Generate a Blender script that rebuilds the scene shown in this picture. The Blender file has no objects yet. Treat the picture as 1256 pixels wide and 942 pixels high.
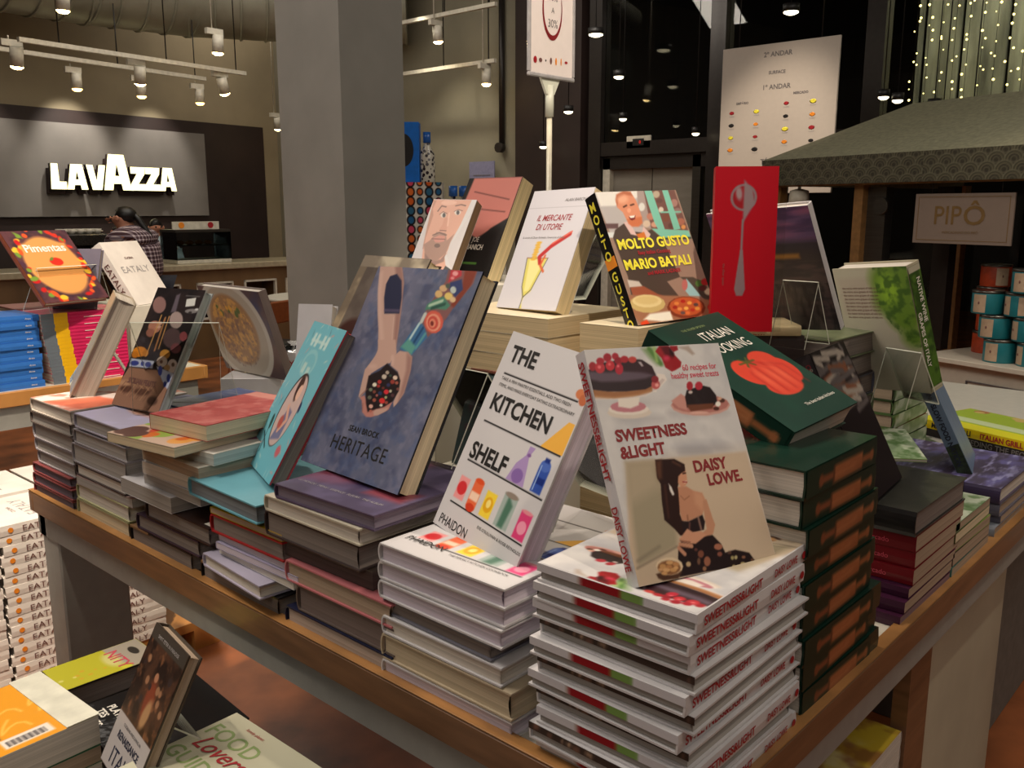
import bpy, bmesh, math, random
import numpy as np
from mathutils import Vector, Matrix
random.seed(7)
R = math.radians
S = bpy.context.scene
COL = S.collection
# ---------------- camera ----------------
cam = bpy.data.cameras.new('camera'); cam.lens = 31.79; cam.sensor_width = 36; cam.clip_end = 80
co = bpy.data.objects.new('camera', cam); COL.objects.link(co)
co.location = (0, 0, 1.45); co.rotation_euler = (R(90-11.02), 0, R(42.2-90)); S.camera = co
# ---------------- world ----------------
W = bpy.data.worlds.new('world'); S.world = W; W.use_nodes = True
W.node_tree.nodes['Background'].inputs[0].default_value = (1.0, .91, .82, 1)
W.node_tree.nodes['Background'].inputs[1].default_value = .20
S.view_settings.view_transform = 'Standard'; S.view_settings.look = 'None'
S.view_settings.exposure = -0.22; S.view_settings.gamma = 1.0; S.view_settings.use_curve_mapping = False

def area(name, loc, tgt, size, power, col=(1, .84, .66), spread=180):
    l = bpy.data.lights.new(name, 'AREA'); l.energy = power; l.size = size; l.color = col; l.spread = R(spread)
    o = bpy.data.objects.new(name, l); COL.objects.link(o); o.location = loc
    o.rotation_euler = (Vector(tgt)-Vector(loc)).to_track_quat('-Z', 'Y').to_euler(); return o
def spot(name, loc, tgt, power, ang=40, blend=.6, size=.05, col=(1, .84, .66)):
    l = bpy.data.lights.new(name, 'SPOT'); l.energy = power; l.spot_size = R(ang); l.spot_blend = blend; l.shadow_soft_size = size; l.color = col
    o = bpy.data.objects.new(name, l); COL.objects.link(o); o.location = loc
    o.rotation_euler = (Vector(tgt)-Vector(loc)).to_track_quat('-Z', 'Y').to_euler(); return o
WARM = (1, .90, .78)
area('ceiling_light_bank', (-.2, 2.6, 4.2), (1.0, 1.2, 0.8), 1.8, 110, WARM)
area('fill_light_aisle', (1.6, -2.0, 3.8), (1.2, .6, .9), 2.0, 24, WARM)  # added fill from behind the viewer for faces towards -Y
area('fill_light_front_left', (-3.2, -1.6, 4.6), (1.0, 2.0, 0), 3.0, 95, WARM)  # added soft fill for ambient light, reaches the table leg
spot('spot_corner_front', (.75, -.9, 4.1), (.88, .62, 1.20), 170, 12, .9, .05)
area('ceiling_light_hall', (4.0, 6.5, 4.4), (4.0, 7.5, 0), 3.0, 110, WARM)
area('ceiling_light_stall', (3.6, -.4, 4.2), (4.8, 1.4, 1.2), 1.5, 45, WARM)
spot('spot_centre', (.6, -.3, 3.9), (1.42, 1.05, 1.38), 330, 17, .8, .04)
spot('spot_centre_top', (2.4, 2.4, 4.2), (1.45, 1.15, 1.2), 260, 26, .7, .04)
spot('spot_left_table', (1.2, 1.6, 3.9), (1.55, 3.5, 1.1), 520, 24, .7, .05)
spot('spot_low_stack', (.1, 1.2, 3.9), (.92, 2.85, .45), 900, 22, .6, .05)
spot('spot_corner', (1.3, 1.7, 4.0), (1.15, .65, 1.2), 150, 24, .8, .04)
spot('spot_near_left', (-.3, 1.6, 3.4), (.42, 1.35, .7), 170, 18, .7, .05)
spot('spot_board', (4.2, 2.4, 3.9), (5.95, 3.0, 1.7), 330, 30, .8, .05)
spot('spot_right', (2.6, -.6, 3.9), (2.0, .75, .9), 110, 26, .8, .04)
spot('spot_sign', (.9, -.2, 3.9), (2.15, 1.78, 1.98), 420, 12, .6, .04)
spot('spot_tins', (3.3, .4, 3.6), (4.75, 1.25, .95), 70, 30, .8, .04)
# ---------------- materials ----------------
def lin(c): return tuple(((x/12.92) if x <= .04045 else ((x+.055)/1.055)**2.4) for x in c[:3])
MATS = {}
def mat(name, c, rough=.5, coat=0., metal=0., noise=.06, scale=30., emit=None, es=1., bump=0., stretch=None, bscale=None):
    if name in MATS: return MATS[name]
    m = bpy.data.materials.new(name); m.use_nodes = True; MATS[name] = m
    nt = m.node_tree; b = nt.nodes['Principled BSDF']; L = lin(c)
    b.inputs['Specular IOR Level'].default_value = .5 if rough < .36 or not name.startswith(('cover_', 'printed', 'pages')) else .22; b.inputs['Roughness'].default_value = rough; b.inputs['Metallic'].default_value = metal
    b.inputs['Coat Weight'].default_value = coat; b.inputs['Coat Roughness'].default_value = .12
    tc = nt.nodes.new('ShaderNodeTexCoord'); mp = nt.nodes.new('ShaderNodeMapping')
    nt.links.new(tc.outputs['Object'], mp.inputs[0]); mp.inputs['Scale'].default_value = stretch or (1, 1, 1)
    n = nt.nodes.new('ShaderNodeTexNoise'); n.inputs['Scale'].default_value = scale; n.inputs['Detail'].default_value = 4
    nt.links.new(mp.outputs[0], n.inputs[0])
    r = nt.nodes.new('ShaderNodeValToRGB'); e = r.color_ramp.elements
    e[0].position = .3; e[1].position = .7
    e[0].color = (*[x*(1-noise*2) for x in L], 1); e[1].color = (*[min(1, x*(1+noise*2)) for x in L], 1)
    nt.links.new(n.outputs[0], r.inputs[0]); nt.links.new(r.outputs[0], b.inputs['Base Color'])
    if emit: b.inputs['Emission Color'].default_value = (*lin(emit), 1); b.inputs['Emission Strength'].default_value = es
    if bump:
        n2 = nt.nodes.new('ShaderNodeTexNoise'); n2.inputs['Scale'].default_value = bscale or 25; n2.inputs['Detail'].default_value = 3
        nt.links.new(mp.outputs[0], n2.inputs[0])
        bp = nt.nodes.new('ShaderNodeBump'); bp.inputs['Strength'].default_value = bump; bp.inputs['Distance'].default_value = .01
        nt.links.new(n2.outputs[0], bp.inputs['Height']); nt.links.new(bp.outputs[0], b.inputs['Coat Normal' if coat else 'Normal'])
        if coat: pass
    return m
def cov(name, c, gloss=.45): return mat('cover_'+name, c, .38, gloss*.6, noise=.04, scale=12, bump=.25, bscale=22)
def glass(name, tint=(.93, .95, .94), rough=.02, refl=.12):
    if name in MATS: return MATS[name]
    m = bpy.data.materials.new(name); m.use_nodes = True; MATS[name] = m; nt = m.node_tree
    nt.nodes.remove(nt.nodes['Principled BSDF']); out = nt.nodes['Material Output']
    t = nt.nodes.new('ShaderNodeBsdfTransparent'); t.inputs[0].default_value = (*tint, 1)
    g = nt.nodes.new('ShaderNodeBsdfGlossy'); g.inputs['Roughness'].default_value = rough
    lw = nt.nodes.new('ShaderNodeLayerWeight'); lw.inputs[0].default_value = refl
    mx = nt.nodes.new('ShaderNodeMixShader')
    nt.links.new(lw.outputs['Fresnel'], mx.inputs[0]); nt.links.new(t.outputs[0], mx.inputs[1]); nt.links.new(g.outputs[0], mx.inputs[2])
    nt.links.new(mx.outputs[0], out.inputs[0]); return m
def attr_mat(name, rough=.35, coat=.35, bump=.2):
    m = mat(name, (.5, .5, .5), rough, coat, bump=bump, bscale=18); nt = m.node_tree
    a = nt.nodes.new('ShaderNodeAttribute'); a.attribute_name = 'Col'
    nt.links.new(a.outputs['Color'], nt.nodes['Principled BSDF'].inputs['Base Color']); return m
PRINT = attr_mat('printed_cover', .42, .12, .12); MATTE = attr_mat('printed_matte', .6, 0., 0)
ACR = glass('clear_acrylic', (.95, .96, .95), .03, .18)
ACE = mat('acrylic_edge', (.85, .86, .80), .15, .6, noise=.02)
def pages(name, c): return mat('pages_'+name, c, .8, 0, noise=.10, scale=1.0, stretch=(2, 2, 620))
PW = pages('white', (.80, .77, .73)); PC = pages('cream', (.82, .76, .64)); PG = pages('grey', (.62, .60, .58)); PL = pages('lilac', (.78, .74, .79))
PT = pages('tan', (.66, .58, .50)); PD = pages('dim', (.50, .46, .44))

# ---------------- mesh helpers ----------------
def link(name, me, parent=None, M=None, kind=None):
    o = bpy.data.objects.new(name, me); COL.objects.link(o)
    if parent: o.parent = parent
    if M is not None: o.matrix_local = M
    if kind: o['kind'] = kind
    return o
def mk(name, bm, mats, parent=None, M=None, smooth=False, kind=None):
    me = bpy.data.meshes.new(name); bmesh.ops.recalc_face_normals(bm, faces=bm.faces)
    bm.to_mesh(me); bm.free()
    for m in (mats if isinstance(mats, (list, tuple)) else [mats]): me.materials.append(m)
    if smooth:
        for p in me.polygons: p.use_smooth = True
    return link(name, me, parent, M, kind)
def NB(): return bmesh.new()
def box(bm, a, b, M=None, bev=0, mi=0):
    x0, y0, z0 = a; x1, y1, z1 = b
    vs = [bm.verts.new(v) for v in ((x0,y0,z0),(x1,y0,z0),(x1,y1,z0),(x0,y1,z0),(x0,y0,z1),(x1,y0,z1),(x1,y1,z1),(x0,y1,z1))]
    fs = [bm.faces.new([vs[i] for i in f]) for f in ((0,3,2,1),(4,5,6,7),(0,1,5,4),(1,2,6,5),(2,3,7,6),(3,0,4,7))]
    for f in fs: f.material_index = mi
    if bev:
        es = list({e for f in fs for e in f.edges})
        r = bmesh.ops.bevel(bm, geom=es, offset=bev, segments=1, affect='EDGES', profile=.5)
        vs = list({v for f in r['faces'] for v in f.verts} | {v for v in vs if v.is_valid})
    if M is not None: bmesh.ops.transform(bm, matrix=M, verts=vs)
    return vs
def prism(bm, pts, z0, z1, M=None, mi=0):
    a = [bm.verts.new((x, y, z0)) for x, y in pts]; b = [bm.verts.new((x, y, z1)) for x, y in pts]; n = len(pts)
    fs = [bm.faces.new(a[::-1]), bm.faces.new(b)]
    for i in range(n): fs.append(bm.faces.new((a[i], a[(i+1) % n], b[(i+1) % n], b[i])))
    for f in fs: f.material_index = mi
    if M is not None: bmesh.ops.transform(bm, matrix=M, verts=a+b)
def cyl(bm, p, q, r, r2=None, n=12, mi=0, caps=True):
    p, q = Vector(p), Vector(q); d = q-p; r2 = r if r2 is None else r2
    Q = d.to_track_quat('Z', 'Y').to_matrix()
    a = [bm.verts.new(p+Q@Vector((r*math.cos(2*math.pi*i/n), r*math.sin(2*math.pi*i/n), 0))) for i in range(n)]
    b = [bm.verts.new(q+Q@Vector((r2*math.cos(2*math.pi*i/n), r2*math.sin(2*math.pi*i/n), 0))) for i in range(n)]
    for i in range(n): f = bm.faces.new((a[i], a[(i+1) % n], b[(i+1) % n], b[i])); f.material_index = mi; f.smooth = True
    if caps:
        for c in (a[::-1], b): f = bm.faces.new(c); f.material_index = mi
def lathe(bm, prof, n=16, c=(0, 0, 0), mi=0):
    rings = [[bm.verts.new((c[0]+r*math.cos(2*math.pi*i/n), c[1]+r*math.sin(2*math.pi*i/n), c[2]+z)) for i in range(n)] for r, z in prof]
    for A, B in zip(rings, rings[1:]):
        for i in range(n): f = bm.faces.new((A[i], A[(i+1) % n], B[(i+1) % n], B[i])); f.material_index = mi; f.smooth = True
    bm.faces.new(rings[0][::-1]).material_index = mi; bm.faces.new(rings[-1]).material_index = mi
def tag(o, label, cat, group=None, kind=None):
    if label: o['label'] = label
    if cat: o['category'] = cat
    if group: o['group'] = group
    if kind: o['kind'] = kind
    return o
def empty(name, loc=(0, 0, 0), rz=0, label=None, cat=None, group=None, M=None):
    o = bpy.data.objects.new(name, None); COL.objects.link(o); o.empty_display_size = .05
    if M is not None: o.matrix_world = M
    else: o.location = loc; o.rotation_euler = (0, 0, rz)
    return tag(o, label, cat, group)
def struct(name, bm, m, parent=None, M=None): 
    o = mk(name, bm, m, parent, M)
    if not parent: o['kind'] = 'structure'
    return o
def basis(o, X, Y):
    X = Vector(X).normalized(); Y = Vector(Y); Y = (Y-X*Y.dot(X)).normalized(); N = X.cross(Y)
    M = Matrix((X, Y, N)).transposed().to_4x4(); M.translation = Vector(o); return M
def az(deg): return Vector((math.cos(R(deg)), math.sin(R(deg)), 0))
def lean_basis(o, azx, tilt, roll=0):
    X = az(azx); N = Vector((X.y, -X.x, 0)); Y = -N*math.sin(R(tilt))+Vector((0, 0, 1))*math.cos(R(tilt))
    c, s = math.cos(R(roll)), math.sin(R(roll)); return basis(o, X*c+Y*s, -X*s+Y*c)
# ---------------- lettering ----------------
_tc = {}
def text_mesh(s, size, align='LEFT', sx=1., shear=0., bold=0., ext=0., sp=1.):
    k = (s, size, align, sx, shear, bold, ext, sp)
    if k in _tc: return _tc[k]
    c = bpy.data.curves.new('t', 'FONT'); c.body = s; c.size = size; c.align_x = align; c.shear = shear; c.offset = bold; c.extrude = ext; c.resolution_u = 3; c.space_character = sp
    o = bpy.data.objects.new('t', c); COL.objects.link(o); dg = bpy.context.evaluated_depsgraph_get()
    me = bpy.data.meshes.new_from_object(o.evaluated_get(dg)); bpy.data.objects.remove(o); bpy.data.curves.remove(c)
    me.transform(Matrix.Diagonal((sx, 1, 1, 1))); me.name = 'lettering'; _tc[k] = me; return me
def T(parent, s, x, y, size, m, z=.0006, align='LEFT', rot=0, sx=1., shear=0., bold=0., ext=0, name='lettering', M=None, sp=1.):
    me = text_mesh(s, size, align, sx, shear, bold, ext, sp)
    if not me.materials: me.materials.append(m)
    elif me.materials[0] != m: me = me.copy(); me.materials[0] = m
    L = Matrix.Translation((x, y, z)) @ Matrix.Rotation(R(rot), 4, 'Z')
    return link(name, me, parent, (M @ L) if M is not None else L)
INK = mat('ink_black', (.10, .09, .09), .5); RED = mat('ink_red', (.62, .10, .14), .5); WHT = mat('ink_white', (.92, .90, .86), .5)
YEL = mat('ink_yellow', (.93, .88, .25), .5); NAVY = mat('ink_navy', (.10, .13, .22), .5); GREY = mat('ink_grey', (.42, .40, .40), .5)
GRN = mat('ink_green', (.50, .58, .36), .5); ORG = mat('ink_orange', (.92, .55, .15), .5); BROWN = mat('ink_brown', (.45, .30, .28), .5); PINK = mat('ink_pink', (.80, .28, .36), .5)
LGRY = mat('ink_pale_grey', (.62, .60, .60), .5)
# ---------------- painted covers (vertex colours) ----------------
class Cv:
    def __init__(s, w, h, n, bg):
        s.w, s.h = w, h; s.nx = n; s.ny = int(n*h/w); s.A = h/w
        s.X, s.Y = np.meshgrid(np.linspace(0, 1, s.nx+1), np.linspace(0, s.A, s.ny+1))
        s.I = np.zeros((s.ny+1, s.nx+1, 3))+np.array(bg); s.px = 1./n; s.rng = np.random.RandomState(int(w*9999+h*777))
    def bl(s, m, c, a=1): m = np.clip(m, 0, 1)[..., None]*a; s.I = s.I*(1-m)+np.array(c)*m
    def e(s, cx, cy, rx, ry, c, rot=0, soft=1.2, a=1, arc=None):
        t = R(rot); dx, dy = s.X-cx, s.Y-cy; u = (dx*math.cos(t)+dy*math.sin(t))/rx; v = (-dx*math.sin(t)+dy*math.cos(t))/ry
        s.bl((1-np.sqrt(u*u+v*v))*min(rx, ry)/(s.px*soft)+.5, c, a); return s
    def p(s, pts, c, a=1, soft=1.):
        ins = np.zeros(s.X.shape, bool); D = np.full(s.X.shape, 9.); n = len(pts)
        for i in range(n):
            x0, y0 = pts[i]; x1, y1 = pts[(i+1) % n]
            cond = ((y0 > s.Y) != (y1 > s.Y))
            with np.errstate(all='ignore'): xi = (x1-x0)*(s.Y-y0)/((y1-y0) or 1e-9)+x0
            ins ^= cond & (s.X < xi)
            L = (x1-x0)**2+(y1-y0)**2 or 1e-9; t = np.clip(((s.X-x0)*(x1-x0)+(s.Y-y0)*(y1-y0))/L, 0, 1)
            D = np.minimum(D, np.hypot(s.X-x0-t*(x1-x0), s.Y-y0-t*(y1-y0)))
        s.bl(np.where(ins, D, -D)/(s.px*soft)+.5, c, a); return s
    def l(s, pts, w, c, a=1, soft=1.):
        D = np.full(s.X.shape, 9.)
        for (x0, y0), (x1, y1) in zip(pts, pts[1:]):
            L = (x1-x0)**2+(y1-y0)**2 or 1e-9; t = np.clip(((s.X-x0)*(x1-x0)+(s.Y-y0)*(y1-y0))/L, 0, 1)
            D = np.minimum(D, np.hypot(s.X-x0-t*(x1-x0), s.Y-y0-t*(y1-y0)))
        s.bl((w/2-D)/(s.px*soft)+.5, c, a); return s
    def g(s, y0, y1, c, x0=0, x1=1, a=1, soft=1.): return s.p([(x0, y0), (x1, y0), (x1, y1), (x0, y1)], c, a, soft)
    def N(s, k, oct=3, sx=1., sy=1.):
        out = np.zeros(s.X.shape); amp = 1; tot = 0
        for o in range(oct):
            nx, ny = max(2, int(k*sx)), max(2, int(k*s.A*sy)); r = s.rng.rand(ny+2, nx+2); u = s.X*nx; v = s.Y/s.A*ny
            i = np.clip(u.astype(int), 0, nx); j = np.clip(v.astype(int), 0, ny); fu = u-i; fv = v-j; fu = fu*fu*(3-2*fu); fv = fv*fv*(3-2*fv)
            out += amp*((r[j, i]*(1-fu)+r[j, np.minimum(i+1, nx+1)]*fu)*(1-fv)+(r[np.minimum(j+1, ny+1), i]*(1-fu)+r[np.minimum(j+1, ny+1), np.minimum(i+1, nx+1)]*fu)*fv)
            tot += amp; amp *= .5; k *= 2
        return out/tot
    def mottle(s, k, c, a, th=.5, sh=4., mask=None, sx=1., sy=1.):
        m = np.clip((s.N(k, 3, sx, sy)-th)*sh+.5, 0, 1)
        if mask is not None: m = m*mask
        s.bl(m, c, a); return s
    def spots(s, n, x0, x1, y0, y1, r0, r1, cols, asp=1.):
        for _ in range(n):
            r = s.rng.uniform(r0, r1); s.e(s.rng.uniform(x0, x1), s.rng.uniform(y0, y1), r, r*asp, cols[s.rng.randint(len(cols))], s.rng.uniform(0, 180))
        return s
    def mesh(s, name='cover_print'):
        nx, ny = s.nx, s.ny; me = bpy.data.meshes.new(name)
        V = np.stack([s.X*s.w, s.Y*s.w, np.zeros_like(s.X)], -1).reshape(-1, 3)
        i = np.arange(nx)[None, :]+np.arange(ny)[:, None]*(nx+1); q = np.stack([i, i+1, i+nx+2, i+nx+1], -1).reshape(-1, 4)
        me.vertices.add(len(V)); me.vertices.foreach_set('co', V.ravel()); me.loops.add(q.size); me.loops.foreach_set('vertex_index', q.ravel().astype(np.int32))
        me.polygons.add(len(q)); me.polygons.foreach_set('loop_start', (np.arange(len(q))*4).astype(np.int32)); me.update(calc_edges=True)
        c = np.clip(s.I, 0, 1).reshape(-1, 3); c = np.where(c <= .04045, c/12.92, ((c+.055)/1.055)**2.4); c = np.concatenate([c, np.ones((len(c), 1))], 1)
        at = me.color_attributes.new('Col', 'FLOAT_COLOR', 'POINT'); at.data.foreach_set('color', c.ravel()); return me
_pm = {}
def art(fn, w, h, parent, M, m=None, name='cover_print', n=90):
    k = (fn.__name__, w, h, n)
    if k not in _pm: c = fn(w, h, n); me = c.mesh(name); me.materials.append(m or PRINT); _pm[k] = me
    return link(name, _pm[k], parent, M)
# ---------------- books ----------------
_bc = {}
def book_meshes(w, h, t, cm, pm, soft, sq):
    k = (round(w, 4), round(h, 4), round(t, 4), cm.name, pm.name, soft, sq)
    if k in _bc: return _bc[k]
    b = .0008 if soft else .0026; ov = .0004 if soft else .0035; bm = NB()
    bulge = 0 if sq else min(.004, t*.12)
    n = 2 if sq else 6
    outp = [(w, 0), (.0012, 0)]+[(-bulge*math.sin(math.pi*i/n), t*i/n) for i in range(1, n)]+[(.0012, t), (w, t)]
    inn = [(w, t-b), (b+.001, t-b)]+[(b-bulge*math.sin(math.pi*i/n), t*i/n) for i in range(n-1, 0, -1)]+[(b+.001, b), (w, b)]
    pts = outp+inn; Mx = Matrix(((1, 0, 0, 0), (0, 0, 1, 0), (0, 1, 0, 0), (0, 0, 0, 1)))
    rows = []
    for y in (0, h): rows.append([bm.verts.new((x, y, z)) for x, z in pts])
    m_ = len(pts); no = len(outp)
    for i in range(m_): bm.faces.new((rows[0][i], rows[0][(i+1) % m_], rows[1][(i+1) % m_], rows[1][i]))
    for r in rows:
        for i in range(no-1): bm.faces.new((r[i], r[i+1], r[m_-2-i], r[m_-1-i]))
    bmesh.ops.recalc_face_normals(bm, faces=bm.faces)
    me = bpy.data.meshes.new('cover'); bm.to_mesh(me); bm.free(); me.materials.append(cm)
    bm = NB(); e = .0002; cc = 0 if soft else min(.004, t*.15); q = 5
    prof = [(b+.001, b+e), (w-ov, b+e)]+[(w-ov-cc*math.sin(math.pi*i/q), b+e+(t-2*b-2*e)*i/q) for i in range(1, q)]+[(w-ov, t-b-e), (b+.001, t-b-e)]
    rr = [[bm.verts.new((x, y, z)) for x, z in prof] for y in (ov, h-ov)]; k2 = len(prof)
    for i in range(k2): bm.faces.new((rr[0][i], rr[0][(i+1) % k2], rr[1][(i+1) % k2], rr[1][i]))
    for r in rr:
        for i in range(1, k2//2): bm.faces.new((r[i-1] , r[i], r[k2-1-i], r[k2-i]))
        if k2 % 2: bm.faces.new((r[k2//2-1], r[k2//2], r[k2//2+1]))
    bmesh.ops.recalc_face_normals(bm, faces=bm.faces)
    mp = bpy.data.meshes.new('pages'); bm.to_mesh(mp); bm.free(); mp.materials.append(pm)
    _bc[k] = (me, mp); return me, mp
def book(M, w, h, t, cm, label, pm=None, soft=False, sq=False, group=None, name=None, cat='book'):
    """local frame: spine along x=0, head at +y, front cover at z=t"""
    o = empty(name or ('paperback_book' if soft else 'hardback_book'), label=label, cat=cat, group=group, M=M)
    a, b = book_meshes(w, h, t, cm, pm or PW, soft, sq)
    link('cover', a, o); link('pages', b, o); return o
def spineM(t, h):  # text frame on the spine: origin at head/back corner, x runs to the foot, y to the front cover
    return Matrix(((0, 0, -1, -.0006), (-1, 0, 0, h), (0, 1, 0, 0), (0, 0, 0, 1)))
def flat(x0, x1, y0, y1, z, spine, jit=0):
    """matrix and (w,h) of a closed book lying face up in that rectangle"""
    if spine == '-Y': o, r, w, h = (x1, y0), 90, y1-y0, x1-x0
    elif spine == '+Y': o, r, w, h = (x0, y1), -90, y1-y0, x1-x0
    elif spine == '+X': o, r, w, h = (x1, y1), 180, x1-x0, y1-y0
    else: o, r, w, h = (x0, y0), 0, x1-x0, y1-y0
    c = Vector(((x0+x1)/2, (y0+y1)/2, 0)); J = Matrix.Translation(c) @ Matrix.Rotation(R(jit), 4, 'Z') @ Matrix.Translation(-c)
    return J @ Matrix.Translation((o[0], o[1], z)) @ Matrix.Rotation(R(r), 4, 'Z'), w, h
ORD = ['topmost', 'second', 'third', 'fourth', 'fifth', 'sixth', 'seventh', 'eighth', 'ninth', 'tenth', 'eleventh', 'twelfth', 'thirteenth', 'fourteenth', 'fifteenth', 'sixteenth', 'seventeenth', 'eighteenth']
def ordl(look, i, where): return '%s, %s in %s' % (look, 'topmost' if i == 0 else ORD[i]+' from top', where)
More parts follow.
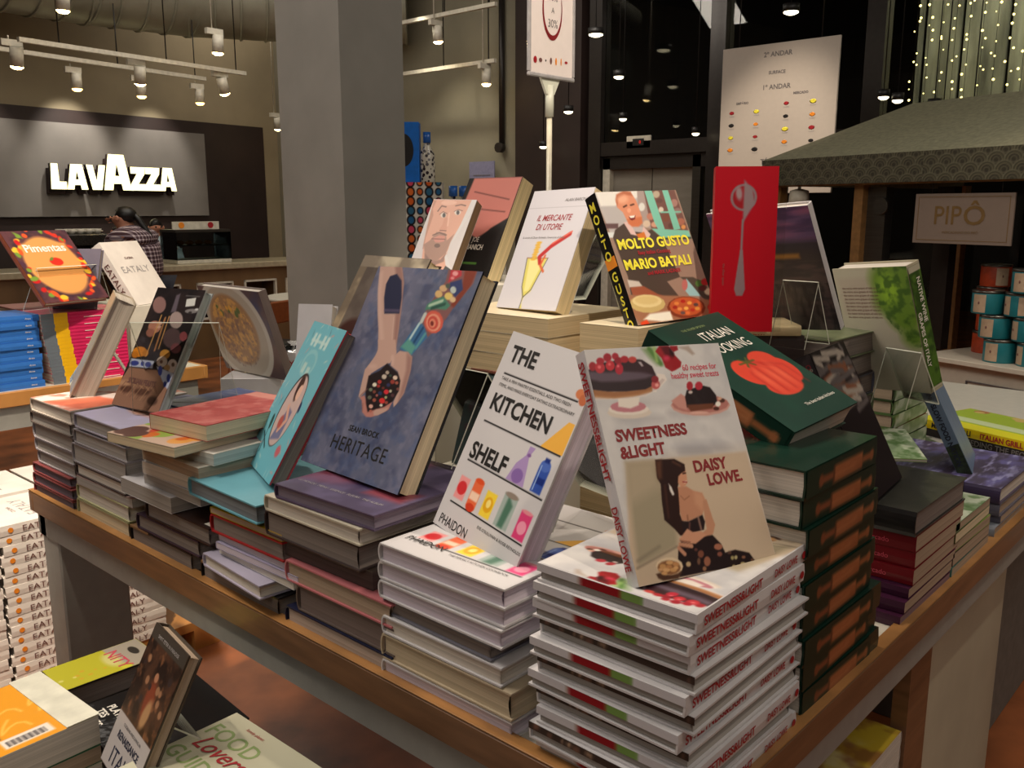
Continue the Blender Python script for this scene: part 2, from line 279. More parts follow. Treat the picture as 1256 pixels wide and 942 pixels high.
# ---------------- cover paintings ----------------
SK = (.80, .60, .50)
HER = [('p',[(0.014,1.307),(0.241,1.315),(0.327,1.205),(0.393,1.059),(0.453,0.916),(0.506,0.774),(0.5,0.7),(0.292,0.63),(0.34,0.755),(0.255,0.897),(0.177,1.005),(0.086,1.154)],(0.76,0.62,0.57),1,1.5),('p',[(0.171,1.313),(0.241,1.315),(0.327,1.205),(0.393,1.059),(0.453,0.916),(0.506,0.774),(0.504,0.73),(0.408,0.911),(0.326,1.092)],(0.52,0.37,0.35),0.6,5),('l',[(0.06,1.254),(0.128,1.117),(0.227,0.971),(0.335,0.83)],0.03,(0.84,0.71,0.66),0.6,6),('l',[(0.361,0.982),(0.439,0.825)],0.006,(0.84,0.71,0.66),0.7,2),('p',[(0.16,1.243),(0.221,1.261),(0.295,1.219),(0.362,1.11),(0.401,1.008),(0.254,0.996),(0.187,1.098),(0.151,1.188)],(0.17,0.18,0.28),1,2),('l',[(0.246,1.018),(0.388,1.025)],0.02,(0.42,0.36,0.46),0.6,2),('p',[(0.694,1.319),(0.951,1.326),(0.959,1.232),(0.875,1.094),(0.843,1.007),(0.745,0.885),(0.666,0.763),(0.535,0.791),(0.583,0.898),(0.631,1.004),(0.665,1.13),(0.712,1.233)],(0.5,0.34,0.34),1,2),('p',[(0.844,1.311),(0.947,1.315),(0.943,1.224),(0.873,1.08),(0.836,1.091),(0.88,1.193)],(0.5,0.22,0.16),1,3),('p',[(0.717,1.316),(0.808,1.32),(0.834,1.275),(0.737,1.227),(0.729,1.277)],(0.72,0.22,0.26),1,2),('p',[(0.796,1.287),(0.797,1.28),(0.793,1.275),(0.785,1.271),(0.774,1.271),(0.762,1.273),(0.752,1.278),(0.745,1.285),(0.744,1.292),(0.748,1.297),(0.757,1.301),(0.768,1.301),(0.78,1.299),(0.79,1.294)],(0.9,0.62,0.62),1,2),('p',[(0.778,1.258),(0.778,1.254),(0.776,1.25),(0.77,1.248),(0.763,1.247),(0.756,1.249),(0.749,1.252),(0.745,1.256),(0.744,1.261),(0.747,1.264),(0.752,1.266),(0.76,1.267),(0.767,1.265),(0.774,1.262)],(0.88,0.55,0.55),1,2),('p',[(0.757,1.228),(0.846,1.254),(0.89,1.193),(0.848,1.142),(0.771,1.186)],(0.2,0.24,0.42),1,2),('p',[(0.75,1.192),(0.752,1.183),(0.747,1.175),(0.735,1.17),(0.72,1.169),(0.703,1.173),(0.689,1.179),(0.681,1.188),(0.679,1.197),(0.684,1.205),(0.696,1.21),(0.712,1.211),(0.728,1.208),(0.742,1.201)],(0.8,0.66,0.5),1,1.5),('p',[(0.728,1.155),(0.73,1.145),(0.726,1.136),(0.715,1.131),(0.701,1.13),(0.685,1.133),(0.671,1.141),(0.661,1.151),(0.659,1.161),(0.663,1.17),(0.674,1.176),(0.689,1.176),(0.704,1.173),(0.718,1.165)],(0.82,0.68,0.46),1,1.5),('p',[(0.834,1.186),(0.837,1.177),(0.834,1.169),(0.826,1.164),(0.814,1.163),(0.801,1.167),(0.79,1.174),(0.782,1.183),(0.779,1.193),(0.782,1.201),(0.79,1.206),(0.801,1.207),(0.814,1.203),(0.826,1.196)],(0.72,0.76,0.74),1,1.5),('p',[(0.825,1.147),(0.828,1.137),(0.822,1.128),(0.81,1.123),(0.794,1.122),(0.777,1.125),(0.762,1.132),(0.753,1.142),(0.751,1.153),(0.756,1.162),(0.768,1.167),(0.784,1.168),(0.801,1.164),(0.816,1.157)],(0.86,0.76,0.44),1,1.5),('p',[(0.862,1.128),(0.864,1.121),(0.86,1.114),(0.852,1.11),(0.84,1.109),(0.828,1.112),(0.817,1.117),(0.81,1.125),(0.808,1.133),(0.812,1.139),(0.82,1.143),(0.832,1.144),(0.844,1.141),(0.855,1.136)],(0.84,0.72,0.56),1,1.5),('p',[(0.769,1.207),(0.771,1.201),(0.768,1.195),(0.762,1.192),(0.753,1.191),(0.743,1.194),(0.734,1.199),(0.728,1.205),(0.726,1.212),(0.729,1.218),(0.735,1.221),(0.745,1.221),(0.754,1.219),(0.763,1.214)],(0.3,0.34,0.3),1,1.5),('p',[(0.674,1.116),(0.744,1.142),(0.836,1.091),(0.811,1.061),(0.727,1.062),(0.627,1.047),(0.627,1.084)],(0.3,0.5,0.42),1,2),('l',[(0.652,1.078),(0.75,1.114)],0.02,(0.66,0.76,0.66),1,2),('l',[(0.683,1.062),(0.782,1.095)],0.02,(0.18,0.32,0.28),1,2),('p',[(0.83,0.989),(0.838,0.959),(0.829,0.934),(0.804,0.918),(0.767,0.914),(0.726,0.924),(0.689,0.945),(0.663,0.974),(0.653,1.005),(0.663,1.031),(0.689,1.047),(0.727,1.049),(0.768,1.039),(0.804,1.017)],(0.8,0.36,0.3),1,1.5),('p',[(0.809,0.983),(0.816,0.96),(0.809,0.94),(0.79,0.928),(0.762,0.925),(0.731,0.933),(0.702,0.95),(0.682,0.972),(0.675,0.996),(0.682,1.016),(0.701,1.029),(0.73,1.031),(0.761,1.023),(0.789,1.006)],(0.88,0.58,0.48),1,1.5),('p',[(0.789,0.98),(0.795,0.962),(0.79,0.947),(0.776,0.938),(0.756,0.936),(0.732,0.942),(0.711,0.955),(0.696,0.972),(0.69,0.99),(0.694,1.006),(0.709,1.015),(0.73,1.017),(0.753,1.011),(0.774,0.997)],(0.76,0.3,0.26),1,1.5),('p',[(0.769,0.976),(0.773,0.964),(0.77,0.954),(0.762,0.947),(0.749,0.946),(0.735,0.95),(0.721,0.959),(0.712,0.971),(0.707,0.983),(0.71,0.993),(0.718,0.999),(0.731,1.0),(0.745,0.996),(0.759,0.987)],(0.86,0.52,0.42),1,1.5),('p',[(0.751,0.973),(0.754,0.966),(0.753,0.961),(0.749,0.957),(0.742,0.957),(0.735,0.959),(0.728,0.964),(0.723,0.97),(0.72,0.977),(0.721,0.982),(0.725,0.986),(0.732,0.986),(0.739,0.984),(0.746,0.979)],(0.45,0.16,0.14),1,1.5),('p',[(0.622,0.982),(0.692,0.937),(0.745,0.885),(0.666,0.763),(0.535,0.791),(0.57,0.883)],(0.24,0.42,0.58),1,2),('l',[(0.624,0.96),(0.582,0.826)],0.02,(0.7,0.8,0.82),1,2),('l',[(0.672,0.936),(0.633,0.817)],0.02,(0.14,0.28,0.44),1,2),('l',[(0.712,0.904),(0.679,0.814)],0.02,(0.34,0.58,0.62),1,2),('p',[(0.537,0.806),(0.583,0.862),(0.674,0.821),(0.661,0.769)],(0.36,0.6,0.56),1,3),('l',[(0.643,1.02),(0.637,0.976)],0.03,(0.74,0.76,0.74),1,2),('p',[(0.294,0.827),(0.463,0.844),(0.522,0.766),(0.51,0.719),(0.452,0.679),(0.355,0.614),(0.384,0.519),(0.345,0.461),(0.326,0.464),(0.304,0.541),(0.283,0.632),(0.332,0.718),(0.331,0.778)],(0.76,0.62,0.57),1,1.5),('p',[(0.51,0.686),(0.499,0.737),(0.544,0.781),(0.623,0.783),(0.678,0.758),(0.711,0.679),(0.722,0.605),(0.73,0.543),(0.708,0.483),(0.687,0.451),(0.667,0.477),(0.668,0.547),(0.65,0.608),(0.599,0.659),(0.537,0.677)],(0.76,0.62,0.57),1,1.5),('p',[(0.617,0.776),(0.678,0.758),(0.711,0.679),(0.722,0.605),(0.73,0.543),(0.708,0.483),(0.689,0.562),(0.67,0.674)],(0.52,0.37,0.35),0.55,5),('p',[(0.34,0.46),(0.372,0.445),(0.42,0.38),(0.471,0.359),(0.516,0.363),(0.575,0.386),(0.65,0.43),(0.658,0.482),(0.599,0.447),(0.511,0.42),(0.42,0.446),(0.377,0.479)],(0.74,0.5,0.46),1,1.5),('p',[(0.473,0.695),(0.54,0.671),(0.603,0.653),(0.655,0.608),(0.677,0.548),(0.658,0.482),(0.602,0.441),(0.519,0.409),(0.469,0.388),(0.423,0.433),(0.372,0.504),(0.343,0.599),(0.432,0.644)],(0.15,0.11,0.12),1,2),('p',[(0.522,0.396),(0.536,0.415),(0.608,0.432),(0.641,0.444),(0.636,0.421),(0.575,0.386),(0.539,0.377)],(0.76,0.62,0.57),1,1.5),('l',[(0.342,0.473),(0.379,0.518)],0.01,(0.52,0.37,0.35),0.8,2),('l',[(0.394,0.428),(0.416,0.386)],0.008,(0.52,0.37,0.35),0.7,2),('p',[(0.526,0.721),(0.532,0.707),(0.535,0.696),(0.532,0.69),(0.525,0.689),(0.516,0.694),(0.505,0.704),(0.495,0.717),(0.488,0.73),(0.486,0.741),(0.488,0.748),(0.495,0.749),(0.505,0.744),(0.516,0.734)],(0.84,0.71,0.66),0.6,4),('p',[(0.387,0.665),(0.387,0.658),(0.379,0.652),(0.364,0.648),(0.347,0.645),(0.329,0.646),(0.315,0.649),(0.307,0.655),(0.307,0.661),(0.315,0.667),(0.33,0.672),(0.348,0.674),(0.365,0.673),(0.379,0.67)],(0.84,0.71,0.66),0.5,5),('p',[(0.454,0.557),(0.456,0.551),(0.453,0.546),(0.446,0.543),(0.437,0.541),(0.427,0.543),(0.419,0.546),(0.413,0.551),(0.412,0.557),(0.415,0.562),(0.422,0.566),(0.431,0.567),(0.44,0.566),(0.449,0.562)],(0.9,0.86,0.78),1,1.2),('p',[(0.517,0.616),(0.519,0.609),(0.515,0.603),(0.508,0.599),(0.498,0.598),(0.487,0.599),(0.477,0.604),(0.471,0.61),(0.469,0.616),(0.472,0.622),(0.48,0.626),(0.49,0.627),(0.501,0.626),(0.511,0.622)],(0.78,0.72,0.66),1,1.2),('p',[(0.525,0.643),(0.526,0.638),(0.524,0.633),(0.518,0.63),(0.51,0.629),(0.502,0.631),(0.495,0.634),(0.49,0.638),(0.489,0.643),(0.492,0.648),(0.497,0.651),(0.505,0.652),(0.513,0.65),(0.52,0.647)],(0.7,0.64,0.58),1,1.2),('p',[(0.618,0.623),(0.62,0.617),(0.617,0.611),(0.61,0.608),(0.601,0.607),(0.591,0.608),(0.582,0.612),(0.577,0.617),(0.575,0.623),(0.578,0.628),(0.585,0.632),(0.594,0.633),(0.604,0.632),(0.613,0.628)],(0.88,0.78,0.7),1,1.2),('p',[(0.591,0.531),(0.592,0.525),(0.589,0.519),(0.582,0.515),(0.572,0.513),(0.561,0.515),(0.552,0.519),(0.545,0.524),(0.544,0.531),(0.547,0.537),(0.554,0.541),(0.565,0.542),(0.575,0.541),(0.585,0.537)],(0.84,0.2,0.24),1,1.2),('p',[(0.588,0.476),(0.59,0.469),(0.587,0.462),(0.578,0.457),(0.566,0.455),(0.554,0.457),(0.543,0.461),(0.535,0.468),(0.533,0.476),(0.537,0.483),(0.546,0.487),(0.558,0.489),(0.57,0.487),(0.581,0.483)],(0.84,0.2,0.2),1,1.2),('p',[(0.499,0.428),(0.5,0.423),(0.498,0.418),(0.491,0.414),(0.483,0.413),(0.473,0.414),(0.465,0.417),(0.46,0.422),(0.459,0.428),(0.462,0.433),(0.468,0.436),(0.476,0.437),(0.486,0.436),(0.494,0.433)],(0.86,0.66,0.6),1,1.2),('p',[(0.489,0.579),(0.49,0.574),(0.487,0.569),(0.481,0.566),(0.473,0.565),(0.463,0.566),(0.455,0.569),(0.45,0.574),(0.449,0.58),(0.451,0.585),(0.458,0.588),(0.466,0.589),(0.476,0.588),(0.484,0.584)],(0.72,0.24,0.22),1,1.2),('p',[(0.49,0.554),(0.492,0.549),(0.489,0.545),(0.484,0.543),(0.478,0.542),(0.47,0.543),(0.464,0.545),(0.459,0.549),(0.458,0.554),(0.461,0.558),(0.466,0.56),(0.473,0.561),(0.48,0.56),(0.486,0.558)],(0.66,0.22,0.2),1,1.2),('p',[(0.433,0.523),(0.434,0.518),(0.432,0.513),(0.426,0.51),(0.418,0.509),(0.41,0.51),(0.402,0.513),(0.398,0.518),(0.396,0.523),(0.399,0.527),(0.404,0.53),(0.412,0.531),(0.421,0.53),(0.428,0.527)],(0.45,0.48,0.4),1,1.2),('p',[(0.473,0.515),(0.474,0.511),(0.472,0.507),(0.467,0.504),(0.46,0.503),(0.452,0.504),(0.446,0.507),(0.442,0.511),(0.44,0.515),(0.443,0.519),(0.448,0.522),(0.455,0.523),(0.462,0.522),(0.469,0.519)],(0.5,0.28,0.24),1,1.2),('p',[(0.535,0.515),(0.536,0.509),(0.534,0.504),(0.528,0.501),(0.519,0.5),(0.51,0.501),(0.502,0.504),(0.497,0.509),(0.495,0.514),(0.498,0.519),(0.504,0.523),(0.513,0.524),(0.522,0.523),(0.53,0.519)],(0.18,0.22,0.36),1,1.2),('p',[(0.579,0.572),(0.58,0.568),(0.578,0.563),(0.573,0.56),(0.565,0.559),(0.557,0.56),(0.55,0.563),(0.545,0.568),(0.544,0.573),(0.546,0.577),(0.552,0.58),(0.559,0.581),(0.568,0.58),(0.575,0.577)],(0.22,0.22,0.36),1,1.2),('p',[(0.609,0.596),(0.611,0.59),(0.608,0.585),(0.601,0.581),(0.592,0.58),(0.582,0.581),(0.574,0.585),(0.568,0.59),(0.567,0.596),(0.57,0.601),(0.576,0.605),(0.586,0.606),(0.595,0.605),(0.604,0.601)],(0.6,0.25,0.22),1,1.2),('p',[(0.616,0.539),(0.617,0.535),(0.615,0.532),(0.611,0.53),(0.605,0.529),(0.599,0.53),(0.594,0.532),(0.59,0.535),(0.589,0.539),(0.591,0.543),(0.595,0.545),(0.601,0.546),(0.607,0.545),(0.613,0.543)],(0.74,0.72,0.62),1,1.2),('p',[(0.596,0.498),(0.597,0.494),(0.595,0.491),(0.591,0.488),(0.585,0.487),(0.579,0.488),(0.574,0.491),(0.57,0.494),(0.569,0.498),(0.571,0.501),(0.575,0.503),(0.581,0.504),(0.587,0.504),(0.593,0.501)],(0.66,0.66,0.5),1,1.2),('p',[(0.454,0.477),(0.455,0.471),(0.453,0.466),(0.446,0.463),(0.438,0.462),(0.428,0.463),(0.42,0.466),(0.415,0.471),(0.413,0.476),(0.416,0.481),(0.423,0.485),(0.431,0.486),(0.441,0.485),(0.449,0.482)],(0.4,0.4,0.34),1,1.2),('p',[(0.505,0.468),(0.506,0.463),(0.504,0.459),(0.498,0.456),(0.49,0.454),(0.482,0.455),(0.475,0.458),(0.47,0.463),(0.469,0.468),(0.471,0.472),(0.477,0.475),(0.485,0.476),(0.493,0.475),(0.5,0.472)],(0.62,0.34,0.28),1,1.2),('p',[(0.582,0.448),(0.583,0.444),(0.581,0.44),(0.577,0.438),(0.571,0.437),(0.564,0.438),(0.559,0.44),(0.555,0.443),(0.554,0.447),(0.556,0.451),(0.56,0.453),(0.566,0.454),(0.573,0.453),(0.578,0.451)],(0.9,0.86,0.8),1,1.2),('p',[(0.621,0.47),(0.622,0.465),(0.62,0.461),(0.615,0.459),(0.609,0.458),(0.602,0.459),(0.595,0.461),(0.591,0.465),(0.59,0.469),(0.592,0.473),(0.597,0.476),(0.604,0.477),(0.611,0.476),(0.617,0.473)],(0.62,0.3,0.26),1,1.2),('p',[(0.653,0.519),(0.654,0.514),(0.652,0.51),(0.647,0.507),(0.639,0.506),(0.631,0.507),(0.624,0.51),(0.62,0.514),(0.619,0.519),(0.621,0.523),(0.626,0.526),(0.634,0.527),(0.642,0.526),(0.649,0.523)],(0.34,0.22,0.24),1,1.2),('p',[(0.674,0.56),(0.675,0.556),(0.673,0.553),(0.669,0.551),(0.663,0.55),(0.657,0.551),(0.652,0.553),(0.648,0.556),(0.647,0.56),(0.649,0.564),(0.653,0.566),(0.659,0.567),(0.665,0.566),(0.67,0.563)],(0.5,0.3,0.28),1,1.2),('p',[(0.645,0.594),(0.646,0.59),(0.644,0.586),(0.639,0.583),(0.632,0.583),(0.625,0.584),(0.619,0.586),(0.615,0.59),(0.614,0.594),(0.616,0.598),(0.621,0.601),(0.628,0.602),(0.635,0.601),(0.641,0.598)],(0.66,0.36,0.3),1,1.2),('p',[(0.507,0.4),(0.508,0.397),(0.506,0.393),(0.502,0.391),(0.496,0.39),(0.49,0.39),(0.484,0.393),(0.48,0.396),(0.479,0.4),(0.481,0.403),(0.486,0.406),(0.492,0.407),(0.498,0.406),(0.504,0.404)],(0.7,0.4,0.34),1,1.2),('p',[(0.539,0.548),(0.54,0.544),(0.538,0.54),(0.534,0.538),(0.528,0.537),(0.522,0.538),(0.516,0.54),(0.512,0.544),(0.512,0.548),(0.513,0.551),(0.518,0.553),(0.524,0.554),(0.53,0.553),(0.536,0.551)],(0.42,0.2,0.18),1,1.2),('p',[(0.561,0.628),(0.562,0.624),(0.56,0.621),(0.556,0.618),(0.55,0.618),(0.543,0.619),(0.538,0.621),(0.534,0.624),(0.533,0.628),(0.535,0.632),(0.54,0.634),(0.546,0.635),(0.552,0.634),(0.557,0.631)],(0.24,0.3,0.26),1,1.2),('p',[(0.506,0.497),(0.507,0.494),(0.505,0.491),(0.502,0.489),(0.497,0.488),(0.491,0.489),(0.486,0.491),(0.483,0.494),(0.482,0.497),(0.484,0.5),(0.488,0.502),(0.493,0.503),(0.498,0.502),(0.503,0.5)],(0.7,0.4,0.38),1,1.2),('p',[(0.538,0.463),(0.539,0.46),(0.538,0.457),(0.534,0.455),(0.529,0.454),(0.523,0.455),(0.519,0.457),(0.515,0.46),(0.515,0.463),(0.516,0.466),(0.52,0.468),(0.525,0.469),(0.531,0.468),(0.535,0.466)],(0.16,0.14,0.16),1,1.2)]
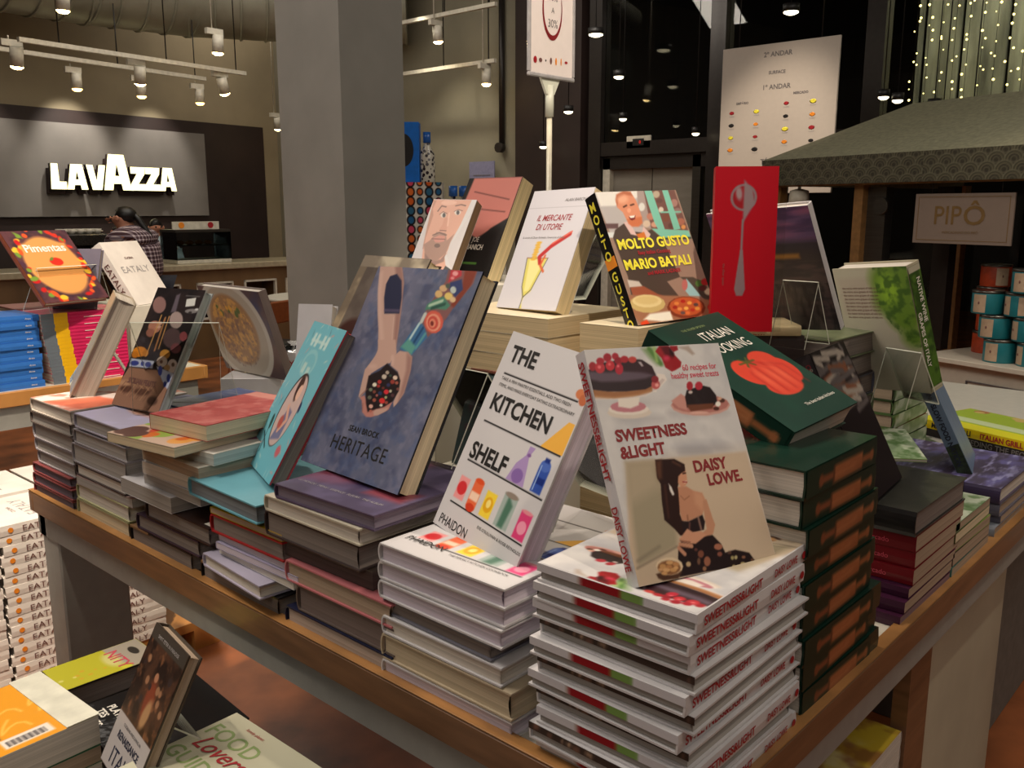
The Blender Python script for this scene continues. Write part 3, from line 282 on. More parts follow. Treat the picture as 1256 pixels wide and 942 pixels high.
MOL = [('p',[(-0.019,1.277),(0.591,1.248),(0.409,0.814),(0.031,0.801)],(0.72,0.7,0.7),1,2),('p',[(0.005,1.247),(0.591,1.248),(0.565,1.184),(0.182,1.095),(0.019,1.097)],(0.9,0.89,0.87),1,3),('p',[(-0.007,0.935),(0.154,0.929),(0.135,0.882),(-0.007,0.888)],(0.4,0.3,0.3),1,2),('p',[(-0.011,0.854),(0.176,0.847),(0.119,0.797),(-0.004,0.803)],(0.84,0.86,0.86),1,2),('p',[(0.512,1.248),(0.622,1.248),(0.564,0.854),(0.383,0.891)],(0.66,0.6,0.58),1,2),('p',[(0.591,1.248),(0.982,1.232),(0.981,0.757),(0.623,0.758),(0.525,0.855)],(0.46,0.32,0.29),1,2),('p',[(0.776,1.191),(0.765,1.176),(0.747,1.164),(0.726,1.157),(0.706,1.157),(0.69,1.164),(0.683,1.176),(0.685,1.192),(0.696,1.207),(0.714,1.22),(0.736,1.226),(0.756,1.226),(0.771,1.22),(0.779,1.207)],(0.72,0.66,0.58),1,2),('p',[(0.615,0.977),(0.604,0.963),(0.586,0.951),(0.564,0.945),(0.543,0.946),(0.527,0.953),(0.519,0.965),(0.52,0.98),(0.531,0.995),(0.549,1.006),(0.571,1.012),(0.592,1.012),(0.609,1.005),(0.617,0.992)],(0.74,0.5,0.42),1,2),('p',[(0.628,0.898),(0.618,0.886),(0.602,0.877),(0.582,0.872),(0.563,0.873),(0.547,0.879),(0.54,0.889),(0.54,0.901),(0.55,0.913),(0.566,0.922),(0.586,0.927),(0.605,0.927),(0.621,0.921),(0.629,0.911)],(0.8,0.62,0.52),1,2),('p',[(0.536,0.909),(0.525,0.895),(0.507,0.884),(0.485,0.878),(0.465,0.878),(0.449,0.886),(0.441,0.898),(0.442,0.912),(0.453,0.927),(0.471,0.938),(0.492,0.944),(0.513,0.943),(0.529,0.936),(0.537,0.924)],(0.82,0.74,0.66),1,2),('p',[(0.785,1.126),(0.777,1.117),(0.762,1.109),(0.744,1.105),(0.725,1.105),(0.711,1.11),(0.703,1.117),(0.703,1.127),(0.711,1.137),(0.726,1.145),(0.744,1.149),(0.763,1.149),(0.778,1.144),(0.786,1.136)],(0.4,0.28,0.26),1,2),('p',[(0.97,1.1),(0.958,1.083),(0.938,1.069),(0.916,1.062),(0.895,1.062),(0.88,1.07),(0.873,1.084),(0.876,1.101),(0.888,1.118),(0.907,1.131),(0.929,1.139),(0.951,1.138),(0.966,1.131),(0.973,1.117)],(0.66,0.5,0.46),1,2),('p',[(0.98,1.017),(0.969,1.003),(0.949,0.992),(0.926,0.986),(0.903,0.987),(0.885,0.994),(0.876,1.005),(0.877,1.019),(0.889,1.033),(0.908,1.044),(0.932,1.05),(0.954,1.05),(0.972,1.043),(0.982,1.031)],(0.56,0.46,0.44),1,2),('p',[(0.979,0.911),(0.966,0.896),(0.945,0.884),(0.92,0.878),(0.895,0.879),(0.877,0.886),(0.867,0.899),(0.868,0.914),(0.881,0.929),(0.902,0.941),(0.927,0.947),(0.952,0.947),(0.971,0.939),(0.981,0.926)],(0.66,0.42,0.34),1,2),('p',[(0.967,0.857),(0.96,0.848),(0.948,0.84),(0.934,0.837),(0.921,0.837),(0.911,0.842),(0.906,0.85),(0.908,0.86),(0.915,0.869),(0.927,0.877),(0.941,0.881),(0.954,0.88),(0.964,0.875),(0.969,0.867)],(0.84,0.58,0.34),1,2),('p',[(0.798,0.957),(0.786,0.94),(0.768,0.927),(0.746,0.921),(0.726,0.921),(0.712,0.929),(0.705,0.943),(0.708,0.959),(0.719,0.975),(0.738,0.988),(0.759,0.995),(0.779,0.995),(0.794,0.987),(0.801,0.973)],(0.48,0.3,0.24),1,2),('p',[(0.759,1.038),(0.75,1.025),(0.737,1.016),(0.721,1.01),(0.707,1.011),(0.696,1.017),(0.691,1.027),(0.693,1.039),(0.702,1.051),(0.715,1.061),(0.731,1.067),(0.746,1.066),(0.756,1.061),(0.761,1.05)],(0.84,0.8,0.74),1,2),('p',[(0.538,1.074),(0.527,1.056),(0.51,1.042),(0.491,1.035),(0.473,1.035),(0.461,1.043),(0.456,1.057),(0.459,1.075),(0.471,1.092),(0.487,1.106),(0.506,1.114),(0.524,1.114),(0.536,1.106),(0.541,1.091)],(0.86,0.86,0.84),1,2),('p',[(0.813,0.876),(0.804,0.864),(0.79,0.854),(0.775,0.849),(0.76,0.85),(0.749,0.856),(0.744,0.866),(0.747,0.878),(0.755,0.89),(0.769,0.9),(0.785,0.905),(0.799,0.905),(0.81,0.899),(0.815,0.888)],(0.4,0.26,0.24),1,2),('p',[(0.598,1.24),(0.69,1.24),(0.691,0.841),(0.61,0.844),(0.591,0.915),(0.591,1.105)],(0.5,0.78,0.7),1,1.2),('p',[(0.823,1.236),(0.897,1.236),(0.891,0.841),(0.803,0.836)],(0.5,0.78,0.7),1,1.2),('p',[(0.528,0.863),(0.99,0.821),(0.986,0.756),(0.627,0.765)],(0.5,0.78,0.7),1,1.2),('l',[(0.716,1.015),(0.968,1.009)],0.015,(0.5,0.78,0.7),1,1.2),('l',[(0.623,0.758),(0.988,0.748)],0.02,(0.26,0.3,0.28),1,1.5),('p',[(0.04,0.801),(0.094,0.872),(0.239,0.934),(0.271,0.85),(0.415,0.829),(0.525,0.855),(0.623,0.758),(0.681,0.385),(0.505,0.356),(0.595,0.198),(0.035,0.272),(0.066,0.438)],(0.3,0.25,0.22),1,1.5),('p',[(0.22,0.935),(0.291,0.948),(0.324,0.818),(0.39,0.815),(0.44,0.889),(0.495,0.81),(0.46,0.773),(0.259,0.821)],(0.86,0.74,0.72),1,1.5),('p',[(0.324,0.818),(0.428,0.836),(0.431,0.775),(0.336,0.779)],(0.82,0.46,0.2),1,1.5),('p',[(0.209,1.14),(0.252,1.201),(0.34,1.232),(0.423,1.224),(0.456,1.138),(0.459,1.075),(0.46,0.981),(0.415,0.921),(0.364,0.892),(0.301,0.902),(0.267,0.956),(0.25,1.033),(0.203,1.079)],(0.86,0.57,0.44),1,1.5),('p',[(0.215,1.155),(0.242,1.201),(0.341,1.235),(0.423,1.224),(0.431,1.185),(0.337,1.201),(0.255,1.163),(0.209,1.094)],(0.72,0.42,0.3),1,3),('p',[(0.27,0.964),(0.46,0.981),(0.444,0.92),(0.382,0.888),(0.306,0.891),(0.272,0.923)],(0.8,0.46,0.3),1,3),('p',[(0.303,0.986),(0.389,0.999),(0.369,0.961),(0.327,0.951),(0.307,0.963)],(0.46,0.14,0.14),1,1.5),('p',[(0.31,0.993),(0.385,0.999),(0.364,0.976),(0.321,0.973)],(0.96,0.93,0.9),1,1.2),('l',[(0.279,1.081),(0.323,1.096)],0.014,(0.3,0.18,0.14),1,1.5),('l',[(0.37,1.095),(0.413,1.104)],0.014,(0.3,0.18,0.14),1,1.5),('p',[(0.354,1.046),(0.348,1.037),(0.339,1.029),(0.328,1.025),(0.318,1.026),(0.311,1.03),(0.307,1.037),(0.309,1.047),(0.315,1.056),(0.324,1.063),(0.335,1.067),(0.345,1.067),(0.352,1.063),(0.356,1.055)],(0.94,0.66,0.54),1,2),('p',[(0.364,1.154),(0.35,1.137),(0.327,1.123),(0.298,1.116),(0.269,1.116),(0.247,1.124),(0.235,1.138),(0.235,1.155),(0.249,1.172),(0.272,1.186),(0.301,1.194),(0.329,1.194),(0.352,1.186),(0.364,1.172)],(0.92,0.7,0.58),0.8,6),('p',[(0.047,0.412),(0.173,0.386),(0.203,0.326),(0.045,0.341)],(0.8,0.76,0.72),1,2),('p',[(0.054,0.34),(0.209,0.339),(0.343,0.254),(0.442,0.214),(0.424,0.173),(0.252,0.22),(0.052,0.27)],(0.62,0.34,0.24),1,2),('p',[(0.681,0.385),(0.843,0.371),(0.946,0.315),(1.041,0.15),(1.025,0.029),(0.874,0.168),(0.767,0.301)],(0.3,0.26,0.22),1,2),('p',[(0.754,0.363),(0.814,0.266),(0.861,0.185),(0.72,0.2),(0.674,0.28)],(0.58,0.76,0.78),1,2),('p',[(0.951,0.299),(0.939,0.286),(0.918,0.276),(0.894,0.272),(0.87,0.274),(0.851,0.282),(0.842,0.295),(0.843,0.309),(0.855,0.323),(0.876,0.333),(0.9,0.337),(0.924,0.335),(0.943,0.327),(0.953,0.314)],(0.3,0.44,0.2),1,2),('p',[(1.032,0.308),(1.02,0.294),(0.999,0.284),(0.974,0.279),(0.949,0.282),(0.931,0.29),(0.921,0.303),(0.923,0.317),(0.935,0.331),(0.956,0.341),(0.981,0.346),(1.005,0.344),(1.024,0.335),(1.034,0.322)],(0.66,0.14,0.14),1,2),('p',[(1.05,0.212),(1.036,0.197),(1.012,0.187),(0.983,0.182),(0.955,0.185),(0.933,0.195),(0.922,0.209),(0.923,0.225),(0.937,0.239),(0.96,0.25),(0.989,0.254),(1.017,0.252),(1.039,0.242),(1.051,0.228)],(0.84,0.78,0.66),1,3),('p',[(0.963,0.252),(0.953,0.241),(0.935,0.233),(0.915,0.229),(0.894,0.231),(0.879,0.238),(0.87,0.249),(0.871,0.261),(0.881,0.272),(0.899,0.28),(0.919,0.283),(0.94,0.281),(0.956,0.274),(0.964,0.264)],(0.36,0.16,0.14),1,2),('p',[(0.743,0.303),(0.729,0.281),(0.71,0.264),(0.691,0.255),(0.676,0.257),(0.666,0.268),(0.664,0.287),(0.671,0.31),(0.685,0.333),(0.704,0.35),(0.723,0.359),(0.739,0.357),(0.749,0.346),(0.75,0.327)],(0.72,0.42,0.4),1,2),('p',[(0.0,0.275),(0.602,0.212),(1.069,0.116),(1.081,0.007),(0.481,-0.051),(0.057,-0.022),(-0.007,0.082)],(0.64,0.44,0.33),1,3),('p',[(0.396,0.154),(0.359,0.121),(0.289,0.099),(0.199,0.094),(0.109,0.105),(0.036,0.13),(-0.007,0.164),(-0.012,0.2),(0.021,0.233),(0.088,0.255),(0.176,0.262),(0.267,0.252),(0.345,0.227),(0.391,0.192)],(0.8,0.7,0.46),1,1.5),('p',[(0.364,0.182),(0.336,0.159),(0.279,0.145),(0.206,0.142),(0.131,0.15),(0.07,0.169),(0.032,0.194),(0.026,0.22),(0.052,0.242),(0.106,0.257),(0.178,0.261),(0.253,0.253),(0.318,0.235),(0.358,0.209)],(0.9,0.82,0.6),1,1.5),('p',[(0.327,0.195),(0.306,0.18),(0.263,0.171),(0.206,0.169),(0.147,0.176),(0.097,0.189),(0.066,0.207),(0.06,0.224),(0.08,0.239),(0.122,0.248),(0.178,0.25),(0.237,0.244),(0.289,0.231),(0.321,0.213)],(0.86,0.76,0.52),1,3),('p',[(0.87,0.07),(0.824,0.028),(0.74,0.001),(0.636,-0.006),(0.534,0.007),(0.452,0.037),(0.405,0.079),(0.402,0.124),(0.444,0.165),(0.522,0.193),(0.624,0.203),(0.73,0.191),(0.817,0.161),(0.867,0.118)],(0.5,0.22,0.13),1,1.5),('p',[(0.844,0.083),(0.805,0.049),(0.732,0.026),(0.642,0.02),(0.552,0.032),(0.48,0.057),(0.438,0.093),(0.435,0.131),(0.47,0.165),(0.539,0.188),(0.628,0.195),(0.72,0.185),(0.796,0.16),(0.841,0.123)],(0.74,0.36,0.2),1,1.5),('p',[(0.085,0.043),(0.177,0.087),(0.424,0.086),(0.424,-0.001),(0.29,0.002)],(0.96,0.94,0.88),1,3),('p',[(0.039,0.022),(0.119,0.039),(0.149,-0.021),(0.037,-0.026)],(0.88,0.28,0.14),1,2),('p',[(1.037,0.058),(1.022,0.042),(0.995,0.032),(0.963,0.028),(0.932,0.032),(0.908,0.042),(0.895,0.057),(0.896,0.074),(0.911,0.09),(0.936,0.101),(0.968,0.105),(1.0,0.101),(1.025,0.091),(1.038,0.075)],(0.76,0.14,0.14),1,2),('p',[(0.56,0.143),(0.554,0.136),(0.543,0.132),(0.53,0.13),(0.518,0.132),(0.508,0.136),(0.502,0.142),(0.502,0.149),(0.508,0.156),(0.518,0.16),(0.531,0.162),(0.544,0.16),(0.554,0.156),(0.56,0.15)],(0.86,0.52,0.26),1,1.5),('p',[(0.647,0.155),(0.641,0.149),(0.63,0.144),(0.617,0.143),(0.604,0.144),(0.594,0.148),(0.588,0.155),(0.589,0.162),(0.594,0.168),(0.605,0.173),(0.618,0.174),(0.631,0.173),(0.641,0.169),(0.647,0.162)],(0.68,0.16,0.12),1,1.5),('p',[(0.719,0.132),(0.713,0.126),(0.702,0.121),(0.689,0.12),(0.676,0.121),(0.665,0.125),(0.66,0.132),(0.66,0.139),(0.666,0.145),(0.677,0.15),(0.69,0.152),(0.703,0.15),(0.714,0.146),(0.719,0.139)],(0.9,0.64,0.3),1,1.5),('p',[(0.792,0.109),(0.786,0.103),(0.775,0.098),(0.761,0.096),(0.748,0.098),(0.738,0.102),(0.732,0.109),(0.732,0.116),(0.738,0.122),(0.749,0.127),(0.763,0.128),(0.776,0.127),(0.787,0.123),(0.792,0.116)],(0.34,0.26,0.26),1,1.5),('p',[(0.656,0.087),(0.65,0.081),(0.64,0.077),(0.627,0.075),(0.614,0.076),(0.603,0.081),(0.598,0.087),(0.598,0.094),(0.604,0.1),(0.615,0.105),(0.628,0.107),(0.641,0.105),(0.651,0.101),(0.657,0.094)],(0.92,0.7,0.34),1,1.5),('p',[(0.575,0.089),(0.57,0.083),(0.559,0.079),(0.546,0.077),(0.534,0.079),(0.523,0.083),(0.518,0.089),(0.518,0.096),(0.524,0.102),(0.534,0.107),(0.547,0.108),(0.56,0.107),(0.57,0.103),(0.576,0.096)],(0.88,0.56,0.3),1,1.5),('p',[(0.728,0.064),(0.722,0.058),(0.711,0.053),(0.698,0.052),(0.685,0.053),(0.675,0.058),(0.669,0.064),(0.669,0.071),(0.675,0.077),(0.686,0.082),(0.699,0.083),(0.713,0.082),(0.723,0.077),(0.729,0.071)],(0.7,0.2,0.14),1,1.5),('p',[(0.524,0.11),(0.519,0.104),(0.508,0.099),(0.496,0.098),(0.483,0.099),(0.473,0.104),(0.468,0.11),(0.468,0.117),(0.473,0.123),(0.484,0.127),(0.496,0.129),(0.509,0.128),(0.519,0.123),(0.525,0.117)],(0.62,0.16,0.12),1,1.5),('p',[(0.795,0.071),(0.789,0.065),(0.778,0.06),(0.764,0.059),(0.751,0.06),(0.741,0.065),(0.735,0.071),(0.735,0.078),(0.741,0.084),(0.752,0.089),(0.766,0.091),(0.779,0.089),(0.79,0.085),(0.795,0.078)],(0.84,0.6,0.26),1,1.5),('p',[(0.656,0.043),(0.65,0.037),(0.639,0.032),(0.626,0.031),(0.613,0.032),(0.603,0.037),(0.598,0.043),(0.598,0.05),(0.604,0.056),(0.614,0.061),(0.627,0.062),(0.64,0.061),(0.651,0.056),(0.656,0.05)],(0.86,0.46,0.24),1,1.5),('p',[(0.598,0.05),(0.592,0.044),(0.581,0.039),(0.569,0.038),(0.556,0.039),(0.546,0.044),(0.54,0.05),(0.54,0.057),(0.546,0.063),(0.557,0.068),(0.569,0.069),(0.582,0.068),(0.593,0.063),(0.598,0.057)],(0.4,0.3,0.3),1,1.5),('p',[(0.788,0.144),(0.782,0.138),(0.771,0.133),(0.757,0.131),(0.744,0.133),(0.733,0.137),(0.728,0.144),(0.728,0.151),(0.734,0.157),(0.745,0.162),(0.758,0.164),(0.772,0.162),(0.782,0.158),(0.788,0.151)],(0.72,0.3,0.18),1,1.5)]
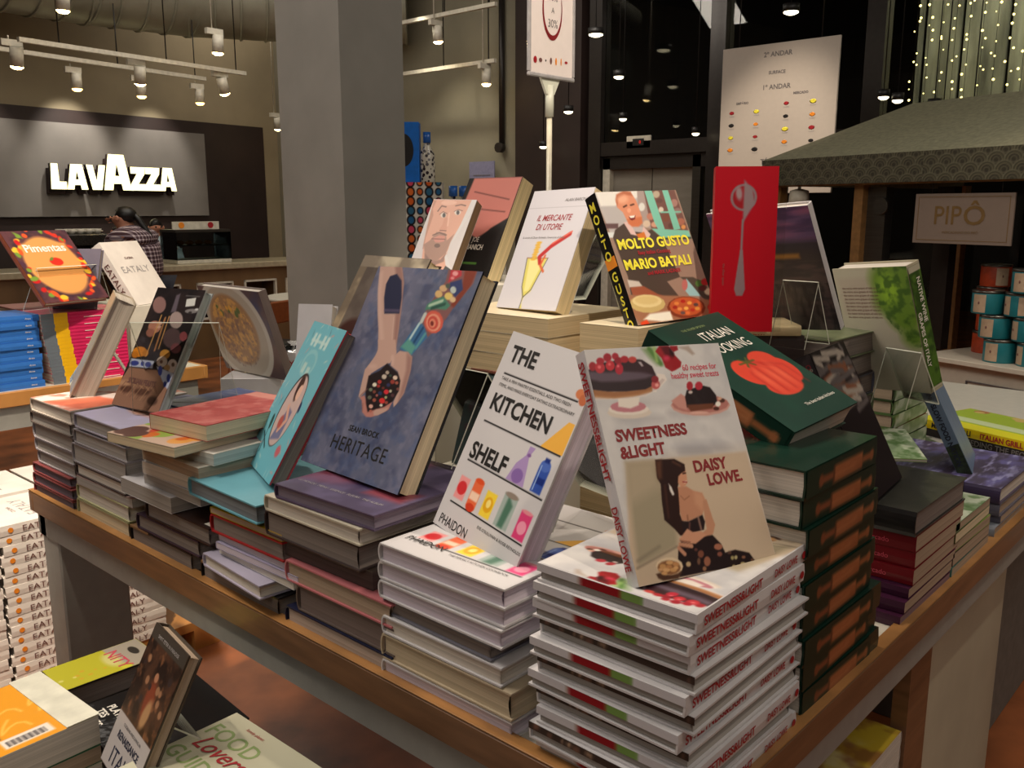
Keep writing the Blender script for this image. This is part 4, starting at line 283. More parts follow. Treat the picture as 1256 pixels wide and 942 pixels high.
SWE = [('p',[(0.933,0.886),(0.906,0.877),(0.838,0.874),(0.744,0.876),(0.643,0.884),(0.555,0.895),(0.496,0.908),(0.478,0.92),(0.502,0.928),(0.565,0.932),(0.656,0.93),(0.758,0.923),(0.85,0.912),(0.913,0.898)],(0.62,0.6,0.62),0.5,12),('p',[(0.435,0.891),(0.416,0.886),(0.367,0.885),(0.299,0.887),(0.225,0.893),(0.16,0.901),(0.117,0.909),(0.103,0.917),(0.12,0.922),(0.166,0.924),(0.233,0.922),(0.307,0.916),(0.373,0.908),(0.419,0.899)],(0.62,0.61,0.63),0.5,12),('p',[(0.692,0.969),(0.666,0.961),(0.599,0.959),(0.505,0.961),(0.405,0.968),(0.317,0.978),(0.258,0.989),(0.239,0.999),(0.262,1.007),(0.325,1.01),(0.415,1.008),(0.516,1.001),(0.608,0.991),(0.671,0.98)],(0.68,0.67,0.68),0.5,12),('p',[(0.899,0.67),(0.871,0.657),(0.803,0.652),(0.711,0.654),(0.613,0.664),(0.528,0.679),(0.472,0.696),(0.455,0.712),(0.48,0.725),(0.543,0.731),(0.633,0.729),(0.732,0.72),(0.821,0.705),(0.881,0.687)],(0.58,0.58,0.62),0.5,12),('p',[(0.718,0.664),(0.703,0.655),(0.669,0.651),(0.622,0.651),(0.571,0.656),(0.528,0.665),(0.499,0.675),(0.491,0.686),(0.505,0.695),(0.538,0.699),(0.584,0.699),(0.635,0.695),(0.68,0.686),(0.71,0.675)],(0.52,0.53,0.58),0.5,12),('p',[(0.332,0.962),(0.315,0.943),(0.278,0.929),(0.229,0.924),(0.178,0.928),(0.135,0.94),(0.107,0.958),(0.1,0.978),(0.116,0.997),(0.152,1.011),(0.2,1.016),(0.252,1.013),(0.296,1.001),(0.325,0.983)],(0.74,0.73,0.73),0.5,12),('p',[(0.363,0.932),(0.343,0.917),(0.297,0.908),(0.233,0.906),(0.166,0.911),(0.108,0.922),(0.069,0.938),(0.058,0.954),(0.077,0.969),(0.121,0.979),(0.183,0.981),(0.251,0.977),(0.311,0.965),(0.351,0.949)],(0.84,0.79,0.74),1,2),('p',[(0.351,0.953),(0.333,0.94),(0.29,0.931),(0.232,0.929),(0.17,0.934),(0.116,0.944),(0.081,0.958),(0.071,0.973),(0.087,0.985),(0.128,0.994),(0.185,0.996),(0.248,0.992),(0.303,0.982),(0.34,0.968)],(0.9,0.86,0.82),1,2),('p',[(0.335,0.969),(0.319,0.956),(0.281,0.946),(0.229,0.944),(0.175,0.948),(0.127,0.957),(0.096,0.971),(0.088,0.987),(0.103,1.0),(0.139,1.009),(0.19,1.013),(0.246,1.009),(0.294,0.999),(0.327,0.985)],(0.74,0.48,0.52),1,1.5),('p',[(0.155,1.036),(0.305,1.026),(0.285,0.981),(0.222,0.966),(0.143,0.983)],(0.9,0.86,0.82),1,2),('p',[(-0.059,1.057),(-0.016,1.036),(0.211,1.025),(0.35,1.032),(0.466,1.073),(0.533,1.118),(0.524,1.151),(0.473,1.162),(0.434,1.05),(-0.023,1.078)],(0.9,0.86,0.83),1,1.5),('p',[(-0.036,1.056),(-0.008,1.037),(0.212,1.028),(0.351,1.035),(0.463,1.077),(0.517,1.119),(0.499,1.128),(0.394,1.069),(0.134,1.053)],(0.8,0.74,0.72),1,1.5),('p',[(-0.027,1.097),(0.139,1.072),(0.291,1.071),(0.418,1.092),(0.404,1.056),(0.3,1.039),(0.13,1.034),(-0.02,1.055)],(0.62,0.42,0.27),1,2),('p',[(-0.018,1.062),(0.132,1.041),(0.302,1.046),(0.402,1.064),(0.39,1.053),(0.256,1.034),(0.089,1.036),(-0.013,1.05)],(0.74,0.54,0.36),0.8,3),('p',[(-0.019,1.155),(0.001,1.209),(0.095,1.244),(0.286,1.261),(0.388,1.249),(0.448,1.205),(0.462,1.138),(0.437,1.095),(0.36,1.071),(0.222,1.067),(0.098,1.075),(-0.019,1.095)],(0.17,0.1,0.12),1,1.5),('p',[(-0.016,1.155),(0.003,1.201),(0.124,1.187),(0.251,1.189),(0.389,1.183),(0.452,1.151),(0.376,1.134),(0.219,1.127),(0.07,1.133)],(0.42,0.36,0.42),0.8,4),('p',[(0.229,1.239),(0.37,1.245),(0.438,1.201),(0.453,1.155),(0.352,1.176),(0.251,1.189)],(0.2,0.1,0.13),1,5),('p',[(0.355,1.238),(0.376,1.237),(0.388,1.211),(0.373,1.208)],(0.74,0.7,0.72),0.9,1.5),('p',[(0.06,1.226),(0.055,1.214),(0.045,1.206),(0.034,1.201),(0.022,1.201),(0.013,1.207),(0.008,1.217),(0.008,1.228),(0.013,1.24),(0.022,1.249),(0.034,1.254),(0.045,1.253),(0.054,1.247),(0.06,1.238)],(0.62,0.14,0.18),1,1.5),('p',[(0.115,1.216),(0.109,1.201),(0.096,1.19),(0.081,1.185),(0.066,1.185),(0.054,1.192),(0.047,1.204),(0.047,1.219),(0.053,1.233),(0.065,1.244),(0.08,1.25),(0.096,1.249),(0.108,1.242),(0.115,1.23)],(0.74,0.2,0.24),1,1.5),('p',[(0.122,1.255),(0.117,1.246),(0.108,1.24),(0.096,1.236),(0.083,1.237),(0.073,1.241),(0.067,1.249),(0.066,1.258),(0.071,1.266),(0.08,1.273),(0.092,1.277),(0.105,1.276),(0.115,1.272),(0.121,1.264)],(0.66,0.14,0.2),1,1.5),('p',[(0.177,1.273),(0.171,1.262),(0.161,1.254),(0.149,1.249),(0.136,1.25),(0.126,1.255),(0.12,1.264),(0.12,1.276),(0.125,1.287),(0.135,1.295),(0.148,1.3),(0.16,1.299),(0.171,1.294),(0.176,1.285)],(0.62,0.12,0.18),1,1.5),('p',[(0.228,1.278),(0.224,1.269),(0.215,1.262),(0.205,1.258),(0.194,1.259),(0.186,1.263),(0.181,1.271),(0.181,1.28),(0.185,1.289),(0.193,1.296),(0.204,1.3),(0.214,1.299),(0.223,1.295),(0.228,1.287)],(0.66,0.14,0.2),1,1.5),('p',[(0.186,1.224),(0.179,1.211),(0.168,1.201),(0.154,1.196),(0.14,1.197),(0.129,1.203),(0.122,1.214),(0.122,1.227),(0.128,1.24),(0.14,1.25),(0.154,1.256),(0.168,1.255),(0.179,1.249),(0.186,1.238)],(0.76,0.18,0.22),1,1.5),('p',[(0.248,1.25),(0.243,1.241),(0.233,1.233),(0.22,1.229),(0.208,1.23),(0.197,1.235),(0.191,1.243),(0.19,1.253),(0.196,1.262),(0.205,1.27),(0.218,1.274),(0.231,1.273),(0.241,1.268),(0.248,1.26)],(0.56,0.1,0.16),1,1.5),('p',[(0.293,1.257),(0.288,1.248),(0.278,1.241),(0.265,1.237),(0.252,1.238),(0.242,1.242),(0.235,1.25),(0.235,1.259),(0.24,1.268),(0.25,1.275),(0.262,1.279),(0.275,1.278),(0.286,1.274),(0.292,1.266)],(0.66,0.14,0.18),1,1.5),('p',[(0.239,1.202),(0.233,1.187),(0.222,1.176),(0.209,1.17),(0.196,1.171),(0.186,1.178),(0.181,1.19),(0.182,1.204),(0.188,1.219),(0.199,1.23),(0.212,1.236),(0.224,1.236),(0.234,1.229),(0.24,1.217)],(0.7,0.14,0.22),1,1.5),('p',[(0.349,1.252),(0.343,1.243),(0.334,1.237),(0.321,1.234),(0.308,1.234),(0.297,1.239),(0.291,1.246),(0.29,1.254),(0.295,1.263),(0.305,1.269),(0.317,1.272),(0.33,1.272),(0.341,1.268),(0.348,1.261)],(0.74,0.26,0.24),1,1.5),('p',[(0.089,1.221),(0.087,1.217),(0.083,1.213),(0.078,1.212),(0.073,1.212),(0.069,1.214),(0.066,1.218),(0.066,1.222),(0.068,1.226),(0.072,1.229),(0.077,1.231),(0.082,1.23),(0.086,1.228),(0.089,1.225)],(0.9,0.44,0.46),1,1.5),('p',[(0.216,1.219),(0.214,1.216),(0.211,1.213),(0.207,1.212),(0.204,1.212),(0.201,1.213),(0.199,1.216),(0.199,1.22),(0.201,1.223),(0.204,1.226),(0.207,1.227),(0.211,1.227),(0.214,1.225),(0.216,1.223)],(0.88,0.42,0.46),1,1.5),('p',[(0.161,1.234),(0.16,1.23),(0.156,1.227),(0.152,1.226),(0.147,1.226),(0.144,1.228),(0.142,1.231),(0.141,1.234),(0.143,1.238),(0.147,1.24),(0.151,1.242),(0.155,1.242),(0.159,1.24),(0.161,1.237)],(0.9,0.4,0.42),1,1.5),('p',[(0.473,1.093),(0.466,1.08),(0.455,1.071),(0.44,1.066),(0.427,1.067),(0.415,1.073),(0.409,1.083),(0.41,1.096),(0.416,1.108),(0.427,1.118),(0.442,1.123),(0.456,1.122),(0.467,1.116),(0.473,1.105)],(0.74,0.34,0.34),1,1.5),('p',[(0.472,1.125),(0.467,1.116),(0.457,1.109),(0.446,1.106),(0.434,1.107),(0.424,1.111),(0.419,1.119),(0.419,1.128),(0.424,1.137),(0.433,1.144),(0.445,1.147),(0.457,1.147),(0.466,1.142),(0.472,1.135)],(0.52,0.12,0.16),1,1.5),('p',[(0.463,1.089),(0.46,1.084),(0.455,1.081),(0.449,1.079),(0.443,1.079),(0.438,1.082),(0.435,1.086),(0.435,1.091),(0.437,1.095),(0.442,1.099),(0.449,1.101),(0.455,1.101),(0.46,1.098),(0.463,1.094)],(0.92,0.62,0.6),1,1.5),('p',[(0.405,1.315),(0.462,1.326),(0.514,1.315),(0.531,1.243),(0.539,1.205),(0.486,1.211),(0.444,1.255)],(0.44,0.56,0.34),0.8,6),('l',[(0.459,1.313),(0.515,1.218)],0.03,(0.3,0.48,0.2),0.8,3),('l',[(0.497,1.32),(0.493,1.236)],0.02,(0.62,0.74,0.44),0.8,3),('p',[(0.499,1.295),(0.536,1.327),(0.609,1.325),(0.632,1.273),(0.673,1.22),(0.66,1.191),(0.612,1.172),(0.583,1.165),(0.544,1.192),(0.533,1.251)],(0.6,0.08,0.12),1,1.5),('p',[(0.618,1.325),(0.674,1.323),(0.672,1.297),(0.635,1.286),(0.614,1.308)],(0.58,0.08,0.12),1,1.5),('p',[(0.544,1.323),(0.6,1.325),(0.632,1.273),(0.615,1.248),(0.565,1.267)],(0.34,0.04,0.08),1,4),('p',[(0.593,1.249),(0.589,1.242),(0.581,1.236),(0.57,1.233),(0.56,1.234),(0.551,1.237),(0.546,1.243),(0.546,1.251),(0.55,1.258),(0.558,1.263),(0.569,1.266),(0.579,1.266),(0.588,1.262),(0.593,1.256)],(0.78,0.2,0.32),1,4),('p',[(0.607,1.317),(0.634,1.281),(0.627,1.256),(0.604,1.274)],(0.16,0.03,0.05),1,3),('p',[(0.672,1.314),(0.759,1.319),(0.792,1.267),(0.77,1.259),(0.731,1.291)],(0.68,0.62,0.58),1,3),('p',[(0.962,0.93),(0.929,0.903),(0.858,0.885),(0.762,0.88),(0.663,0.888),(0.579,0.906),(0.525,0.932),(0.511,0.961),(0.541,0.987),(0.608,1.005),(0.701,1.012),(0.802,1.005),(0.89,0.987),(0.948,0.96)],(0.8,0.62,0.58),1,1.5),('p',[(0.955,0.939),(0.924,0.915),(0.856,0.9),(0.765,0.896),(0.67,0.903),(0.588,0.92),(0.536,0.943),(0.522,0.968),(0.55,0.991),(0.614,1.006),(0.703,1.012),(0.8,1.006),(0.885,0.989),(0.941,0.965)],(0.7,0.46,0.43),1,1.5),('p',[(0.524,0.988),(0.608,1.027),(0.638,1.005),(0.623,0.925),(0.566,0.945)],(0.78,0.56,0.52),1,2),('p',[(0.633,1.005),(0.659,1.045),(0.788,1.066),(0.841,1.051),(0.872,0.999),(0.866,0.949),(0.823,0.935),(0.628,0.941)],(0.13,0.08,0.09),1,1.5),('p',[(0.628,0.957),(0.838,0.951),(0.818,0.919),(0.648,0.915)],(0.42,0.24,0.16),1,2),('p',[(0.713,1.068),(0.707,1.056),(0.698,1.047),(0.687,1.042),(0.676,1.043),(0.668,1.049),(0.664,1.059),(0.666,1.071),(0.671,1.083),(0.681,1.092),(0.692,1.097),(0.703,1.096),(0.711,1.091),(0.715,1.08)],(0.66,0.16,0.2),1,1.5),('p',[(0.789,1.064),(0.782,1.053),(0.771,1.044),(0.758,1.04),(0.744,1.04),(0.734,1.046),(0.729,1.056),(0.729,1.067),(0.736,1.079),(0.747,1.087),(0.76,1.092),(0.774,1.091),(0.784,1.085),(0.789,1.076)],(0.7,0.18,0.24),1,1.5),('p',[(0.699,1.03),(0.696,1.026),(0.691,1.023),(0.683,1.021),(0.676,1.022),(0.67,1.024),(0.667,1.028),(0.666,1.032),(0.669,1.036),(0.675,1.039),(0.682,1.041),(0.689,1.04),(0.695,1.038),(0.699,1.034)],(0.8,0.74,0.72),1,1.5),('p',[(0.93,0.961),(0.926,0.956),(0.919,0.952),(0.91,0.95),(0.9,0.95),(0.893,0.953),(0.888,0.958),(0.888,0.964),(0.892,0.97),(0.899,0.974),(0.909,0.976),(0.918,0.975),(0.926,0.972),(0.93,0.967)],(0.3,0.18,0.14),1,1.5),('p',[(0.89,0.943),(0.886,0.936),(0.878,0.931),(0.869,0.928),(0.859,0.929),(0.852,0.933),(0.848,0.939),(0.848,0.946),(0.853,0.953),(0.86,0.958),(0.87,0.961),(0.879,0.96),(0.886,0.956),(0.89,0.95)],(0.92,0.9,0.86),1,1.5),('p',[(0.869,0.916),(0.865,0.911),(0.857,0.907),(0.847,0.906),(0.837,0.907),(0.829,0.909),(0.824,0.914),(0.823,0.919),(0.827,0.924),(0.835,0.927),(0.844,0.929),(0.855,0.928),(0.863,0.925),(0.868,0.921)],(0.3,0.16,0.12),1,1.5),('p',[(0.909,0.975),(0.906,0.971),(0.901,0.968),(0.894,0.966),(0.888,0.967),(0.882,0.969),(0.879,0.973),(0.879,0.977),(0.882,0.981),(0.887,0.984),(0.894,0.986),(0.901,0.986),(0.906,0.983),(0.909,0.98)],(0.84,0.66,0.56),1,1.5),('p',[(0.782,0.897),(0.774,0.894),(0.753,0.893),(0.723,0.894),(0.69,0.896),(0.662,0.9),(0.643,0.904),(0.637,0.908),(0.645,0.911),(0.666,0.912),(0.695,0.912),(0.728,0.909),(0.757,0.905),(0.776,0.901)],(0.86,0.68,0.62),1,1.5),('p',[(0.104,0.663),(0.301,0.66),(0.989,0.638),(1.006,-0.008),(-0.055,0.003)],(0.77,0.69,0.6),1,4),('p',[(0.4,0.65),(0.989,0.638),(0.99,0.348),(0.516,0.338)],(0.8,0.72,0.63),0.6,30),('p',[(0.104,0.663),(0.298,0.652),(0.332,0.23),(0.314,0.167),(0.021,0.096)],(0.62,0.58,0.49),1,8),('p',[(0.104,0.663),(0.289,0.653),(0.289,0.504),(0.058,0.432)],(0.7,0.64,0.55),0.8,14),('p',[(0.021,0.096),(0.303,0.161),(0.31,0.119),(1.006,-0.008),(-0.021,-0.003)],(0.74,0.67,0.58),1,5),('l',[(0.017,0.096),(0.309,0.168)],0.008,(0.46,0.42,0.36),0.8,3),('l',[(0.031,0.133),(0.194,0.186)],0.014,(0.46,0.43,0.37),0.6,4),('p',[(0.306,0.66),(0.441,0.65),(0.504,0.612),(0.498,0.577),(0.456,0.555),(0.416,0.489),(0.414,0.412),(0.383,0.339),(0.408,0.252),(0.416,0.209),(0.35,0.223),(0.322,0.264),(0.269,0.321),(0.283,0.428),(0.303,0.52),(0.288,0.556)],(0.17,0.09,0.08),1,1.5),('p',[(0.308,0.651),(0.35,0.655),(0.322,0.552),(0.295,0.547),(0.294,0.591)],(0.42,0.27,0.19),0.7,5),('l',[(0.426,0.634),(0.488,0.596)],0.012,(0.4,0.26,0.19),0.7,3),('l',[(0.33,0.508),(0.302,0.333)],0.012,(0.34,0.2,0.15),0.6,3),('p',[(0.463,0.563),(0.501,0.586),(0.498,0.541),(0.493,0.511),(0.476,0.491),(0.44,0.482),(0.425,0.514),(0.438,0.548)],(0.8,0.58,0.46),1,1.5),('p',[(0.464,0.52),(0.493,0.519),(0.482,0.503),(0.466,0.506)],(0.88,0.74,0.68),1,1),('l',[(0.462,0.514),(0.488,0.509)],0.008,(0.6,0.22,0.2),1,1),('l',[(0.476,0.56),(0.495,0.561)],0.008,(0.18,0.1,0.08),1,1.2),('p',[(0.458,0.564),(0.483,0.615),(0.5,0.595),(0.496,0.572)],(0.19,0.1,0.09),1,1.5),('p',[(0.418,0.489),(0.477,0.486),(0.52,0.455),(0.577,0.435),(0.589,0.389),(0.559,0.341),(0.54,0.314),(0.441,0.293),(0.387,0.301),(0.388,0.355)],(0.74,0.53,0.42),1,1.5),('p',[(0.519,0.452),(0.576,0.433),(0.584,0.39),(0.546,0.334),(0.508,0.382)],(0.8,0.6,0.48),0.8,6),('l',[(0.434,0.324),(0.428,0.291)],0.008,(0.5,0.32,0.24),0.8,2),('l',[(0.421,0.437),(0.44,0.413),(0.481,0.429)],0.005,(0.5,0.32,0.24),0.7,1.5),('p',[(0.569,0.392),(0.597,0.397),(0.606,0.292),(0.613,0.248),(0.583,0.201),(0.508,0.179),(0.428,0.15),(0.409,0.185),(0.474,0.201),(0.546,0.232),(0.551,0.299)],(0.74,0.54,0.43),1,1.5),('p',[(0.378,0.302),(0.43,0.291),(0.54,0.314),(0.546,0.274),(0.524,0.231),(0.42,0.225),(0.38,0.223)],(0.14,0.09,0.1),1,1.5),('l',[(0.506,0.305),(0.506,0.238)],0.014,(0.62,0.48,0.42),0.8,2),('l',[(0.437,0.281),(0.418,0.234)],0.012,(0.42,0.28,0.26),0.8,2),('p',[(0.317,0.159),(0.351,0.194),(0.575,0.194),(0.62,0.137),(0.634,0.085),(0.71,0.09),(0.807,0.058),(0.84,-0.003),(0.616,-0.003),(0.454,0.004),(0.278,0.006),(0.29,0.083)],(0.13,0.08,0.09),1,1.5),('p',[(0.409,0.253),(0.442,0.23),(0.502,0.226),(0.535,0.2),(0.443,0.164),(0.404,0.17),(0.359,0.185),(0.335,0.205),(0.358,0.218)],(0.78,0.57,0.46),1,1.5),('l',[(0.342,0.195),(0.406,0.178)],0.008,(0.5,0.32,0.25),0.8,1.5),('l',[(0.336,0.176),(0.41,0.156)],0.024,(0.74,0.54,0.43),1,1.5),('l',[(0.321,0.158),(0.35,0.121)],0.024,(0.72,0.52,0.42),1,1.5),('l',[(0.333,0.166),(0.388,0.148)],0.006,(0.45,0.28,0.22),0.8,1.5),('l',[(0.364,0.487),(0.371,0.456)],0.018,(0.84,0.82,0.8),1,1.5),('p',[(0.358,0.518),(0.372,0.495),(0.373,0.451),(0.358,0.47)],(0.86,0.84,0.82),1,1.2),('p',[(0.481,0.1),(0.476,0.092),(0.468,0.086),(0.458,0.083),(0.449,0.085),(0.442,0.09),(0.438,0.098),(0.439,0.107),(0.443,0.116),(0.451,0.122),(0.461,0.124),(0.471,0.123),(0.478,0.118),(0.482,0.11)],(0.46,0.28,0.22),1,1.5),('p',[(0.515,0.054),(0.509,0.043),(0.499,0.035),(0.488,0.032),(0.478,0.033),(0.47,0.04),(0.467,0.05),(0.468,0.062),(0.474,0.073),(0.483,0.081),(0.494,0.085),(0.504,0.083),(0.512,0.076),(0.516,0.066)],(0.56,0.36,0.28),1,1.5),('p',[(0.375,0.061),(0.371,0.055),(0.365,0.051),(0.358,0.05),(0.35,0.051),(0.344,0.055),(0.341,0.06),(0.341,0.066),(0.344,0.072),(0.351,0.076),(0.358,0.078),(0.366,0.076),(0.372,0.073),(0.375,0.067)],(0.72,0.62,0.48),1,1.5),('p',[(0.625,0.119),(0.619,0.112),(0.609,0.108),(0.596,0.106),(0.583,0.108),(0.572,0.113),(0.565,0.121),(0.565,0.129),(0.57,0.136),(0.58,0.141),(0.593,0.142),(0.607,0.14),(0.618,0.135),(0.624,0.128)],(0.62,0.4,0.32),1,1.5),('p',[(0.61,0.08),(0.606,0.075),(0.6,0.071),(0.592,0.07),(0.584,0.071),(0.577,0.075),(0.574,0.08),(0.574,0.086),(0.577,0.091),(0.584,0.095),(0.592,0.096),(0.6,0.095),(0.606,0.091),(0.61,0.086)],(0.5,0.3,0.25),1,1.5),('p',[(0.687,0.047),(0.684,0.043),(0.68,0.039),(0.674,0.038),(0.669,0.039),(0.665,0.042),(0.663,0.046),(0.663,0.051),(0.666,0.056),(0.67,0.059),(0.676,0.06),(0.681,0.059),(0.686,0.057),(0.688,0.052)],(0.62,0.58,0.4),1,1.5),('p',[(0.713,0.045),(0.71,0.041),(0.706,0.038),(0.7,0.036),(0.695,0.037),(0.691,0.04),(0.689,0.044),(0.689,0.049),(0.692,0.054),(0.697,0.057),(0.702,0.059),(0.708,0.058),(0.712,0.055),(0.714,0.05)],(0.66,0.62,0.46),1,1.5),('p',[(0.758,0.002),(0.755,-0.001),(0.749,-0.004),(0.741,-0.005),(0.733,-0.003),(0.726,-0.0),(0.722,0.004),(0.722,0.008),(0.725,0.012),(0.731,0.015),(0.739,0.015),(0.747,0.014),(0.754,0.011),(0.758,0.007)],(0.7,0.64,0.46),1,1.5),('p',[(0.772,0.038),(0.769,0.035),(0.764,0.032),(0.758,0.032),(0.752,0.033),(0.747,0.035),(0.744,0.039),(0.743,0.042),(0.746,0.046),(0.751,0.048),(0.757,0.048),(0.764,0.047),(0.769,0.045),(0.772,0.041)],(0.5,0.34,0.26),1,1.5),('p',[(0.683,0.002),(0.681,-0.0),(0.676,-0.002),(0.671,-0.002),(0.666,-0.001),(0.661,0.001),(0.659,0.003),(0.659,0.006),(0.661,0.009),(0.665,0.01),(0.67,0.011),(0.675,0.01),(0.68,0.008),(0.682,0.005)],(0.66,0.6,0.44),1,1.5),('p',[(0.445,0.066),(0.441,0.058),(0.436,0.052),(0.431,0.049),(0.426,0.05),(0.422,0.054),(0.421,0.061),(0.422,0.069),(0.426,0.077),(0.431,0.083),(0.437,0.086),(0.442,0.085),(0.445,0.081),(0.446,0.074)],(0.42,0.3,0.24),1,1.5),('p',[(0.474,0.021),(0.471,0.016),(0.465,0.012),(0.459,0.01),(0.453,0.011),(0.449,0.015),(0.446,0.02),(0.447,0.025),(0.45,0.03),(0.455,0.034),(0.461,0.035),(0.467,0.034),(0.471,0.031),(0.474,0.026)],(0.56,0.4,0.3),1,1.5),('p',[(0.678,0.078),(0.676,0.074),(0.671,0.072),(0.665,0.072),(0.659,0.073),(0.653,0.075),(0.65,0.078),(0.65,0.082),(0.653,0.085),(0.658,0.087),(0.664,0.088),(0.67,0.087),(0.675,0.085),(0.678,0.081)],(0.34,0.24,0.2),1,1.5),('p',[(0.824,0.013),(0.822,0.009),(0.817,0.006),(0.813,0.005),(0.808,0.005),(0.805,0.008),(0.803,0.012),(0.803,0.016),(0.806,0.02),(0.81,0.023),(0.815,0.024),(0.819,0.023),(0.823,0.021),(0.824,0.017)],(0.4,0.28,0.22),1,1.5),('p',[(0.445,0.131),(0.443,0.127),(0.439,0.125),(0.433,0.124),(0.428,0.125),(0.424,0.128),(0.422,0.131),(0.422,0.134),(0.424,0.137),(0.428,0.14),(0.433,0.141),(0.438,0.14),(0.442,0.137),(0.445,0.134)],(0.36,0.22,0.2),1,1.5),('p',[(0.128,0.047),(0.314,0.063),(0.298,0.026),(0.267,0.0),(0.164,0.006),(0.136,0.023)],(0.3,0.2,0.15),1,2),('p',[(0.318,0.058),(0.303,0.039),(0.274,0.028),(0.235,0.025),(0.196,0.031),(0.163,0.046),(0.143,0.066),(0.139,0.088),(0.153,0.107),(0.182,0.119),(0.22,0.122),(0.261,0.116),(0.294,0.101),(0.315,0.08)],(0.84,0.76,0.64),1,1.5),('p',[(0.3,0.053),(0.288,0.038),(0.263,0.029),(0.23,0.027),(0.196,0.033),(0.168,0.045),(0.15,0.061),(0.147,0.079),(0.159,0.094),(0.183,0.103),(0.216,0.106),(0.25,0.1),(0.279,0.088),(0.297,0.071)],(0.5,0.34,0.22),1,2),('p',[(0.206,0.077),(0.202,0.072),(0.195,0.069),(0.186,0.068),(0.176,0.07),(0.168,0.073),(0.163,0.078),(0.163,0.084),(0.166,0.089),(0.173,0.092),(0.182,0.093),(0.192,0.091),(0.2,0.088),(0.205,0.082)],(0.74,0.56,0.36),1,1.5),('p',[(0.259,0.088),(0.255,0.084),(0.247,0.081),(0.237,0.081),(0.227,0.082),(0.218,0.086),(0.212,0.091),(0.211,0.096),(0.215,0.1),(0.222,0.102),(0.232,0.103),(0.243,0.101),(0.252,0.098),(0.258,0.093)],(0.8,0.62,0.42),1,1.5),('p',[(0.296,0.074),(0.293,0.069),(0.285,0.066),(0.276,0.066),(0.266,0.067),(0.258,0.071),(0.253,0.076),(0.252,0.081),(0.256,0.086),(0.263,0.089),(0.272,0.089),(0.282,0.088),(0.29,0.084),(0.296,0.079)],(0.72,0.52,0.34),1,1.5),('p',[(0.227,0.054),(0.223,0.049),(0.215,0.046),(0.204,0.045),(0.193,0.047),(0.183,0.051),(0.178,0.057),(0.176,0.062),(0.18,0.067),(0.188,0.07),(0.199,0.071),(0.211,0.069),(0.22,0.065),(0.226,0.059)],(0.82,0.64,0.44),1,1.5),('p',[(0.271,0.046),(0.267,0.042),(0.26,0.039),(0.249,0.039),(0.239,0.04),(0.23,0.044),(0.225,0.049),(0.224,0.054),(0.227,0.059),(0.235,0.062),(0.245,0.062),(0.256,0.06),(0.265,0.057),(0.27,0.052)],(0.76,0.58,0.38),1,1.5),('p',[(0.245,0.068),(0.241,0.064),(0.235,0.062),(0.226,0.062),(0.218,0.063),(0.21,0.066),(0.205,0.07),(0.204,0.075),(0.207,0.078),(0.214,0.081),(0.222,0.081),(0.231,0.079),(0.239,0.076),(0.244,0.072)],(0.7,0.5,0.32),1,1.5),('p',[(0.203,0.038),(0.2,0.035),(0.194,0.033),(0.185,0.032),(0.176,0.034),(0.169,0.037),(0.164,0.041),(0.163,0.045),(0.166,0.048),(0.173,0.051),(0.181,0.051),(0.19,0.05),(0.197,0.046),(0.202,0.042)],(0.78,0.6,0.4),1,1.5),('p',[(0.285,0.056),(0.283,0.052),(0.277,0.05),(0.27,0.049),(0.263,0.05),(0.256,0.053),(0.253,0.057),(0.252,0.061),(0.255,0.065),(0.26,0.067),(0.268,0.068),(0.275,0.067),(0.281,0.064),(0.285,0.06)],(0.8,0.62,0.42),1,1.5),('p',[(0.182,0.063),(0.18,0.059),(0.174,0.057),(0.167,0.056),(0.16,0.057),(0.154,0.06),(0.15,0.064),(0.15,0.068),(0.152,0.072),(0.158,0.074),(0.165,0.075),(0.172,0.074),(0.178,0.071),(0.182,0.067)],(0.78,0.6,0.42),1,1.5)]
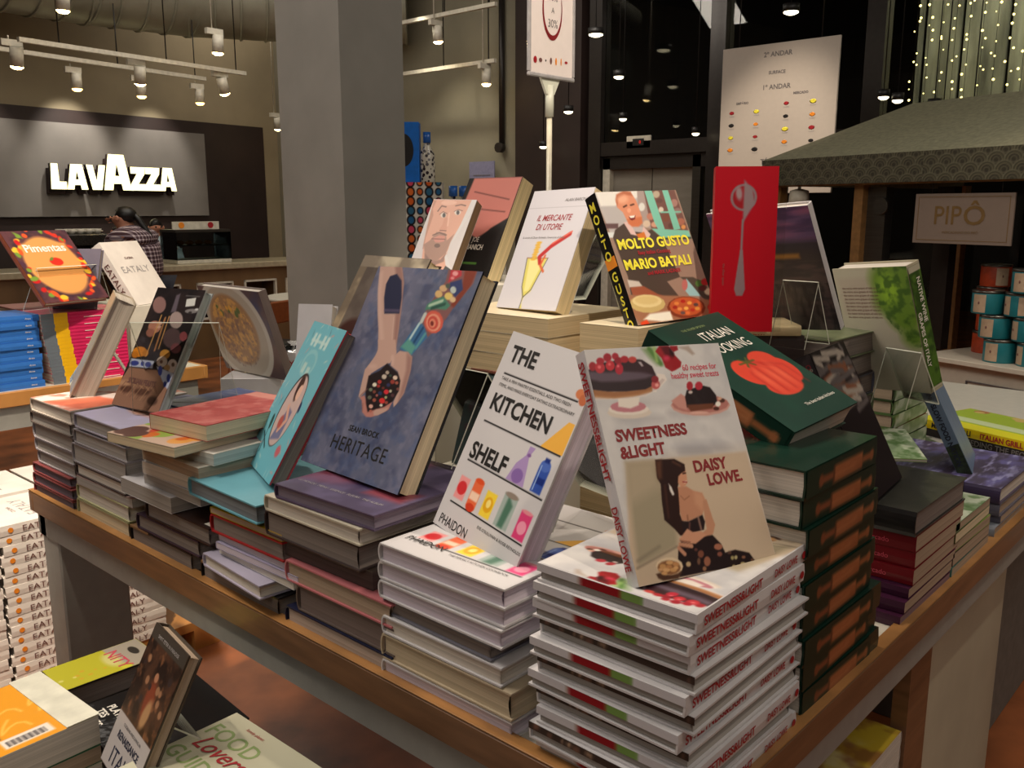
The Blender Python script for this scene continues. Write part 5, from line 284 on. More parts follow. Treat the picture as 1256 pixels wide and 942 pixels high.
JOE = [('p',[(-0.009,1.49),(0.89,1.496),(0.901,1.259),(0.829,1.03),(0.747,0.725),(0.77,0.463),(0.813,0.353),(0.95,0.21),(0.943,0.024),(0.185,-0.016),(0.059,0.243),(0.242,0.403),(0.142,0.703),(0.071,1.085)],(0.84,0.62,0.53),1,1.2),('p',[(0.187,0.59),(0.144,0.799),(0.128,1.202),(0.061,1.316),(0.078,1.482),(0.006,1.48),(0.073,1.027),(0.167,0.59)],(0.66,0.46,0.38),0.7,3),('p',[(0.157,0.666),(0.269,0.746),(0.351,0.901),(0.561,0.889),(0.653,0.759),(0.768,0.877),(0.747,0.725),(0.74,0.537),(0.625,0.419),(0.467,0.356),(0.309,0.443)],(0.56,0.42,0.36),0.75,3),('p',[(0.315,0.786),(0.435,0.847),(0.583,0.833),(0.6,0.739),(0.507,0.716),(0.406,0.713)],(0.78,0.52,0.46),1,1.5),('l',[(0.299,0.776),(0.605,0.777)],0.02,(0.5,0.28,0.24),1,1.2),('l',[(0.293,0.842),(0.416,0.894),(0.596,0.852)],0.03,(0.42,0.29,0.24),0.9,1.5),('p',[(0.547,0.661),(0.547,0.645),(0.533,0.631),(0.509,0.623),(0.478,0.622),(0.448,0.628),(0.424,0.64),(0.41,0.656),(0.411,0.672),(0.424,0.686),(0.449,0.694),(0.48,0.696),(0.51,0.689),(0.534,0.677)],(0.4,0.27,0.22),1,1.5),('p',[(0.258,0.517),(0.48,0.375),(0.665,0.421),(0.74,0.537),(0.759,0.388),(0.549,0.303),(0.326,0.35)],(0.44,0.32,0.28),0.7,4),('p',[(0.428,1.209),(0.429,1.189),(0.418,1.173),(0.395,1.164),(0.366,1.163),(0.336,1.171),(0.312,1.187),(0.298,1.206),(0.296,1.226),(0.308,1.242),(0.331,1.252),(0.36,1.253),(0.389,1.244),(0.414,1.229)],(0.86,0.8,0.76),1,1.2),('p',[(0.414,1.209),(0.417,1.191),(0.413,1.176),(0.401,1.168),(0.385,1.167),(0.367,1.175),(0.351,1.189),(0.341,1.207),(0.337,1.225),(0.341,1.24),(0.353,1.249),(0.369,1.249),(0.387,1.241),(0.403,1.227)],(0.22,0.17,0.16),1,1.2),('p',[(0.74,1.265),(0.74,1.245),(0.727,1.229),(0.701,1.219),(0.669,1.218),(0.636,1.226),(0.61,1.242),(0.595,1.261),(0.595,1.281),(0.609,1.297),(0.634,1.307),(0.667,1.308),(0.699,1.3),(0.725,1.284)],(0.86,0.8,0.76),1,1.2),('p',[(0.71,1.264),(0.713,1.246),(0.709,1.231),(0.698,1.223),(0.682,1.222),(0.664,1.23),(0.648,1.244),(0.638,1.262),(0.634,1.28),(0.638,1.295),(0.65,1.304),(0.666,1.304),(0.684,1.296),(0.699,1.282)],(0.22,0.17,0.16),1,1.2),('l',[(0.2,1.281),(0.244,1.378),(0.353,1.361)],0.028,(0.45,0.3,0.24),1,1.5),('l',[(0.569,1.385),(0.683,1.407),(0.79,1.39)],0.028,(0.45,0.3,0.24),1,1.5),('l',[(0.265,1.221),(0.326,1.274),(0.433,1.238)],0.012,(0.42,0.26,0.22),1,1.2),('l',[(0.58,1.28),(0.656,1.32),(0.767,1.294)],0.012,(0.42,0.26,0.22),1,1.2),('p',[(0.408,1.171),(0.497,1.154),(0.559,0.946),(0.429,0.913),(0.39,0.96),(0.42,1.037)],(0.8,0.56,0.47),0.7,2),('l',[(0.411,0.932),(0.556,0.927)],0.02,(0.48,0.3,0.26),1,1.2),('l',[(0.48,1.249),(0.549,1.022)],0.03,(0.92,0.74,0.65),0.8,2),('p',[(0.567,1.443),(0.556,1.424),(0.511,1.408),(0.441,1.399),(0.36,1.397),(0.283,1.404),(0.226,1.417),(0.2,1.435),(0.211,1.454),(0.257,1.47),(0.327,1.479),(0.409,1.481),(0.486,1.474),(0.542,1.46)],(0.92,0.74,0.66),0.7,4),('p',[(-0.075,0.008),(-0.067,0.294),(0.031,0.336),(0.19,0.022)],(0.12,0.12,0.11),1,1.2),('p',[(0.746,0.014),(0.828,0.316),(1.014,0.25),(1.028,0.01)],(0.12,0.12,0.11),1,1.2),('p',[(0.74,0.537),(0.955,1.222),(1.005,1.508),(0.886,1.506),(0.829,1.03),(0.74,0.462),(0.82,0.334),(0.994,0.249)],(0.82,0.8,0.8),1,1.2)]
FEA = [('p',[(0.317,1.256),(0.331,1.211),(0.314,1.172),(0.27,1.148),(0.209,1.144),(0.141,1.16),(0.08,1.193),(0.039,1.238),(0.026,1.284),(0.043,1.323),(0.087,1.346),(0.149,1.35),(0.217,1.334),(0.277,1.3)],(0.58,0.44,0.42),1,2),('p',[(0.456,1.381),(0.525,1.403),(0.578,1.176),(0.474,1.169)],(0.4,0.36,0.4),1,3),('p',[(0.694,1.343),(0.869,1.368),(0.899,1.272),(0.727,1.25)],(0.86,0.86,0.84),1,1.2),('l',[(0.656,1.384),(0.933,1.384)],0.008,(0.6,0.6,0.6),0.8,1.5),('p',[(0.779,1.094),(0.792,1.049),(0.776,1.011),(0.734,0.988),(0.675,0.983),(0.609,0.998),(0.551,1.031),(0.511,1.074),(0.498,1.119),(0.515,1.158),(0.557,1.181),(0.617,1.185),(0.683,1.17),(0.74,1.137)],(0.66,0.58,0.56),1,2),('p',[(1.006,1.215),(1.0,1.203),(0.971,1.191),(0.923,1.182),(0.867,1.178),(0.813,1.18),(0.773,1.187),(0.753,1.198),(0.759,1.21),(0.789,1.222),(0.836,1.231),(0.893,1.235),(0.946,1.233),(0.987,1.226)],(0.52,0.5,0.5),1,1.5),('p',[(1.011,1.233),(1.01,1.227),(1.002,1.222),(0.987,1.218),(0.97,1.217),(0.952,1.218),(0.938,1.222),(0.931,1.228),(0.931,1.234),(0.94,1.239),(0.954,1.243),(0.972,1.244),(0.99,1.243),(1.004,1.239)],(0.8,0.8,0.8),1,1.5),('p',[(0.9,1.19),(0.9,1.184),(0.893,1.179),(0.88,1.175),(0.864,1.174),(0.849,1.176),(0.836,1.18),(0.829,1.185),(0.829,1.192),(0.836,1.197),(0.849,1.2),(0.865,1.202),(0.88,1.2),(0.893,1.196)],(0.2,0.18,0.18),1,1.5),('p',[(0.392,0.985),(0.398,0.951),(0.377,0.922),(0.333,0.903),(0.274,0.898),(0.212,0.909),(0.158,0.932),(0.125,0.964),(0.119,0.998),(0.14,1.027),(0.185,1.046),(0.245,1.05),(0.307,1.04),(0.359,1.016)],(0.74,0.5,0.42),1,1.5),('p',[(0.311,0.907),(0.316,0.884),(0.301,0.864),(0.271,0.851),(0.231,0.847),(0.188,0.854),(0.152,0.87),(0.129,0.892),(0.125,0.915),(0.139,0.935),(0.17,0.948),(0.21,0.951),(0.253,0.944),(0.289,0.928)],(0.62,0.4,0.34),1,1.5),('p',[(0.393,1.029),(0.393,1.02),(0.382,1.012),(0.363,1.006),(0.34,1.004),(0.316,1.007),(0.297,1.013),(0.287,1.021),(0.287,1.031),(0.297,1.039),(0.316,1.044),(0.339,1.046),(0.363,1.044),(0.382,1.038)],(0.84,0.66,0.58),1,1.5),('p',[(0.392,0.985),(0.391,0.977),(0.38,0.97),(0.361,0.965),(0.337,0.963),(0.314,0.965),(0.296,0.969),(0.286,0.976),(0.287,0.984),(0.298,0.991),(0.317,0.996),(0.341,0.998),(0.364,0.996),(0.382,0.992)],(0.86,0.68,0.6),1,1.5),('p',[(0.886,0.883),(0.898,0.831),(0.873,0.786),(0.815,0.757),(0.735,0.75),(0.649,0.766),(0.574,0.803),(0.526,0.853),(0.513,0.906),(0.539,0.951),(0.598,0.98),(0.679,0.986),(0.764,0.969),(0.838,0.933)],(0.34,0.26,0.27),1,1.5),('p',[(0.989,0.909),(0.996,0.884),(0.987,0.863),(0.963,0.849),(0.929,0.846),(0.893,0.855),(0.86,0.873),(0.838,0.897),(0.831,0.922),(0.84,0.944),(0.864,0.957),(0.898,0.96),(0.935,0.951),(0.967,0.933)],(0.56,0.28,0.3),1,1.5),('p',[(0.955,0.767),(0.96,0.74),(0.944,0.716),(0.911,0.701),(0.866,0.697),(0.818,0.705),(0.777,0.723),(0.751,0.748),(0.746,0.775),(0.762,0.799),(0.796,0.814),(0.841,0.818),(0.889,0.81),(0.929,0.792)],(0.46,0.26,0.28),1,1.5),('p',[(0.791,0.681),(0.796,0.656),(0.779,0.633),(0.745,0.618),(0.699,0.614),(0.651,0.621),(0.61,0.638),(0.585,0.662),(0.58,0.688),(0.597,0.711),(0.632,0.726),(0.678,0.73),(0.726,0.722),(0.766,0.705)],(0.72,0.5,0.2),1,1.5),('p',[(0.301,0.672),(0.303,0.644),(0.275,0.619),(0.224,0.602),(0.158,0.595),(0.091,0.602),(0.036,0.62),(0.005,0.645),(0.003,0.673),(0.032,0.699),(0.084,0.716),(0.151,0.722),(0.217,0.715),(0.271,0.697)],(0.84,0.52,0.14),1,1.5),('p',[(0.151,0.622),(0.155,0.604),(0.144,0.587),(0.121,0.577),(0.089,0.574),(0.056,0.579),(0.028,0.592),(0.01,0.609),(0.006,0.628),(0.017,0.644),(0.04,0.654),(0.072,0.657),(0.105,0.652),(0.133,0.639)],(0.74,0.44,0.12),1,1.5),('p',[(0.349,0.658),(0.353,0.64),(0.344,0.624),(0.323,0.614),(0.295,0.611),(0.265,0.617),(0.238,0.629),(0.221,0.647),(0.217,0.665),(0.226,0.681),(0.247,0.691),(0.275,0.694),(0.306,0.688),(0.332,0.676)],(0.74,0.46,0.12),1,1.5),('l',[(0.31,1.122),(0.319,0.62)],0.02,(0.82,0.62,0.36),1,1.5),('l',[(0.409,1.093),(0.45,0.703)],0.035,(0.66,0.46,0.3),1,1.5),('l',[(0.478,1.116),(0.518,0.727)],0.02,(0.78,0.58,0.36),1,1.5),('p',[(0.795,0.593),(0.801,0.565),(0.784,0.54),(0.748,0.523),(0.7,0.519),(0.649,0.527),(0.606,0.546),(0.578,0.573),(0.572,0.601),(0.589,0.627),(0.626,0.643),(0.674,0.648),(0.725,0.639),(0.768,0.62)],(0.78,0.7,0.64),1,1.5),('p',[(1.022,0.563),(1.033,0.527),(1.021,0.497),(0.99,0.477),(0.945,0.473),(0.895,0.484),(0.851,0.509),(0.82,0.543),(0.809,0.579),(0.821,0.609),(0.852,0.629),(0.898,0.633),(0.947,0.621),(0.992,0.596)],(0.8,0.72,0.68),1,1.5),('p',[(0.705,0.585),(0.707,0.576),(0.703,0.568),(0.693,0.563),(0.679,0.561),(0.664,0.564),(0.652,0.57),(0.643,0.579),(0.641,0.588),(0.645,0.596),(0.656,0.601),(0.669,0.602),(0.684,0.599),(0.697,0.593)],(0.45,0.3,0.24),1,1.5),('p',[(0.954,0.574),(0.957,0.563),(0.954,0.554),(0.944,0.549),(0.931,0.547),(0.916,0.551),(0.903,0.558),(0.894,0.568),(0.891,0.578),(0.894,0.587),(0.904,0.593),(0.917,0.594),(0.932,0.591),(0.945,0.583)],(0.4,0.28,0.22),1,1.5),('p',[(0.891,0.532),(0.893,0.517),(0.883,0.504),(0.863,0.495),(0.835,0.492),(0.807,0.496),(0.783,0.506),(0.768,0.52),(0.766,0.535),(0.776,0.548),(0.797,0.557),(0.824,0.56),(0.852,0.556),(0.876,0.546)],(0.68,0.52,0.34),1,1.5),('p',[(0.025,0.565),(0.526,0.576),(0.551,0.49),(0.056,0.468)],(0.72,0.74,0.82),1,1.2),('p',[(0.233,0.525),(0.232,0.511),(0.213,0.497),(0.18,0.488),(0.139,0.484),(0.099,0.486),(0.066,0.494),(0.049,0.507),(0.05,0.521),(0.069,0.535),(0.102,0.544),(0.143,0.548),(0.184,0.546),(0.215,0.537)],(0.22,0.26,0.54),1,1.2),('p',[(0.349,0.529),(0.352,0.517),(0.348,0.506),(0.336,0.499),(0.319,0.498),(0.301,0.502),(0.285,0.51),(0.274,0.522),(0.271,0.534),(0.275,0.544),(0.287,0.551),(0.304,0.553),(0.322,0.549),(0.338,0.54)],(0.22,0.26,0.54),1,1.2),('p',[(0.495,0.532),(0.496,0.518),(0.485,0.506),(0.464,0.498),(0.435,0.495),(0.407,0.498),(0.382,0.507),(0.368,0.52),(0.366,0.534),(0.378,0.546),(0.4,0.555),(0.428,0.557),(0.457,0.554),(0.48,0.545)],(0.22,0.26,0.54),1,1.2),('p',[(0.061,0.459),(0.652,0.482),(0.994,0.296),(1.0,0.015),(0.002,-0.014),(-0.019,0.259)],(0.58,0.43,0.35),1,2),('p',[(0.614,0.523),(0.996,0.472),(0.998,0.288),(0.843,0.368)],(0.7,0.72,0.8),1,1.2),('p',[(0.763,0.484),(0.773,0.459),(0.774,0.438),(0.764,0.425),(0.746,0.424),(0.723,0.433),(0.699,0.451),(0.68,0.476),(0.67,0.501),(0.669,0.522),(0.679,0.535),(0.697,0.536),(0.721,0.527),(0.744,0.508)],(0.22,0.26,0.54),1,1.2),('p',[(0.972,0.417),(0.981,0.397),(0.981,0.38),(0.972,0.369),(0.956,0.368),(0.937,0.375),(0.917,0.39),(0.902,0.41),(0.893,0.43),(0.893,0.448),(0.902,0.458),(0.918,0.46),(0.938,0.452),(0.957,0.437)],(0.22,0.26,0.54),1,1.2),('p',[(0.944,0.344),(0.949,0.329),(0.948,0.317),(0.939,0.309),(0.926,0.308),(0.91,0.313),(0.895,0.323),(0.883,0.337),(0.877,0.352),(0.879,0.364),(0.887,0.372),(0.901,0.374),(0.917,0.369),(0.932,0.358)],(0.22,0.26,0.54),1,1.2),('p',[(0.32,0.223),(0.318,0.202),(0.291,0.182),(0.242,0.168),(0.182,0.161),(0.123,0.164),(0.076,0.175),(0.05,0.193),(0.052,0.214),(0.08,0.233),(0.129,0.248),(0.189,0.254),(0.248,0.252),(0.295,0.24)],(0.34,0.22,0.18),1,4),('p',[(0.682,0.227),(0.678,0.206),(0.644,0.186),(0.586,0.17),(0.516,0.163),(0.448,0.164),(0.394,0.174),(0.367,0.192),(0.371,0.212),(0.406,0.233),(0.464,0.248),(0.535,0.256),(0.602,0.254),(0.655,0.244)],(0.36,0.24,0.2),1,4),('p',[(0.895,0.144),(0.898,0.121),(0.88,0.101),(0.845,0.086),(0.8,0.081),(0.753,0.086),(0.714,0.1),(0.69,0.12),(0.687,0.143),(0.706,0.164),(0.741,0.178),(0.787,0.184),(0.834,0.179),(0.872,0.165)],(0.34,0.24,0.2),1,4),('p',[(0.278,0.29),(0.272,0.274),(0.234,0.257),(0.173,0.244),(0.101,0.236),(0.032,0.236),(-0.021,0.243),(-0.047,0.256),(-0.04,0.272),(-0.001,0.289),(0.06,0.303),(0.133,0.31),(0.202,0.311),(0.254,0.304)],(0.7,0.54,0.42),1,4),('l',[(0.017,0.153),(0.106,0.29),(0.352,0.262)],0.014,(0.46,0.32,0.26),0.8,2),('l',[(0.093,0.147),(0.186,0.292),(0.412,0.258)],0.014,(0.7,0.54,0.42),0.8,2),('l',[(0.169,0.14),(0.266,0.293),(0.471,0.253)],0.014,(0.46,0.32,0.26),0.8,2),('l',[(0.245,0.134),(0.344,0.294),(0.529,0.249)],0.014,(0.7,0.54,0.42),0.8,2),('l',[(0.32,0.128),(0.423,0.295),(0.588,0.245)],0.014,(0.46,0.32,0.26),0.8,2),('l',[(0.395,0.122),(0.501,0.296),(0.646,0.24)],0.014,(0.7,0.54,0.42),0.8,2),('l',[(0.469,0.116),(0.578,0.297),(0.703,0.236)],0.014,(0.46,0.32,0.26),0.8,2),('l',[(0.543,0.111),(0.655,0.299),(0.761,0.232)],0.014,(0.7,0.54,0.42),0.8,2),('l',[(0.616,0.105),(0.731,0.3),(0.818,0.228)],0.014,(0.46,0.32,0.26),0.8,2)]
def run(c, ops, A0=None):
    k = c.A/A0 if A0 else 1
    ops = [(o[0], [(x, y*k) for x, y in o[1]], *o[2:]) for o in ops]
    for o in ops:
        if o[0] == 'p': c.p(o[1], o[2], o[3], o[4])
        elif o[0] == 'l': c.l(o[1], o[2], o[3], o[4], o[5])
    return c
def c_sweet(w, h, n):
    c = Cv(w, h, n, (.80, .79, .79)); c.mottle(5, (.70, .70, .72), .5, .55, 3); c.mottle(9, (.88, .87, .86), .5, .6, 3)
    return run(c, SWE, 1.327)

def c_edge_dark(w, h, n):
    c = Cv(w, h, n, (.24, .19, .17)); c.spots(10, 0, 1, 0, c.A, .008, .02, [(.72, .60, .50), (.5, .36, .3)]); return c
def c_sweet_edge(w, h, n):  # strip of cover picture on the board's edge
    c = Cv(w, h, n, (.78, .77, .79)); c.g(0, 1, (.66, .58, .53), .28, .40); c.e(.44, c.A/2, .14, .2, (.55, .08, .12)); c.e(.62, c.A/2, .07, .3, (.45, .58, .30)); return c
def c_kitchen(w, h, n):
    c = Cv(w, h, n, (.80, .79, .80)); A = c.A; K = (.12, .11, .12)
    for y, x1 in ((A*.795, .93), (A*.55, .98), (A*.348, .98), (A*.135, .97)): c.g(y-.006, y+.006, K, .09, x1)
    def it(x, y, w_, h_, col, t=2): c.p([(x, y), (x+w_, y), (x+w_, y+h_), (x, y+h_)], col, 1, t)
    c.p([(.76, A*.555), (.99, A*.555), (.99, A*.70), (.93, A*.70)], (.93, .70, .30)); c.e(.93, A*.83, .05, .035, (.80, .48, .32)); c.e(.97, A*.81, .04, .04, (.74, .42, .28))
    c.p([(.56, A*.355), (.76, A*.355), (.72, A*.45), (.70, A*.49), (.73, A*.535), (.67, A*.535), (.665, A*.49), (.60, A*.44)], (.66, .56, .76)); c.e(.66, A*.39, .06, .05, (.52, .40, .66)); c.e(.695, A*.495, .02, .012, (.5, .35, .6))
    it(.83, A*.36, .11, A*.12, (.20, .32, .66)); c.e(.885, A*.485, .053, .04, (.30, .42, .74)); it(.86, A*.50, .05, A*.02, (.12, .20, .50)); it(.84, A*.40, .09, A*.03, (.10, .18, .48)); c.l([(.85, A*.37), (.85, A*.48)], .01, (.6, .7, .88))
    it(.10, A*.16, .12, A*.11, (.92, .60, .60)); c.e(.16, A*.215, .055, .05, (.82, .20, .22)); it(.27, A*.155, .11, A*.13, (.90, .42, .26)); it(.275, A*.19, .10, A*.04, (.96, .82, .72)); c.e(.325, A*.285, .05, .02, (.86, .32, .16)); c.e(.325, A*.155, .05, .03, (.80, .25, .15))
    it(.44, A*.15, .12, A*.12, (.94, .82, .25)); c.e(.50, A*.21, .05, .055, (.88, .66, .12)); c.e(.5, A*.215, .025, .03, (.96, .88, .5))
    it(.62, A*.148, .15, A*.155, (.62, .68, .66)); c.p([(.66, A*.15), (.72, A*.15), (.74, A*.26), (.67, A*.30)], (.30, .45, .38), 1, 4); c.e(.695, A*.30, .072, .02, (.55, .50, .46)); it(.84, A*.145, .12, A*.125, (.86, .26, .48)); c.e(.90, A*.20, .045, .045, (.94, .60, .70)); c.e(.90, A*.27, .058, .014, (.90, .55, .60))
    return c
def c_heritage(w, h, n):
    c = Cv(w, h, n, (.36, .38, .47)); A = c.A
    c.mottle(3, (.45, .45, .54), .8, .5, 2.5); c.mottle(9, (.27, .29, .40), .7, .58, 4); c.mottle(24, (.54, .54, .62), .35, .6, 4); c.mottle(14, (.27, .34, .50), .4, .62, 4); c.p([(0, .40), (.12, A*.5), (.0, A)], (.46, .44, .50), .5, 30)
    return run(c, HER, 1.307)

def c_heart(w, h, n):  # pale blue cover with an oval portrait
    c = Cv(w, h, n, (.44, .72, .78)); A = c.A
    for k in range(60): x, y = c.rng.rand(), c.rng.rand()*A; (abs(x-.62) < .2 and abs(y-A*.45) < .35) or c.e(x, y, .03, .008, [(.64, .80, .82), (.30, .50, .58), (.80, .62, .62), (.72, .82, .80)][k % 4], c.rng.uniform(0, 180), 2)
    for x in (.22, .33, .52, .63): c.g(A*.84, A*.93, (.78, .88, .86), x, x+.07, .9, 2)
    c.g(A*.87, A*.89, (.78, .88, .86), .2, .7, .8, 2); c.e(.45, A*.73, .20, .13, (.54, .77, .80)); c.e(.45, A*.73, .15, .09, (.46, .73, .78)); c.g(A*.66, A*.73, (.75, .85, .82), .33, .42, .8, 2); c.g(A*.66, A*.71, (.75, .85, .82), .47, .56, .8, 2)
    c.e(.54, A*.42, .24, .34, (.16, .16, .18), -8); c.e(.545, A*.415, .225, .325, (.80, .70, .68), -8); c.p([(.42, A*.20), (.66, A*.24), (.66, A*.42), (.52, A*.44)], (.46, .46, .60), 1, 3)
    c.e(.58, A*.55, .07, .09, (.88, .72, .66)); c.e(.54, A*.57, .07, .12, (.22, .14, .14), 10, 2); c.e(.585, A*.545, .05, .07, (.90, .74, .66)); c.l([(.50, A*.44), (.62, A*.36), (.52, A*.28)], .05, (.86, .66, .58)); c.e(.49, A*.33, .06, .06, (.72, .35, .32), 0, 3)
    c.l([(.18, A*.22), (.40, A*.14)], .02, (.15, .25, .28)); c.e(.24, A*.30, .035, .07, (.18, .30, .30), 20); c.l([(.24, A*.26), (.30, A*.10)], .014, (.15, .25, .28)); c.e(.80, A*.18, .06, .05, (.80, .40, .44), 0, 3)
    c.e(.80, A*.47, .025, .05, (.16, .20, .38), 20); return c
def c_feast(w, h, n):
    c = Cv(w, h, n, (.13, .11, .12)); c.mottle(6, (.22, .17, .17), .6); return run(c, FEA)

def c_plate(w, h, n):
    c = Cv(w, h, n, (.30, .22, .24)); A = c.A; c.p([(.5, A), (1, A), (1, .5), (.75, .4)], (.20, .24, .44), .8, 20); c.mottle(5, (.44, .30, .26), .6)
    c.e(.42, A*.50, .52, .50, (.80, .78, .74)); c.e(.42, A*.5, .46, .44, (.72, .68, .62)); c.e(.40, A*.52, .36, .34, (.66, .50, .34), 0, 4); c.mottle(24, (.86, .66, .36), .9, .5, 5, ((c.X-.4)**2+(c.Y-A*.52)**2 < .10)); c.mottle(30, (.48, .36, .34), .7, .6, 5, ((c.X-.4)**2+(c.Y-A*.45)**2 < .10)); c.spots(14, .2, .6, A*.68, A*.78, .012, .03, [(.35, .42, .20), (.88, .66, .25)]); return c
def c_face(w, h, n):
    return run(Cv(w, h, n, (.80, .77, .77)), JOE, 1.5)

def c_face_dark(w, h, n):
    c = Cv(w, h, n, (.12, .11, .11)); A = c.A; c.p([(.1, A), (1, A), (1, A*.60), (.75, A*.5), (.6, A*.38), (.35, A*.45), (.05, A*.6)], (.78, .48, .44), 1, 3); c.l([(.2, A*.86), (.9, A*.78)], .02, (.5, .3, .28)); c.l([(.15, A*.70), (.9, A*.66)], .02, (.5, .3, .28)); c.p([(0, A*.5), (.55, A*.40), (1, A*.60), (1, 0), (0, 0)], (.14, .13, .13), 1, 3); c.l([(.1, A*.16), (.7, A*.16)], .03, (.35, .55, .25)); return c
def c_mercante(w, h, n):
    c = Cv(w, h, n, (.80, .79, .82)); A = c.A; c.g(A*.845, A*.85, (.70, .69, .72))
    c.p([(.27, .42*A), (.60, .42*A), (.50, .14*A), (.42, .10*A), (.40, 0), (.44, 0), (.385, .10*A), (.32, .2*A)], (.84, .80, .42), 1, 2); c.p([(.31, .41*A), (.56, .41*A), (.46, .15*A), (.39, .14*A)], (.90, .87, .60), 1, 3); c.l([(.26, .42*A), (.33, .18*A), (.40, .1*A), (.40, 0)], .012, (.36, .34, .34)); c.l([(.61, .42*A), (.50, .16*A), (.40, .09*A)], .012, (.36, .34, .34)); c.l([(.26, .42*A), (.61, .42*A)], .010, (.6, .4, .3))
    for k in range(8): c.e(.37+.01*(k % 2), A*(.41+.02*k), .045, .016, (.86, .68, .28)); 
    c.l([(.50, A*.38), (.46, A*.43), (.60, A*.52), (.84, A*.62)], .055, (.72, .20, .20), 1, 2); c.l([(.55, A*.44), (.52, A*.36), (.60, A*.31)], .03, (.82, .40, .24), 1, 2); c.l([(.6, A*.54), (.86, A*.64)], .02, (.86, .42, .34)); return c
def c_molto(w, h, n):
    return run(Cv(w, h, n, (.60, .50, .44)), MOL, 1.23)

def c_red(w, h, n):
    c = Cv(w, h, n, (.64, .02, .10)); A = c.A; g = (.50, .42, .44)
    c.e(.46, A*.815, .21, .215, g); c.e(.46, A*.815, .17, .18, (.55, .08, .12)); c.p([(.46, A*.92), (.60, A*.86), (.64, A*.78), (.46, A*.66)], (.52, .45, .47), 1, 3); c.e(.385, A*.84, .05, .11, (.58, .50, .52), 8, 3); c.l([(.46, A*.68), (.455, A*.45)], .035, g); c.p([(.435, A*.50), (.48, A*.50), (.54, A*.26), (.50, A*.22), (.40, A*.22), (.365, A*.26)], g); return c
def c_land(w, h, n):
    c = Cv(w, h, n, (.26, .24, .26)); A = c.A; c.g(A*.72, A, (.46, .38, .56)); c.mottle(4, (.70, .44, .60), .8, .5, 3, c.Y > A*.74, .6, 2); c.mottle(7, (.30, .26, .42), .7, .5, 3, c.Y > A*.8, .6, 3); c.g(A*.66, A*.74, (.26, .25, .30), 0, 1, .9, 8); c.g(A*.60, A*.64, (.66, .50, .26), 0, .8, 1, 3); c.mottle(12, (.40, .34, .34), .7, .5, 4, c.Y < A*.58, .5, 2); c.mottle(20, (.16, .15, .17), .7, .55, 4, c.Y < A*.4, 1.5, .5); return c
def c_wine(w, h, n):
    c = Cv(w, h, n, (.74, .71, .64)); A = c.A; c.g(A*.62, A*.92, (.70, .62, .58), .05, .55, .5, 6)
    for x, y, r in ((.80, .80, .26), (.72, .90, .22), (.86, .62, .22), (.92, .95, .2), (.92, .45, .14), (.66, .72, .16)): c.e(x, A*y, r, r*.9, (.42, .55, .20), 0, 14)
    c.e(.72, A*.82, .13, .16, (.58, .74, .22), 0, 14); c.mottle(14, (.24, .36, .14), .8, .55, 4, (c.X > .55)*(c.Y > A*.35)*(c.I[..., 1] > c.I[..., 0]+.04)); c.g(.2*A, .34*A, (.60, .60, .56), .3, .8, .5, 14); return c
def c_wine_spine(w, h, n):
    c = Cv(w, h, n, (.22, .32, .14)); c.mottle(3, (.34, .48, .18), .8); c.g(0, c.A*.02, (.75, .72, .64)); c.g(c.A*.95, c.A, (.72, .70, .62)); return c
def c_studio(w, h, n):
    c = Cv(w, h, n, (.13, .11, .12)); A = c.A; c.mottle(5, (.20, .17, .18), .7)
    for k in range(26): x, y = c.rng.uniform(.05, .95), c.rng.uniform(A*.42, A*.96); r = c.rng.uniform(.03, .08); c.e(x, y, r, r, [(.60, .58, .55), (.42, .40, .40), (.55, .12, .14), (.70, .68, .64)][k % 4]); c.e(x, y, r*.75, r*.75, [(.16, .13, .14), (.52, .40, .32), (.30, .24, .22)][k % 3])
    c.g(0, A*.40, (.09, .08, .09), a=.9, soft=6); return c
def c_studio_spine(w, h, n):
    c = Cv(w, h, n, (.13, .10, .11)); A = c.A
    for k in range(46): y = c.rng.uniform(A*.55, A*.99); c.l([(c.rng.rand(), y), (c.rng.rand(), y-A*.03)], .06, [(.62, .58, .54), (.48, .30, .22), (.36, .33, .33)][k % 3], 1, 2)
    return c
def c_oven(w, h, n):
    c = Cv(w, h, n, (.05, .22, .17)); A = c.A; t = (.80, .24, .16); c.mottle(3, (.03, .16, .13), .5)
    for x, y, rx, ry, ro in ((.60, .40, .26, .20, 0), (.40, .46, .16, .17, 20), (.78, .40, .14, .17, -20), (.55, .30, .22, .12, 0), (.70, .52, .16, .12, 0)): c.e(x, A*y, rx, ry, t, ro, 2)
    for x in (.38, .50, .62, .74, .84): c.l([(.52, A*.54), (x, A*.44), (x, A*.26)], .02, (.66, .12, .10), .6, 5)
    for x in (.45, .58, .69): c.e(x, A*.38, .03, .12, (.90, .42, .30), 0, 8, .7)
    for a in range(0, 360, 60): c.l([(.50, A*.54), (.50+.10*math.cos(R(a)), A*.54+.06*math.sin(R(a)))], .02, (.30, .32, .12), 1, 2)
    return c
def c_oven_spine(w, h, n):  # rolling pin, w = spine length
    c = Cv(w, h, n, (.05, .17, .13)); A = c.A; m = A*.42; o = (.66, .40, .25)
    c.g(m-A*.32, m+A*.32, o, .36, .78, 1, 1.2); c.mottle(14, (.76, .50, .33), .6, .5, 4, (c.X > .37)*(c.X < .77)*(abs(c.Y-m) < A*.3), .4, 3); c.g(m-A*.30, m-A*.18, (.46, .25, .16), .36, .78, .6, 4); c.g(m-A*.14, m+A*.14, (.60, .36, .22), .78, .93, 1, 1.5); c.e(.93, m, .03, A*.22, (.62, .38, .24)); c.g(m-A*.14, m+A*.14, (.52, .30, .20), .20, .36, 1, 1.5); c.e(.19, m, .03, A*.24, (.50, .28, .18)); c.g(m-A*.3, m+A*.3, (.36, .20, .13), .355, .375, 1, 1); return c
